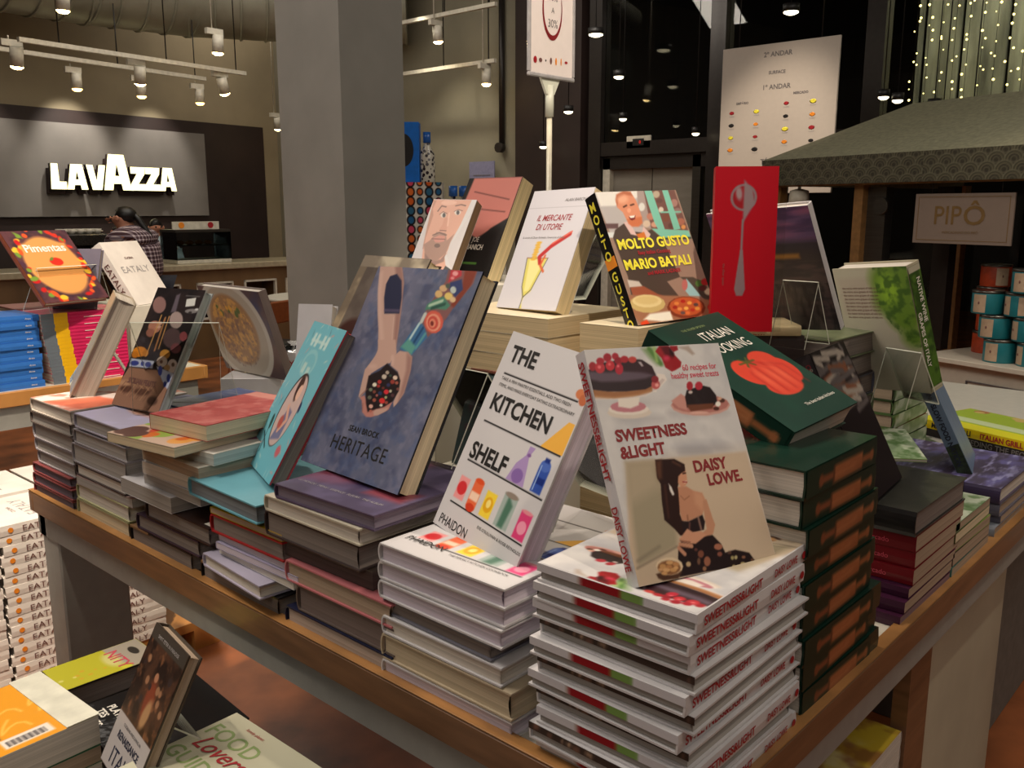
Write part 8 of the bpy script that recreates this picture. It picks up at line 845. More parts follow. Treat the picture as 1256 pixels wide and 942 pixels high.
# ---- D ----
DW = 'the blue portrait stack'
stackY(DW, .757, [
 (1.222, 1.45, .952, .984, 'pale blue hardback with pink spine', cov('paleblue', (.42, .66, .72)), pages('bluegrey', (.46, .48, .50)), '+Y', False, -.008, -2, .25),
 (1.178, 1.392, .932, .944, 'thin yellow topped book', cov('yellow', (.74, .60, .10)), PT, '+Y', True, 0, .5, .25),
 (1.178, 1.392, .898, .931, 'red backed hardback with grey pages', cov('redback', (.62, .14, .16)), PD, '+Y', False, 0, .5, .25),
 (1.146, 1.380, .884, .897, 'slim white glossy magazine', CW, PL, '+Y', True, .006, 0, .25),
 (1.142, 1.380, .871, .8835, 'slim lilac glossy magazine', cov('lilac', (.60, .58, .68)), PL, '+Y', True, 0, 1, .25),
 (1.150, 1.380, .858, .8705, 'slim pale glossy magazine', CW, PW, '+Y', True, .004, -1, .25),
 (1.200, 1.400, .833, .8575, 'tilted white magazine with lilac flower cover', cov('lilac2', (.66, .64, .72)), PW, '+Y', False, -.018, -4, .24),
 (1.196, 1.436, .7955, .832, 'black and tan hardback', cov('blacktan', (.13, .12, .12)), PD, '+Y', False, 0, 0, .26)])
# ---- E ----
stackY('the low dark left stack', .757, [
 (1.402, 1.636, .866, .899, 'dark brown hardback with white price tag', cov('choc', (.19, .13, .12)), PD, '+Y', False, 0, 0, .25),
 (1.443, 1.678, .834, .865, 'dark purple glossy hardback', cov('aubergine', (.22, .16, .22)), PD, '+Y', False, 0, 0, .25),
 (1.473, 1.710, .7955, .833, 'black hardback with tan spine end', cov('blacktan', (.13, .12, .12)), PD, '+Y', False, 0, 0, .26)])
bm = NB(); box(bm, (0, 0, 0), (.02, .03, .0006)); o = [o for o in COL.objects if o.get('label', '').startswith('dark brown hardback with white price')][0]; mk('price_tag', bm, WHT, o, Matrix.Translation((.205, .008, .0331)))
for q in ('blacktan',):
    for o in [o for o in COL.objects if 'black' in o.get('label', '') and 'tan' in o.get('label', '') and o.get('category') == 'book']:
        bm = NB(); box(bm, (-.0005, -.0005, .033), (.075, .03, .0372)); mk('tan_corner', bm, cov('tan', (.50, .38, .27)), o)
# ---- E top : misaligned paperbacks ----
ET = 'the crooked paperback pile'
et = stackY(ET, .76, [
 (1.45, 1.62, 1.045, 1.0745, 'red cookbook in clear wrap', cov('redfood', (.70, .28, .26)), PC, '+Y', True, .012, 7, .25),
 (1.46, 1.66, 1.0265, 1.0445, 'flat magazine with orange fruit cover', cov('mag', (.66, .62, .54)), PC, '+Y', True, -.05, 8, .26),
 (1.43, 1.63, 1.004, 1.026, 'white book with purple oval cover', cov('offwhite', (.82, .79, .74)), pages('bluish', (.72, .74, .72)), '+Y', True, .012, 6, .26),
 (1.43, 1.64, .980, 1.0035, 'white paperback', cov('offwhite', (.82, .79, .74)), PT, '+Y', True, .0, 0, .26),
 (1.43, 1.64, .955, .9795, 'cream paperback', CW, PW, '+Y', True, .0, 3, .26),
 (1.43, 1.64, .932, .9545, 'greyish paperback', CW, PG, '+Y', True, .0, 0, .26),
 (1.52, 1.72, .9005, .9315, 'white paperback jutting out towards the aisle', CW, PG, '+Y', True, -.01, 0, .24)])
for (b, w, h, t_), fn in zip(et[:3], (c_redfood, c_orange, c_ellip)): art(fn, w-.001, h-.001, b, Matrix.Translation((.0005, .0005, t_+.0003)), PRINT)
# ---- F ----
st = stackY('the portrait cover stack', .757, [
 (1.690, 1.934, .995, 1.026, 'lilac hardback with blue portrait cover', cov('lilac3', (.62, .60, .66)), PG, '+Y', False, 0, 0, .26),
 (1.703, 1.945, .959, .991, 'grey wrapped hardback', cov('wrapgrey', (.56, .54, .56)), PG, '+Y', False, 0, 0, .26),
 (1.712, 1.960, .915, .958, 'thick grey hardback', cov('wrapgrey', (.56, .54, .56)), PG, '+Y', False, 0, 0, .26),
 (1.724, 1.950, .888, .9145, 'dark edged hardback with cream pages', cov('umber', (.24, .20, .20)), PW, '+Y', False, 0, 0, .26),
 (1.700, 1.950, .868, .8875, 'slim pinkish magazine', cov('pinkgrey', (.62, .52, .50)), PG, '+Y', True, 0, 1, .26),
 (1.715, 1.955, .834, .8675, 'white hardback with olive edge', cov('olive', (.66, .66, .50)), PW, '+Y', False, 0, 0, .26),
 (1.72, 1.96, .7955, .8335, 'white hardback with olive edge and creamy pages', cov('olive', (.66, .66, .50)), PC, '+Y', False, 0, 0, .26)])
art(c_portrait, st[0][1]-.002, st[0][2]-.002, st[0][0], Matrix.Translation((.001, .001, st[0][3]+.0003)), PRINT)
# ---- G ----
st = stackY('the far left end stack', .757, [
 (1.955, 2.17, .995, 1.026, 'white hardback with salad photo cover', cov('bone', (.74, .70, .66)), PW, '+Y', False, 0, 0, .27),
 (1.965, 2.18, .966, .994, 'grey page hardback', cov('umber3', (.36, .32, .30)), PG, '+Y', False, 0, 0, .27),
 (1.965, 2.18, .930, .965, 'wrapped grey hardback', cov('wrapgrey', (.56, .54, .56)), PG, '+Y', False, .003, 0, .27),
 (1.972, 2.18, .901, .929, 'wrapped grey hardback', cov('wrapgrey', (.56, .54, .56)), PG, '+Y', False, .004, 0, .27),
 (1.975, 2.175, .872, .900, 'wrapped grey hardback', cov('wrapgrey', (.56, .54, .56)), PG, '+Y', False, .006, 0, .27),
 (1.985, 2.19, .848, .871, 'red and blue covered hardback', cov('redblue', (.48, .24, .24)), pages('bluish2', (.42, .38, .42)), '+Y', False, -.002, 0, .27),
 (1.975, 2.19, .822, .847, 'red and blue covered hardback', cov('redblue', (.48, .24, .24)), pages('bluish2', (.42, .38, .42)), '+Y', False, -.004, 0, .27),
 (1.975, 2.19, .7955, .821, 'dark red hardback', cov('redblue', (.48, .24, .24)), pages('bluish2', (.42, .38, .42)), '+Y', False, -.004, 0, .27)])
art(c_salad, st[0][1]-.002, st[0][2]-.002, st[0][0], Matrix.Translation((.001, .001, st[0][3]+.0003)), PRINT)

# ================= RIGHT HAND EDGE =================
GC = cov('bottle_green', (.05, .17, .13), .8)
for i in range(9):
    z = .7955+.0383*i; s = .036*(8-i)/8; top = 8-i; t_ = .0379
    M, w, h = flat(1.010+s, 1.240+s*1.25+(.02 if i < 3 else 0), .440+(.0, .003, -.002, .004, 0, .003, -.003, .002, 0)[i], .655, z, '-Y', (-.6, .5, -.4, .6, 0, -.5, .5, -.6, .3)[i])
    b = book(M, w, h, t_, GC, ordl('thick dark green cookbook with rolling pin spine', top, 'the green stack'), PW, False, True, group='green rolling pin cookbooks')
    art(c_oven_spine, .224, .036, b, Matrix(((0, 0, -1, -.0004), (-1, 0, 0, h-.002), (0, 1, 0, .001), (0, 0, 0, 1))), PRINT, 'spine_print', 70)
    pass
def rstack(where, items, y0=.44, group=None):
    out = []
    for i, (x0, x1, z0, z1, d, look, cm, pm, sp, soft, jit) in enumerate(items):
        M, w, h = flat(x0, x1, y0, y0+d, z0+.0003, sp, jit); b = book(M, w, h, z1-z0-.0006, cm, ordl(look, i, where), pm, soft, soft); b['group'] = group or 'books in '+where; out.append((b, w, h, z1-z0-.0006))
    return out
CR = cov('crimson', (.42, .06, .10)); CP = cov('plum', (.24, .10, .20)); CB = cov('black', (.07, .065, .07), .7)
RS_ = 'the black red purple stack'
rs = rstack(RS_, [
 (1.435, 1.693, .937, .979, .20, 'thick black hardback', CB, PD, '-X', False, 0),
 (1.444, 1.690, .909, .9365, .20, 'crimson spined book', CR, PT, '-X', True, 0),
 (1.446, 1.680, .881, .9085, .20, 'crimson spined book', CR, PT, '-X', True, 0),
 (1.440, 1.675, .8535, .8805, .20, 'crimson spined book', CR, PT, '-X', True, .5),
 (1.428, 1.665, .8355, .853, .20, 'purple spined book', CP, PT, '-X', True, 0),
 (1.410, 1.655, .8155, .835, .20, 'purple spined book', CP, PT, '-X', True, .5),
 (1.398, 1.645, .7955, .815, .20, 'purple spined book', CP, pages('rose', (.52, .42, .44)), '-X', True, 0)])
for b, w, h, t_ in rs[1:4]: T(b, 'mercado', h-.085, t_*.3, .012, PINK, .0006, M=spineM(t_, h), name='spine_title')
bm = NB(); lathe(bm, [(.011, 0), (.011, .0003), (.008, .0003), (.008, 0)], 16); mk('spine_emblem', bm, GREY, rs[0][0], spineM(rs[0][3], rs[0][2]) @ Matrix.Translation((.165, .021, .0006)))
GM = cov('greenmag', (.36, .48, .32))
ms = rstack('the low magazine stack', [
 (1.655, 1.865, .884, .900, .24, 'pale green magazine', GM, PT, '-X', True, 0),
 (1.652, 1.870, .864, .8835, .24, 'olive bound magazine', cov('olivedark', (.30, .32, .18)), PC, '-X', True, .6),
 (1.66, 1.875, .845, .8635, .24, 'lime green magazine', cov('lime', (.50, .58, .28)), PT, '-X', True, -.8),
 (1.655, 1.88, .820, .8445, .24, 'brown paged paperback', cov('umber2', (.28, .24, .22)), PT, '-X', True, 0),
 (1.650, 1.885, .7955, .8195, .24, 'teal magazine with navy spine', cov('tealmag', (.30, .48, .45)), PT, '-X', True, .5)], group='magazines on the right edge')
art(c_green_mag, ms[0][1]-.001, ms[0][2]-.001, ms[0][0], Matrix.Translation((.0005, .0005, ms[0][3]+.0003)), PRINT)
ps = rstack('the purple photo book stack', [
 (1.940, 2.24, .866, .899, .30, 'large hardback with blue purple reflections cover', cov('bluepurple', (.26, .22, .34)), PW, '-X', False, 0),
 (1.946, 2.24, .838, .8655, .30, 'grey bound hardback', cov('slate', (.36, .36, .42)), PT, '-X', False, 0),
 (1.955, 2.25, .822, .8375, .30, 'slim slate blue paperback', cov('slate', (.36, .36, .42)), PT, '-X', True, .4),
 (1.925, 2.25, .7955, .8215, .30, 'silver spined hardback', cov('silver', (.50, .52, .56)), PT, '-X', False, 0)])
art(c_purple, ps[0][1]-.002, ps[0][2]-.002, ps[0][0], Matrix.Translation((.001, .001, ps[0][3]+.0003)), PRINT, n=110)

# ================= SECOND ROW SUPPORTS =================
bm = NB(); box(bm, (1.37, 1.40, .7955), (1.72, 1.66, 1.281), bev=.003); tag(mk('display_riser', bm, M_WHITE), 'plain white riser box in the middle of the table behind the big photo book', 'riser')
bm = NB(); box(bm, (1.22, 1.02, .7955), (1.47, 1.32, 1.07), bev=.003); tag(mk('display_riser', bm, M_WHITE), 'smaller white riser under the cream paperback stack', 'riser')
PY_ = pages('buff', (.74, .66, .52)); CE = cov('buff', (.80, .75, .64), .1)
for i, (z0, z1) in enumerate(((1.0705, 1.108), (1.108, 1.147), (1.147, 1.182), (1.182, 1.222), (1.222, 1.257))):
    M, w, h = flat(1.222, 1.468, 1.022+.002*(i % 2), 1.30, z0+.0002, '+X', (0, .6, -.5, .4, 0)[i]); book(M, w, h, z1-z0-.0005, CE, ordl('thick paperback with cream page edges', 4-i, 'the cocktail book stack'), PY_, True, True, group='cream paperbacks on the riser')
for i in range(8):
    M, w, h = flat(1.268+.003*(i % 2), 1.47, .865, .99, .7957+.0567*i, '+X', (0, .8, -.6)[i % 3]); book(M, w, h, .0563, CE, ordl('thick paperback with buff page edges', 7-i, 'the laughing man stack'), PY_, True, True, group='buff paperbacks behind the corner stack')
M_ = Matrix.Translation((1.553, .822, 0)) @ Matrix.Rotation(R(-50), 4, 'Z')
for i in range(8):
    z = .7957+.0521*i; cmx = (cov('darkteal', (.12, .20, .20)), cov('umber', (.2, .2, .2)))[i % 2]
    book(M_ @ Matrix.Translation((.12, 0, z)) @ Matrix.Rotation(R(90), 4, 'Z'), .12, .12+.01*(i % 2), .0515, cmx, ordl('small thick dark book', 8-i, 'the red spoon stack'), PT, group='dark books under the red spoon book')
b = book(M_ @ Matrix.Translation((.11, -.01, 1.2131)) @ Matrix.Rotation(R(90), 4, 'Z'), .13, .125, .0195, cov('quick', (.84, .76, .60)), 'thin cookbook with red spine lettering lying flat below the red spoon book', PW)
T(b, 'QUICK &', .012, .0095, .0085, RED, .0006, M=spineM(.0195, .125), name='spine_title', bold=.0003); T(b, 'EASY INDIAN', .012, .002, .0075, RED, .0006, M=spineM(.0195, .125), name='spine_title', bold=.0003)
for k, c_ in enumerate((ORG, GRN, YEL, RED)):
    bm = NB(); lathe(bm, [(.0045, 0), (.0045, .0003)], 10); mk('spine_picture', bm, c_, b, spineM(.0195, .125) @ Matrix.Translation((.075+.012*k, .010, .0006)))
for i in range(9):
    M, w, h = flat(1.70, 1.92, .70, .93, .7957+.0448*i, '+X', (0, 2, -1.5)[i % 3]); book(M, w, h, .0443, (cov('slate', (.3, .3, .3)), cov('umber', (.2, .2, .2)), cov('sage', (.44, .48, .36)))[i % 3], ordl('dark bound book', 8-i, 'the sunset book stack'), PD, group='books under the sunset landscape book')
# stack under the vine leaf book
gs = []
GS = cov('sagegreen', (.34, .44, .26))
for i in range(8):
    z0 = .7957+.0337*i; M, w, h = flat(2.165+.004*(i % 2), 2.42, .742, 1.0, z0, '-Y', (0, 1, -.8)[i % 3]); M = M if i % 3 else M
    b = book(M, w, h, .0333, (GS, GS, cov('sagedark', (.24, .30, .20)), cov('brownorange', (.56, .40, .22)))[i % 4 if i < 7 else 0], ordl('green spined cookbook', 7-i, 'the vine leaf stack'), PT, group='green spined cookbooks under the vine leaf book')
    art(c_green_mag, .25, .031, b, Matrix(((0, 0, -1, -.0042), (-1, 0, 0, h-.002), (0, 1, 0, .001), (0, 0, 0, 1))), PRINT, 'spine_print', 50)
    if i == 7: art(c_tex, w-.002, h-.002, b, Matrix.Translation((.001, .001, .0336)), PRINT)
# pile behind: long flat cookbooks at the far right
GMx = Matrix.Translation((2.478, .47, 0)) @ Matrix.Rotation(R(-19), 4, 'Z')
for i, (z0, z1, lk, cm) in enumerate(((.7957, .825, 'dark cookbook with cluttered cover', cov('umber', (.2, .2, .2))), (.8252, .8465, 'black cookbook with grey lettering', cov('charcoal', (.16, .14, .14))), (.8467, .870, 'yellow spined cookbook with lime cover', cov('brightyellow', (.84, .74, .08))))):
    b = book(GMx @ Matrix.Translation((.01 if i else -.10, 0 if i else -.1, z0)), .24 if i else .34, .38 if i else .52, z1-z0-.0004, cm, lk+' in the far right low pile', PT, False, True, group=None)
    if i == 0: art(c_tex, .335, .515, b, Matrix.Translation((.002, .002, z1-z0-.0001)), PRINT)
    if i == 1: T(b, 'FEEDING THE PEOPLE', .15, .003, .021, GREY, .0006, M=spineM(.021, .38), bold=.0004, name='spine_title')
    if i == 2:
        art(c_grill, .235, .375, b, Matrix.Translation((.002, .002, z1-z0)), PRINT); T(b, 'MARIO BATALI', .05, .0045, .020, INK, .0006, M=spineM(.023, .38), bold=.0006, sx=.9, name='spine_author'); T(b, 'ITALIAN GRILL', .195, .0045, .020, RED, .0006, M=spineM(.023, .38), bold=.0006, sx=.9, name='spine_title')

# ================= STANDING BOOKS =================
def stand_book(o, X, Y, w, h, t, cm, label, pm=None, flip=False, soft=False, sq=True):
    """o: lower left corner of the face seen; returns root and the matrix (local to root) of that face"""
    F = basis(o, X, Y)
    if flip: Mx = F @ Matrix.Translation((w, 0, 0)) @ Matrix.Rotation(R(180), 4, 'Y')
    else: Mx = F @ Matrix.Translation((0, 0, -t))
    b = book(Mx, w, h, t, cm, label, pm, soft, sq); return b, Mx.inverted() @ F @ Matrix.Translation((0, 0, .0006))
def acrylic(o, X, Y, w=.15, h=.17, label='', lip=.035, foot=.12):
    """clear easel: lip in front, back panel in the leaning plane, a rear leg from the top"""
    F = basis(o, X, Y); t = empty('acrylic_stand', label=label, cat='book stand', M=F, group='clear acrylic book stands')
    th_ = .0025; Z = F.to_3x3().inverted() @ Vector((0, 0, 1))
    def panel(p0, p1, nm):
        p0, p1 = Vector(p0), Vector(p1); d = (p1-p0); n_ = d.cross(Vector((1, 0, 0))).normalized()*th_
        bm = NB(); vs = [bm.verts.new(v) for v in (p0, p0+Vector((w, 0, 0)), p1+Vector((w, 0, 0)), p1, p0+n_, p0+n_+Vector((w, 0, 0)), p1+n_+Vector((w, 0, 0)), p1+n_)]
        for f in ((0, 1, 2, 3), (7, 6, 5, 4), (0, 4, 5, 1), (1, 5, 6, 2), (2, 6, 7, 3), (3, 7, 4, 0)): bm.faces.new([vs[i] for i in f])
        bmesh.ops.recalc_face_normals(bm, faces=bm.faces)
        for f in bm.faces: f.material_index = 0 if f.calc_area() > .0008 else 1
        me = bpy.data.meshes.new(nm); bm.to_mesh(me); bm.free(); me.materials.append(ACR); me.materials.append(ACE); link(nm, me, t)
    b0 = Vector((0, 0, -.001)); top = Vector((0, h, -.001)); panel(b0, top, 'back_panel')
    # horizontal direction away from the book, in local axes
    A = (Vector((0, 0, -1))-Z*(-Z.z)).normalized(); drop = top.dot(Z)
    panel(top, top-Z*drop+A*foot, 'rear_leg')
    if lip: panel(b0, b0-A*lip*1.0, 'ledge'); panel(b0-A*lip, b0-A*lip+Z*.02-A*.006, 'lip')
    return t
# S&L leaning
b, F = stand_book((.772, .515, 1.0475), (.95, -.31, -.034), (.171, .426, .888), .205, .272, .020, CW, 'white cake cookbook with seated woman cover leaning on the near corner stack', PW)
art(c_sweet, .205, .272, b, F, PRINT, 'cover_print', 190)
DR = mat('ink_dark_red', (.52, .12, .14), .5)
T(b, '60 recipes for', .191, .239, .0110, PINK, .0005, 'RIGHT', sx=.88, M=F, name='subtitle', bold=.0001); T(b, 'healthy sweet treats', .192, .2295, .0110, PINK, .0005, 'RIGHT', sx=.84, M=F, name='subtitle', bold=.0001)
T(b, 'SWEETNESS', .0155, .1610, .0190, DR, .0005, sx=1.03, M=F, name='title', bold=.0007); T(b, '&LIGHT', .0165, .1410, .0190, DR, .0005, sx=.98, M=F, name='title', bold=.0007)
T(b, 'DAISY', .115, .1145, .0190, DR, .0005, sx=.98, M=F, name='author', bold=.0007); T(b, 'LOWE.', .131, .0970, .0190, DR, .0005, sx=.93, M=F, name='author', bold=.0007)
SMx = spineM(.020, .272); T(b, 'SWEETNESS&LIGHT', .012, .0045, .0155, RED, .0006, sx=1.04, M=SMx, bold=.0004, name='spine_title'); T(b, 'DAISY LOWE', .182, .0045, .0150, RED, .0006, sx=.82, M=SMx, bold=.0004, name='spine_author')
acrylic((.80, .53, 1.0475), (.95, -.31, 0), (.171, .426, .888), .12, .14, 'clear acrylic stand behind the white cake cookbook', 0, .08) if False else None
# Kitchen shelf leaning
b, F = stand_book((.858, .934, .998), (-.217, -.972, -.08), (.397, -.173, .901), .202, .304, .034, CW, 'white cookbook with coloured bottles on black shelf lines leaning on its stack', PL, sq=True)
art(c_kitchen, .202, .304, b, F, PRINT, 'cover_print', 170)
for s_, y in (('THE', .2615), ('KITCHEN', .187), ('SHELF', .111)): T(b, s_, .017, y, .034, INK, .0005, sx=.98, M=F, name='title', bold=.0010)
T(b, 'TAKE A FEW PANTRY ESSENTIALS, ADD TWO FRESH', .018, .232, .0068, INK, .0005, M=F, name='subtitle'); T(b, 'ITEMS, AND MAKE EVERYDAY EATING EXTRAORDINARY', .018, .222, .0068, INK, .0005, M=F, name='subtitle')
T(b, 'PHAIDON', .011, .006, .0200, INK, .0005, sx=.80, M=F, name='publisher'); T(b, 'EVE O\'SULLIVAN & ROSIE REYNOLDS', .098, .028, .0062, INK, .0005, M=F, name='author')
acrylic((.905, .86, 1.03), (-.217, -.972, 0), (.397, -.173, .901), .14, .15, 'clear acrylic stand behind the white bottle cookbook', .0, .10)
# Heritage
b, F = stand_book((.853, 1.255, 1.032), (-.084, -.996, .015), (.479, -.027, .877), .277, .362, .036, cov('heritagedark', (.10, .11, .15)), 'large slate blue cookbook showing two tattooed arms holding seeds', PC, sq=True)
art(c_heritage, .277, .362, b, F, PRINT, 'cover_print', 190)
T(b, 'SEAN BROCK', .140, .071, .0135, INK, .0005, 'CENTER', sx=.95, M=F, name='author', bold=.0003, sp=1.1); T(b, 'HERITAGE', .142, .036, .034, INK, .0005, 'CENTER', sx=.92, M=F, name='title', bold=-.0001, sp=1.1)
acrylic((1.00, 1.19, 1.032), (-.084, -.996, 0), (.479, -.027, .877), .16, .17, 'clear acrylic stand behind the large slate blue cookbook', 0, .10)
# pale blue
b, F = stand_book((.884, 1.482, .987), (-.360, -.930, .03), (.480, -.150, .864), .215, .290, .026, cov('rosecover', (.72, .25, .30)), 'pale blue cookbook with an oval portrait of two people leaning in front', pages('bluegrey2', (.50, .48, .46)))
art(c_heart, .215, .290, b, F, PRINT, 'cover_print', 120)
# feast
b, F = stand_book((.842, 1.942, 1.030), (.051, -.998, .02), (.471, .047, .881), .19, .278, .020, cov('feastwhite', (.70, .72, .72)), 'dark cookbook with a pasta photo and blue tile band behind clear plastic', pages('aqua', (.70, .74, .72)))
art(c_feast, .19, .278, b, F, PRINT, 'cover_print', 120); T(b, 'SICILIAN FEASTS', .085, .054, .017, BROWN, .0005, 'CENTER', sx=.9, M=F, name='title', bold=.0006)
# plate of pasta book (its back against a stand, seen from behind)
b, F = stand_book((1.255, 2.17, 1.03), (0, -1, 0), (-.30, 0, .954), .285, .235, .022, cov('platecover', (.50, .44, .42)), 'cookbook with a big plate of pasta on its cover behind the dark pasta book', PW, flip=True)
art(c_plate, .285, .235, b, F, PRINT, 'cover_print', 110)
acrylic((.828, 1.815, 1.030), (.66, -.75, 0), (.22, -.10, .95), .185, .19, 'large clear acrylic stand between the dark pasta book and the plate book', .0, .10)
# thick book seen from its fore-edge
Fx = lean_basis((.885, 2.262, 1.030), 247, 27)
b = book(Fx @ Matrix.Translation((0, 0, -.048)), .185, .25, .048, cov('stonegrey', (.56, .52, .46)), 'thick book leaning with its grey page edge towards the viewer at left', pages('fore', (.60, .57, .53)))
acrylic((1.0, 2.18, 1.03), (.39, .92, 0), (-.42, .18, .89), .10, .13, 'bent acrylic stand behind the thick grey edged book', 0, .08)
# Joe books, mercante
b, F = stand_book((1.380, 1.590, 1.2835), (.182, -.983, -.016), (.536, .085, .840), .123, .222, .026, cov('facewhite', (.74, .70, .70)), 'paperback with close portrait of a bald bearded man', pages('brown', (.52, .42, .32)), soft=True)
art(c_face, .123, .222, b, F, PRINT, 'cover_print', 120); T(b, 'JOE', .046, .052, .012, INK, .0005, 'CENTER', sx=.8, M=F, name='author'); T(b, 'BASTIANICH', .046, .041, .012, INK, .0005, 'CENTER', sx=.8, M=F, name='author'); T(b, 'RESTAURANT MAN', .046, .030, .007, GREY, .0005, 'CENTER', M=F, name='title')
b, F = stand_book((1.512, 1.628, 1.2835), (-.035, -.999, 0), (.458, .016, .889), .182, .268, .042, cov('black', (.07, .065, .07), .7), 'dark paperback with cropped pink photo behind the bearded man book', pages('creamy', (.86, .78, .60)), soft=True)
art(c_face_dark, .182, .268, b, F, PRINT, 'cover_print', 90); T(b, 'JOE', .10, .098, .018, WHT, .0005, 'CENTER', sx=.8, M=F, name='author'); T(b, 'BASTIANICH', .09, .078, .019, WHT, .0005, 'CENTER', sx=.8, M=F, name='author', bold=.0004)
b, F = stand_book((1.292, 1.213, 1.259), (-.120, -.99, .035), (.433, -.047, .9), .168, .248, .036, cov('mercwhite', (.80, .79, .80)), 'white paperback with a cocktail glass and red feather drawing', pages('creamy2', (.80, .72, .56)), soft=True)
art(c_mercante, .168, .248, b, F, PRINT, 'cover_print', 120); T(b, 'ALAN BARONI', .098, .222, .009, GREY, .0005, M=F, shear=.2, name='author'); T(b, 'IL MERCANTE', .035, .182, .018, RED, .0005, sx=.86, shear=.25, M=F, name='title', bold=.0001); T(b, 'DI UTOPIE', .040, .163, .018, RED, .0005, sx=.86, shear=.25, M=F, name='title', bold=.0001); T(b, 'la storia di Oscar Farinetti, l\'inventore di Eataly', .012, .145, .0062, GREY, .0005, shear=.2, M=F, name='subtitle')
acrylic((1.45, 1.03, 1.259), (.98, -.197, 0), (.059, .435, .899), .06, .16, 'clear acrylic stand between the cocktail book and the smiling man book', 0, .10)
# molto
b, F = stand_book((1.296, .882, 1.2505), (.98, -.197, .031), (.059, .435, .899), .205, .252, .030, CB, 'black spined cookbook showing a laughing man, bread and a pizza', PW)
art(c_molto, .205, .252, b, F, PRINT, 'cover_print', 150)
YS = mat('ink_yellow_bright', (.96, .92, .25), .45)
T(b, 'MOLTO GUSTO', .013, .141, .0265, YS, .0008, sx=.96, M=F, name='title', bold=.0009); T(b, 'Easy Italian Cooking', .055, .1285, .0100, RED, .0008, sx=1, M=F, name='subtitle', bold=.0003); T(b, 'MARIO BATALI', .013, .102, .0265, YS, .0008, sx=.96, M=F, name='author', bold=.0009); T(b, 'and MARK LADNER', .062, .089, .010, RED, .0008, M=F, name='author', bold=.0003)
for i, ch in enumerate('MOLTOGUSTO'):
    y = (.012+.0235*i) if i < 5 else (.145+.0225*(i-5)); T(b, ch, y-.000, .0065, .026, YEL, .0006, sx=.72, M=spineM(.030, .252) @ Matrix.Translation((0, 0, 0)), bold=.0006, name='spine_letter') if False else T(b, ch, .0145, -y-.019, .024, YEL, .0006, 'CENTER', sx=.8, M=Matrix(((0, 0, -1, -.0006), (-1, 0, 0, 0), (0, 1, 0, 0), (0, 0, 0, 1))) @ Matrix.Rotation(0, 4, 'Z') @ Matrix(((0, -1, 0, -.252), (1, 0, 0, 0), (0, 0, 1, 0), (0, 0, 0, 1))) , bold=.0006, name='spine_letter')
bm = NB(); box(bm, (-.0008, .112, .002), (0, .132, .028)); mk('spine_band', bm, ORG, b)
# red spoon book
b, F = stand_book((1.430, .818, 1.2335), (.58, -.81, 0), (.02, .06, .997), .108, .288, .045, cov('scarlet', (.66, .03, .07), .7), 'tall scarlet book with a grey spoon on its cover', pages('redtint', (.50, .20, .20)))
art(c_red, .108, .288, b, F, PRINT, 'cover_print', 80); T(b, 'the silver spoon', .018, .12, .006, BROWN, .0005, rot=-90, M=F, name='title')
bm = NB(); box(bm, (.1085, -.002, -.03), (.128, .29, -.028)); mk('plastic_sleeve', bm, ACR, b, F)
# landscape
b, F = stand_book((1.732, .912, 1.2005), (-.058, -.995, .078), (-.467, .096, .879), .216, .27, .018, cov('silverwhite', (.74, .73, .74)), 'book with purple sunset over dark land on its cover, leaning towards the viewer', PW, flip=True)
art(c_land, .216, .27, b, F, PRINT, 'cover_print', 100)
acrylic((1.545, .76, 1.2005), (-.058, -.995, 0), (.30, 0, .95), .07, .125, 'clear acrylic stand in front of the sunset landscape book', 0, .06)
# wine
b, F = stand_book((1.945, .742, 1.0665), (-.30, -.95, .09), (-.27, .12, .94), .178, .27, .040, cov('winecream', (.72, .69, .60)), 'cream cookbook with large green vine leaf and green spine', PW, flip=True)
art(c_wine, .178, .27, b, F, PRINT, 'cover_print', 100); art(c_wine_spine, .036, .26, b, Matrix(((0, 0, -1, -.0006), (0, 1, 0, .005), (1, 0, 0, .002), (0, 0, 0, 1))) , PRINT, 'spine_print', 24)
T(b, 'NATIVE WINE', .03, .020, .015, WHT, .001, M=spineM(.040, .27), bold=.0003, name='spine_title'); T(b, 'GRAPES OF ITALY', .10, .005, .0145, WHT, .001, M=spineM(.040, .27), bold=.0003, name='spine_title')
for k in range(9): T(b, 'the native wine grapes of italy are', .016, .225-.008*k, .0062, BROWN, .0005, M=F, name='blurb')
acrylic((1.80, .66, 1.0665), (-.30, -.95, 0), (.32, 0, .95), .08, .115, 'clear acrylic stand in front of the vine leaf book', 0, .07)
# olafur
b, F = stand_book((1.428, .506, .9815), (.990, .10, 0), (-.03, .452, .891), .18, .262, .058, cov('studio', (.11, .09, .10), .6), 'thick black cookbook with plates and bowls, wedged beside the green stack', PD)
art(c_studio_spine, .18, .262, b, F, PRINT, 'cover_print', 60)
art(c_studio, .057, .260, b, Matrix(((0, 0, -1, -.0006), (0, 1, 0, .001), (1, 0, 0, .0005), (0, 0, 0, 1))), PRINT, 'spine_print', 60)
SP2 = Matrix(((0, 0, -1, -.0012), (0, 1, 0, 0), (1, 0, 0, 0), (0, 0, 0, 1)))
for i, s_ in enumerate(('Studio', 'Olafur', 'Eliasson', 'The Kitchen')): T(b, s_, .006, .125-.013*i, .0125, LGRY, .0003, M=SP2, name='spine_title')
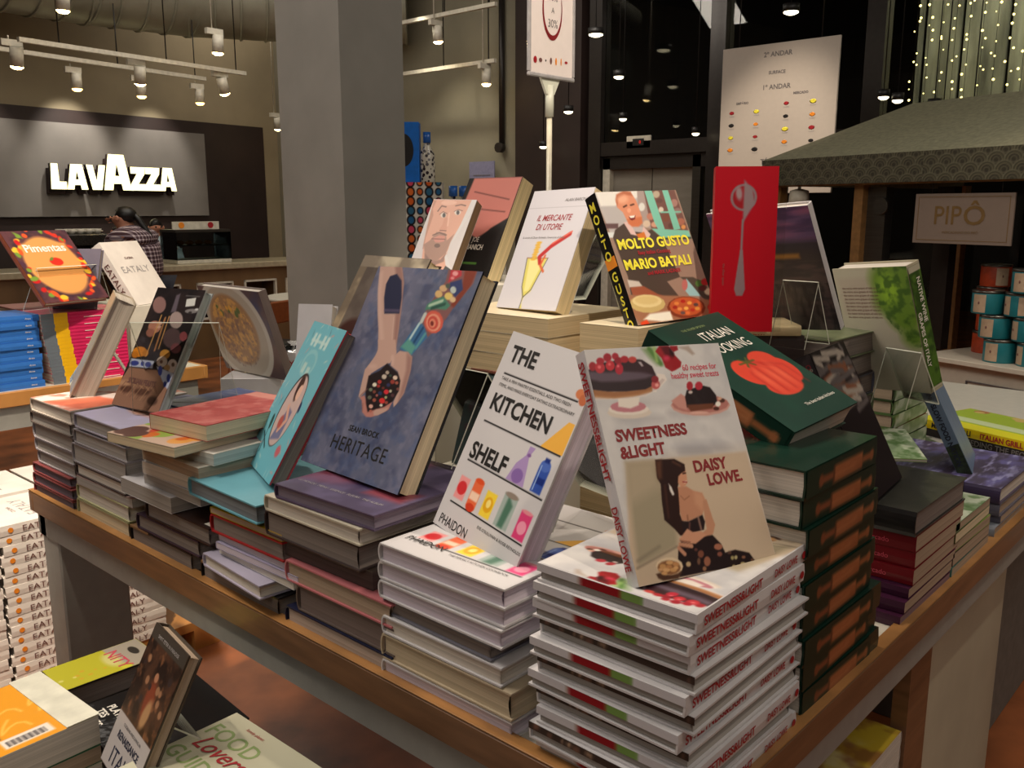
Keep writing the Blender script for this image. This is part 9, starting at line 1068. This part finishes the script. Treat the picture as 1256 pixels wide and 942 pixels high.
# narrow blue spined book
b, F = stand_book((2.008, .512, .9005), (.970, .24, 0), (-.03, .457, .889), .175, .285, .028, cov('skyslate', (.42, .50, .60)), 'slim slate blue spined book leaning alone on the purple photo book', pages('creamy', (.86, .78, .60)))
T(b, 'CARLO PETRINI', .025, .009, .012, NAVY, .0006, M=spineM(.028, .285), name='spine_author', bold=.0003); T(b, 'SLOW FOOD NATION', .120, .008, .014, NAVY, .0006, M=spineM(.028, .285), name='spine_title', bold=.0005)
bm = NB(); box(bm, (-.0008, .0, .001), (0, .070, .027)); mk('spine_picture', bm, mat('dark_forest', (.14, .20, .12), .5, noise=.4, scale=90), b)
bm = NB(); box(bm, (-.0009, .262, .001), (0, .284, .027)); mk('spine_band', bm, WHT, b)
# open leaflet
b = book(basis((1.66, .63, .982), (.55, -.83, 0), (.80, .50, .12)), .13, .16, .006, cov('limeleaf', (.50, .62, .30)), 'pale green leaflet poking out behind the black cookbook', PW, True, True)
art(c_green_mag, .129, .159, b, Matrix.Translation((.0005, .0005, .0064)), PRINT)
# green cookbook tilted on the green stack
b, F = stand_book((1.104, .500, 1.160), (.995, -.05, .068), (.02, .901, .433), .185, .262, .040, GC, 'dark green cookbook with a red tomato cover lying tilted on the green stack', PW)
art(c_oven, .185, .262, b, F, PRINT, 'cover_print', 130); T(b, 'ITALIAN', .075, .205, .030, WHT, .0006, sx=.72, shear=.0, M=F, name='title'); T(b, 'COOKING', .055, .172, .030, WHT, .0006, sx=.72, M=F, name='title'); T(b, 'THE SILVER SPOON', .055, .237, .007, GRN, .0006, M=F, name='subtitle'); T(b, 'The best italian kitchens', .085, .030, .0085, WHT, .0006, M=F, name='subtitle')
art(c_oven_spine, .255, .037, b, Matrix(((0, 0, -1, -.0006), (-1, 0, 0, .259), (0, 1, 0, .0015), (0, 0, 0, 1))), PRINT, 'spine_print', 70)
# brown framed book behind heritage, plum cover, white brick books
b, F = stand_book((1.085, 1.545, 1.122), (-.10, -.99, 0), (.52, -.05, .85), .23, .27, .030, cov('brownedge', (.22, .17, .14)), 'brown book with pale border half hidden behind the large slate blue cookbook', PC)
def c_brown(w, h, n):
    c = Cv(w, h, n, (.40, .36, .33)); A = c.A; c.g(0, A, (.62, .56, .46), 0, .12); c.g(A*.90, A, (.74, .69, .60)); c.e(.35, A*.28, .25, .22, (.24, .13, .11), 0, 5); c.mottle(6, (.28, .24, .22), .5); return c
art(c_brown, .23, .27, b, F, PRINT)
M = Matrix.Translation((1.03, 1.60, .80)); bm = NB(); box(bm, (1.06, 1.32, .7955), (1.25, 1.55, 1.1205), bev=.002); tag(mk('display_riser', bm, M_WHITE), 'low white riser behind the pale blue portrait book', 'riser')
b, F = stand_book((1.090, 1.135, 1.00), (.1, -.99, 0), (.35, 0, .93), .19, .17, .02, cov('tealdark', (.26, .32, .34)), 'dark book with plums on its cover between the slate blue and white cookbooks', PW)
art(c_plums, .19, .17, b, F, PRINT); bm = NB(); cyl(bm, (0, .172, .0), (.19, .172, .0), .004, n=8); mk('metal_rim', bm, mat('copper_rim', (.72, .48, .42), .25, 0, .9), b, F)
bm = NB(); box(bm, (1.07, .93, .7955), (1.205, 1.15, .9985), bev=.002); tag(mk('display_riser', bm, M_WHITE), 'small white riser below the dark plum cover book', 'riser')
bx = [((1.172, 2.062, .925), (.69, -.72, 0), .155, .10, .17, 'white treats box with dark lettering behind the red topped pile'), ((1.272, 2.03, 1.028), (.69, -.72, 0), .11, .055, .09, 'small white box with wine glass picture behind the treats box')]
for i, (o_, X_, w_, h_, d_, lb) in enumerate(bx):
    b = empty('white_box', label=lb, cat='box', M=basis(o_, X_, (0, 0, 1))); bm = NB(); box(bm, (0, 0, -d_), (w_, h_, 0), bev=.001); mk('carton', bm, CW, b)
    if i == 0: T(b, 'COFFEE TIME TREATS', .012, .045, .0135, GREY, .0006, M=Matrix(), name='lettering'); bm = NB(); box(bm, (0, 0, -.03), (.0, 0, 0)) if False else None
    else: T(b, 'Y', .07, .015, .03, RED, .0006, name='glass_picture'); T(b, '#', .02, .015, .03, LGRY, .0006, name='stamp')
bm = NB(); box(bm, (1.16, 1.86, .7955), (1.325, 2.13, .9245), bev=.002); tag(mk('display_riser', bm, M_WHITE), 'low white riser under the white treats box', 'riser')
b = book(basis((1.20, 1.77, .955), (.50, -.86, 0), (.20, .12, .97)), .085, .275, .035, CW, 'small white book peeping up behind the pale blue portrait book', PW); 
bm = NB(); box(bm, (1.16, 1.68, .7955), (1.325, 1.85, .95), bev=.002); tag(mk('display_riser', bm, M_WHITE), 'low narrow white riser behind the pale blue portrait book', 'riser')
bm = NB(); lathe(bm, [(.02, 0), (.05, .02), (.052, .022), (.045, .022), (.02, .006)], 18); o = mk('glass_bowl', bm, ACR, None, Matrix.Translation((1.33, 1.99, 1.0835))); tag(o, 'small clear bowl on top of the white wine glass box', 'bowl')
# blue and red flat books under the feast stand
b = book(flat(.93, 1.14, 1.66, 1.90, 1.0003, '+Y', 4)[0], .24, .21, .028, cov('bluefood', (.36, .42, .60)), 'blue photo cookbook lying flat under the dark pasta book', PW); art(c_bluefood, .238, .208, b, Matrix.Translation((.001, .001, .0284)), PRINT)
for i in range(5):
    M, w, h = flat(1.036, 1.15, 1.66, 1.90, .7957+.0408*i, '+Y', 0); book(M, w, h, .0404, CW, ordl('white backing book', 5-i, 'the column under the blue cookbook'), PG, group='books below the blue photo cookbook')

# sign holder on the table
t = empty('sign_holder', (2.149, 1.798, .7955), 0, 'clear framed discount sign on a slim white pole rising from the table', 'sign')
bm = NB(); cyl(bm, (0, 0, 0), (0, 0, .012), .07, n=24); mk('base', bm, M_STEEL, t)
bm = NB(); cyl(bm, (0, 0, .012), (0, 0, .94), .0085, n=12); mk('pole', bm, mat('pole_white', (.86, .83, .74), .3, .4), t)
bm = NB(); cyl(bm, (0, 0, .92), (0, 0, 1.01), .013, n=14); mk('socket', bm, ACE, t)
bm = NB(); prism(bm, [(-.05, .055), (.05, .055), (.018, .0), (-.018, .0)], 0, .008, Matrix(((1, 0, 0, 0), (0, 0, 1, -.004), (0, 1, 0, .985), (0, 0, 0, 1)))); mk('bracket', bm, ACE, t)
HF = Matrix(((1, 0, 0, -.098), (0, 0, -1, -.012), (0, 1, 0, 1.04), (0, 0, 0, 1)))
bm = NB(); 
for a, b_ in (((-.008, -.012, -.012), (.204, 0, 0)), ((-.008, .29, -.012), (.204, .302, 0)), ((-.008, 0, -.012), (.003, .29, 0)), ((.193, 0, -.012), (.204, .29, 0))): box(bm, a, b_, bev=.003)
mk('clear_frame', bm, mat('frame_plastic', (.66, .65, .66), .15, .6), t, HF)
bm = NB(); box(bm, (.003, 0, -.008), (.193, .29, -.004)); sh = mk('paper_sign', bm, mat('paper_white', (.90, .86, .85), .6, noise=.01), t, HF)
T(t, '10%', .100, .205, .030, GREY, -.003, 'CENTER', sx=.85, M=HF); T(t, 'A', .100, .172, .022, GREY, -.003, 'CENTER', M=HF); T(t, '30%', .100, .132, .032, GREY, -.003, 'CENTER', sx=.85, M=HF)
bm = NB(); N_ = 40; cx_, cy_, r0 = .098, .185, .082
ra = [(.62*math.pi+i/N_*1.52*math.pi) for i in range(N_+1)]
for a, c_ in zip(ra, ra[1:]):
    i = ra.index(a); w0 = .0012+.004*math.sin(math.pi*i/N_); w1 = .0012+.004*math.sin(math.pi*(i+1)/N_)
    vs = [bm.verts.new((cx_+(r0*.52)*math.cos(q)*f, cy_+r0*math.sin(q)*f, 0)) for q, f in ((a, 1-w0/r0*1.4), (c_, 1-w1/r0*1.4), (c_, 1+w1/r0*1.4), (a, 1+w0/r0*1.4))]; bm.faces.new(vs)
mk('red_arc', bm, mat('dark_red_ink', (.50, .10, .12), .5), t, HF @ Matrix.Translation((0, 0, -.0028)))
for i, (m_, w_, h_) in enumerate(((RED, .012, .016), (BROWN, .012, .010), (INK, .004, .005), (BROWN, .008, .016), (ORG, .006, .018), (ORG, .004, .017), (RED, .011, .006))):
    bm = NB(); lathe(bm, [(1, 0), (1, .0003)], 10); mk('food_picture', bm, m_, t, HF @ Matrix.Translation((.022+.0235*i, .035+.001*i, -.003)) @ Matrix.Diagonal((w_*.62, h_*.62, 1, 1)))

# ================= SECOND TABLE (left, behind) =================
t = empty('display_table', (-1.2, 3.47, 0), 0, 'second display table at far left with white top and golden oak edge', 'table')
bm = NB(); box(bm, (0, .02, .76), (3.1, 1.4, .80)); mk('tabletop', bm, M_WHITE, t)
for a, b_ in (((0, 0, .745), (3.1, .02, .80)), ((3.1, 0, .745), (3.12, 1.4, .80))): bm = NB(); box(bm, a, b_, bev=.003); mk('edge_strip', bm, M_OAKT, t)
bm = NB(); box(bm, (.02, .02, .66), (3.08, .05, .745)); mk('apron', bm, M_GREYT, t)
for x, y in ((.02, .03), (2.97, .03), (2.97, 1.25), (.02, 1.25)): bm = NB(); box(bm, (x, y, 0), (x+.11, y+.11, .75)); mk('leg', bm, M_GREYT, t)
CBL = cov('cobalt', (.20, .44, .76), .7)
for i in range(11):
    M, w, h = flat(.98, 1.275+(.004, -.003, .005, 0)[i % 4], 3.50+.004*(i % 3), 3.72, .8003+.0243*i, '-Y', (0, .8, -.6)[i % 3]); b = book(M, w, h, .0239, CBL, ordl('glossy cobalt blue cookbook', 10-i, 'the blue stack'), PW, True, True, group='cobalt blue cookbooks on the second table'); T(b, 'doces', .25, .008, .009, WHT, .0006, M=spineM(.0239, h), name='spine_title')
CY = cov('magentabook', (.84, .16, .38), .5); YY = cov('sunyellow', (.95, .74, .12)); SV = cov('steelblue', (.42, .46, .50))
for i in range(20):
    o_ = (0, 0, 0, .002, .0, .004, .003, .006, .006, .010, .012, .010, .014, .016, .016, .02, .022, .02, .024, .024)[19-i]
    M, w, h = flat(1.285+o_, 1.60, 3.50, 3.70, .8003+.0133*i, '-Y', 0); b = book(M, w, h, .0130, CY, ordl('thin paperback with yellow and magenta spine', 19-i, 'the yellow magenta stack') if i > 1 else 'thin paperback with yellow and magenta spine, %s from the bottom of its stack' % ('first', 'second')[i], PW, True, True, group='yellow and magenta paperbacks')
    bm = NB(); box(bm, (-.0012, h-.095, 0), (0, h-.045, .013)); mk('yellow_band', bm, YY, b); bm = NB(); box(bm, (-.0012, h-.045, 0), (0, h+.0006, .013)); mk('grey_band', bm, SV, b)
    if i % 2 == 0: bm = NB(); box(bm, (-.0012, .04, .004), (0, .16, .0065)); mk('spine_line', bm, WHT, b)
art(c_salad, .24, .28, b, Matrix.Translation((.0, .0, .0134)), PRINT) if False else None
# chilli book on its stack
for i in range(6):
    M, w, h = flat(1.33, 1.61, 3.86, 4.10, .8003+.0425*i, '-Y', (0, 1.5, -1)[i % 3]); book(M, w, h, .042, cov('rosybrown', (.52, .36, .34)), ordl('hardback with rosy brown edges', 5-i, 'the pepper book stack'), PT, group='rosy brown hardbacks')
for i in range(4):
    M, w, h = flat(1.16, 1.32, 3.86, 4.10, .8003+.06*i, '-Y', (0, 1.5, -1)[i % 3]); book(M, w, h, .0595, cov('rosybrown', (.52, .36, .34)), ordl('thick hardback with rosy brown edges', 3-i, 'the stack behind the blue stack'), PT, group='thick rosy hardbacks')
b, F = stand_book((1.27-.0, 3.40+.0, 1.115), (.96, .27, 0), (-.20, .62, .76), .27, .33, .022, cov('pimenta', (.55, .30, .22)), 'cookbook with a wreath of red and yellow peppers round an orange cover', PW)
PIM = b; art(c_pim, .27, .33, b, F, PRINT, 'cover_print', 110); T(b, 'Pimentas', .135, .23, .050, WHT, .0006, 'CENTER', sx=.95, M=F, name='title', bold=.0012)
b, F = stand_book((.99, 3.78, 1.069), (1, -.05, 0), (.05, .50, .86), .20, .26, .02, cov('skyblue', (.50, .72, .86)), 'light blue cookbook standing above the blue stack at the left edge', PW)
bm = NB(); lathe(bm, [(.03, 0), (.03, .0004)], 12); mk('sun_picture', bm, YEL, b, F @ Matrix.Translation((.15, .06, 0)))
b, F = stand_book((1.70, 3.60, 1.06), (.894, .447, 0), (-.249, .485, .839), .235, .30, .050, cov('eatalywhite', (.90, .87, .84), .1), 'big white cookbook with an orange dot on its spine standing on the second table', PW)
EATM = spineM(.05, .30); T(b, 'EATALY', .09, .010, .036, BROWN, .0008, sx=1.1, M=EATM, name='spine_title'); T(b, 'EATALY', .118, .150, .044, LGRY, .0006, 'CENTER', sx=1.1, M=F, name='title'); T(b, 'CUCINA', .118, .215, .014, BROWN, .0006, 'CENTER', M=F, name='subtitle', bold=.0004)
bm = NB(); lathe(bm, [(.014, 0), (.014, .0006)], 14); mk('orange_dot', bm, ORG, b, EATM @ Matrix.Translation((.035, .026, .0)))
bm = NB(); box(bm, (1.66, 3.60, .80), (1.90, 3.98, 1.058), bev=.002); tag(mk('display_riser', bm, M_WHITE), 'white riser under the big white cookbook on the second table', 'riser')
b = book(basis((1.40, 3.66, 1.063), (.6, -.8, 0), (.3, .2, .93)), .17, .24, .02, cov('plasticgrey', (.44, .42, .48), .9), 'plastic wrapped grey book between the pepper book and the big white book', PD)
acrylic((1.30, 3.44, 1.075), (.96, .27, 0), (-.10, .30, .94), .27, .17, 'clear acrylic stand in front of the pepper cookbook', 0, .10)
# ================= LOW PALLET OF WHITE COOKBOOKS =================
t = empty('pallet', (.0, 2.66, 0), 0, 'low golden wood pallet under the white cookbook stacks', 'pallet')
for y in (0, .2, .4, .6): bm = NB(); box(bm, (0, y, .07), (1.48, y+.16, .10)); mk('slat', bm, M_OAKT, t)
for x in (.02, .7, 1.36): bm = NB(); box(bm, (x, 0, 0), (x+.09, .76, .07)); mk('block', bm, M_OAKT, t)
EW = cov('eatalywhite', (.90, .87, .84), .1); k = 0
for c_, (x0, x1, nn) in enumerate(((.810, 1.036, 16), (1.042, 1.270, 16), (.578, .804, 16))):
    for row in range(2):
        for i in range(nn):
            if row and i < nn-2 : 
                if i: continue
                bm = NB(); box(bm, (x0+.01, 2.975, .1005), (x1-.01, 3.21, .1003+.030*14-.0004)); tag(mk('white_carton', bm, EW), 'plain white carton filling the pallet behind stack number '+('one' if c_ == 0 else 'two' if c_ == 1 else 'three'), 'carton'); continue
            jx = (.0, .002, -.002, .003, -.003)[(i+c_) % 5]
            M, w, h = flat(x0+jx, x1+jx-.004, 2.655+.31*row, 2.655+.31*row+.28, .1003+.030*i, '-Y', (0, .9, -.7, .4)[i % 4])
            wh = ('the left', 'the middle', 'the far left')[c_]+(' front' if not row else ' rear')+' pallet stack' if False else (('left' if c_ == 0 else 'right' if c_ == 1 else 'outermost left')+(' front' if not row else ' rear')+' pallet stack')
            b = book(M, w, h, .0296, EW, ordl('big white cookbook with orange dot', nn-1-i, 'the '+wh), PW, False, True, group='big white cookbooks stacked on the pallet')
            if not row:
                Q = spineM(.0296, h); T(b, 'EATALY', .058, .0055, .0235, BROWN, .0006, sx=1.22, M=Q, name='spine_title'); bm = None
                if k == 0: bm = NB(); lathe(bm, [(.0075, 0), (.0075, .0005)], 10); dot = mk('orange_dot', bm, ORG, b, Q @ Matrix.Translation((.028, .0148, 0))); k = 1
                else: link('orange_dot', dot.data, b, Q @ Matrix.Translation((.028, .0148, 0)))
            if i == nn-1: T(b, 'EATALY', w/2, h*.40, .05, LGRY, .0300, 'CENTER', name='title'); T(b, 'CUCINA', w/2, h*.62, .016, BROWN, .0300, 'CENTER', name='subtitle')

# ================= NEAR LEFT TABLE =================
t = empty('low_table', (-.3, .55, 0), 0, 'low dark table in the near left corner carrying mixed cookbooks', 'table')
bm = NB(); box(bm, (0, 0, .47), (.985, 1.10, .50), bev=.003); mk('tabletop', bm, M_OAK, t)
for x, y in ((.03, .03), (.88, .03), (.88, 1.0), (.03, 1.0)): bm = NB(); box(bm, (x, y, 0), (x+.07, y+.07, .47)); mk('leg', bm, M_GREYT, t)
def pile(x0, x1, y0, y1, zs, looks, where, rot=0, spine='-Y', soft=False):
    out = []
    for i, (z0, z1) in enumerate(zs):
        M, w, h = flat(x0, x1, y0, y1, z0, spine, rot+(0, 1, -1)[i % 3]); cm, pm, lk = looks[i % len(looks)]
        out.append((book(M, w, h, z1-z0-.0004, cm, ordl(lk, len(zs)-1-i, where), pm, soft, soft, group='books in '+where), w, h, z1-z0-.0004))
    return out

GP = [(.5003, .545), (.5453, .59), (.5903, .635), (.6353, .68), (.6803, .718)]
q = pile(.355, .632, .905, 1.118, GP, [(cov('sage2', (.70, .69, .60)), PW, 'thick pale sage guide book')], 'the guide book pile', 0, '+Y', True)
b, w, h, t_ = q[-1]; b['label'] = 'pale sage food guide with green and red title, topmost in the near left corner'
art(c_lovers, w-.001, h-.001, b, Matrix.Translation((.0005, .0005, t_+.0004)), PRINT)
for s_, x, y, z_, m_, sx in (('FOOD', .006, .058, .038, GRN, 1.05), ('GUIDE', .006, .120, .036, GRN, 1.05), ('TO', .004, .146, .020, RED, 1)): T(b, s_, x, h-y, z_, m_, t_+.0008, sx=sx, bold=.0004, name='title')
T(b, 'Lovers', .020, h-.086, .040, RED, t_+.0014, sx=1.0, shear=.35, name='title', bold=.0002); T(b, 'lonely planet', .052, h-.018, .008, RED, t_+.0008, name='publisher')
# orange book
q = pile(.205, .485, 1.258, 1.45, [(.5003, .548), (.5483, .60), (.6003, .645), (.6453, .672), (.6723, .718)], [(cov('pagewhite', (.80, .78, .70)), PW, 'thick cream paged book'), (cov('greenbit', (.20, .40, .28)), PT, 'green covered book')], 'the orange cookbook pile', 2, '-X', True)
b, w, h, t_ = q[-1]; b['label'] = 'orange cookbook with swirls, photo, barcode and white flap, topmost at left'
art(c_yellow, w-.001, h-.001, b, Matrix.Translation((.0005, .0005, t_+.0004)), PRINT, n=120)
bm = NB(); box(bm, (w-.046, .0, 0), (w+.002, h+.003, .0012)); fl = mk('white_flap', bm, mat('flap_white', (.88, .87, .80), .5, .2), b, Matrix.Translation((0, 0, t_+.0008))); fl['label'] = 'white cover flap'
# dark books behind
q = pile(.500, .700, 1.20, 1.42, [(.5003, .545), (.5453, .585), (.5853, .620), (.6203, .652)], [(cov('whitemag', (.66, .64, .60)), PT, 'pale covered book'), (CB, PD, 'black hardback')], 'the dark pile behind the orange book', -4, '-X', False)
b, w, h, t_ = q[-1]; b['label'] = 'black hardback with white capital letters, topmost of the dark pile'
for i, s_ in enumerate(('LATES', 'TES', 'PLATES')): T(b, s_, .012+.018*i, .19, .018, WHT, t_+.0005, rot=-90, bold=.0005, name='title')
q = pile(.530, .700, 1.50, 1.60, [(.5003, .55), (.5503, .605), (.6053, .648)], [(cov('darkolive', (.16, .14, .13)), PD, 'dark thick book')], 'the lime green book pile', 0, '+Y', False)
b, w, h, t_ = q[-1]; b['label'] = 'lime green and grey small book lying behind the leaning painting book'
art(c_nity, .0985, .1685, b, Matrix.Translation((.0005, .0005, t_+.0004)), PRINT); T(b, 'NITY', .055, .100, .034, PINK, t_+.0008, 'CENTER', rot=0, name='title', bold=.0003)
# painting book
for i in range(4):
    M, w, h = flat(.488, .625, 1.122, 1.215, .5003+.0449*i, '-Y', 0); book(M, w, h, .0445, CB, ordl('narrow dark book', 3-i, 'the small pile under the painting book'), PD, group='narrow dark books under the painting book')
b, F = stand_book((.468, 1.215, .681), (-.154, -.988, 0), (.446, -.081, .891), .131, .202, .020, cov('umber4', (.26, .23, .20)), 'leaning book with dark religious painting above a pale grey title panel', PT)
art(c_renai, .131, .202, b, F, PRINT); T(b, 'SAINT PETER IN PARADISE', .066, .188, .007, LGRY, .0005, 'CENTER', M=F, name='header'); T(b, 'RENAISSANCE', .066, .043, .0142, NAVY, .0005, 'CENTER', sx=.95, M=F, name='title', bold=.0003); T(b, 'ITALY', .066, .009, .033, NAVY, .0005, 'CENTER', sx=.95, M=F, name='title'); T(b, 'COOKING AND LIVING IN', .066, .061, .006, NAVY, .0005, 'CENTER', M=F, name='subtitle')
acrylic((.50, 1.195, .72), (-.154, -.988, 0), (.446, -.081, .891), .09, .05, 'clear acrylic stand behind the leaning painting book', 0, .05)
# yellow covered book on the cupboard shelf
for i, (z0, z1, lk) in enumerate(((.3653, .396, 'thick cream paged book'), (.3963, .431, 'thick cream paged book'), (.4313, .463, 'yellow and white covered book'))):
    M, w, h = flat(1.40, 1.672, .505, .70, z0, '+X', 0); b = book(M, w, h, z1-z0-.0004, cov('bone', (.74, .70, .66)), lk+', '+('lowest', 'middle', 'topmost')[i]+' on the cupboard shelf', PW, True)
art(c_shelf, w-.001, h-.001, b, Matrix.Translation((.0005, .0005, .0320)), PRINT)
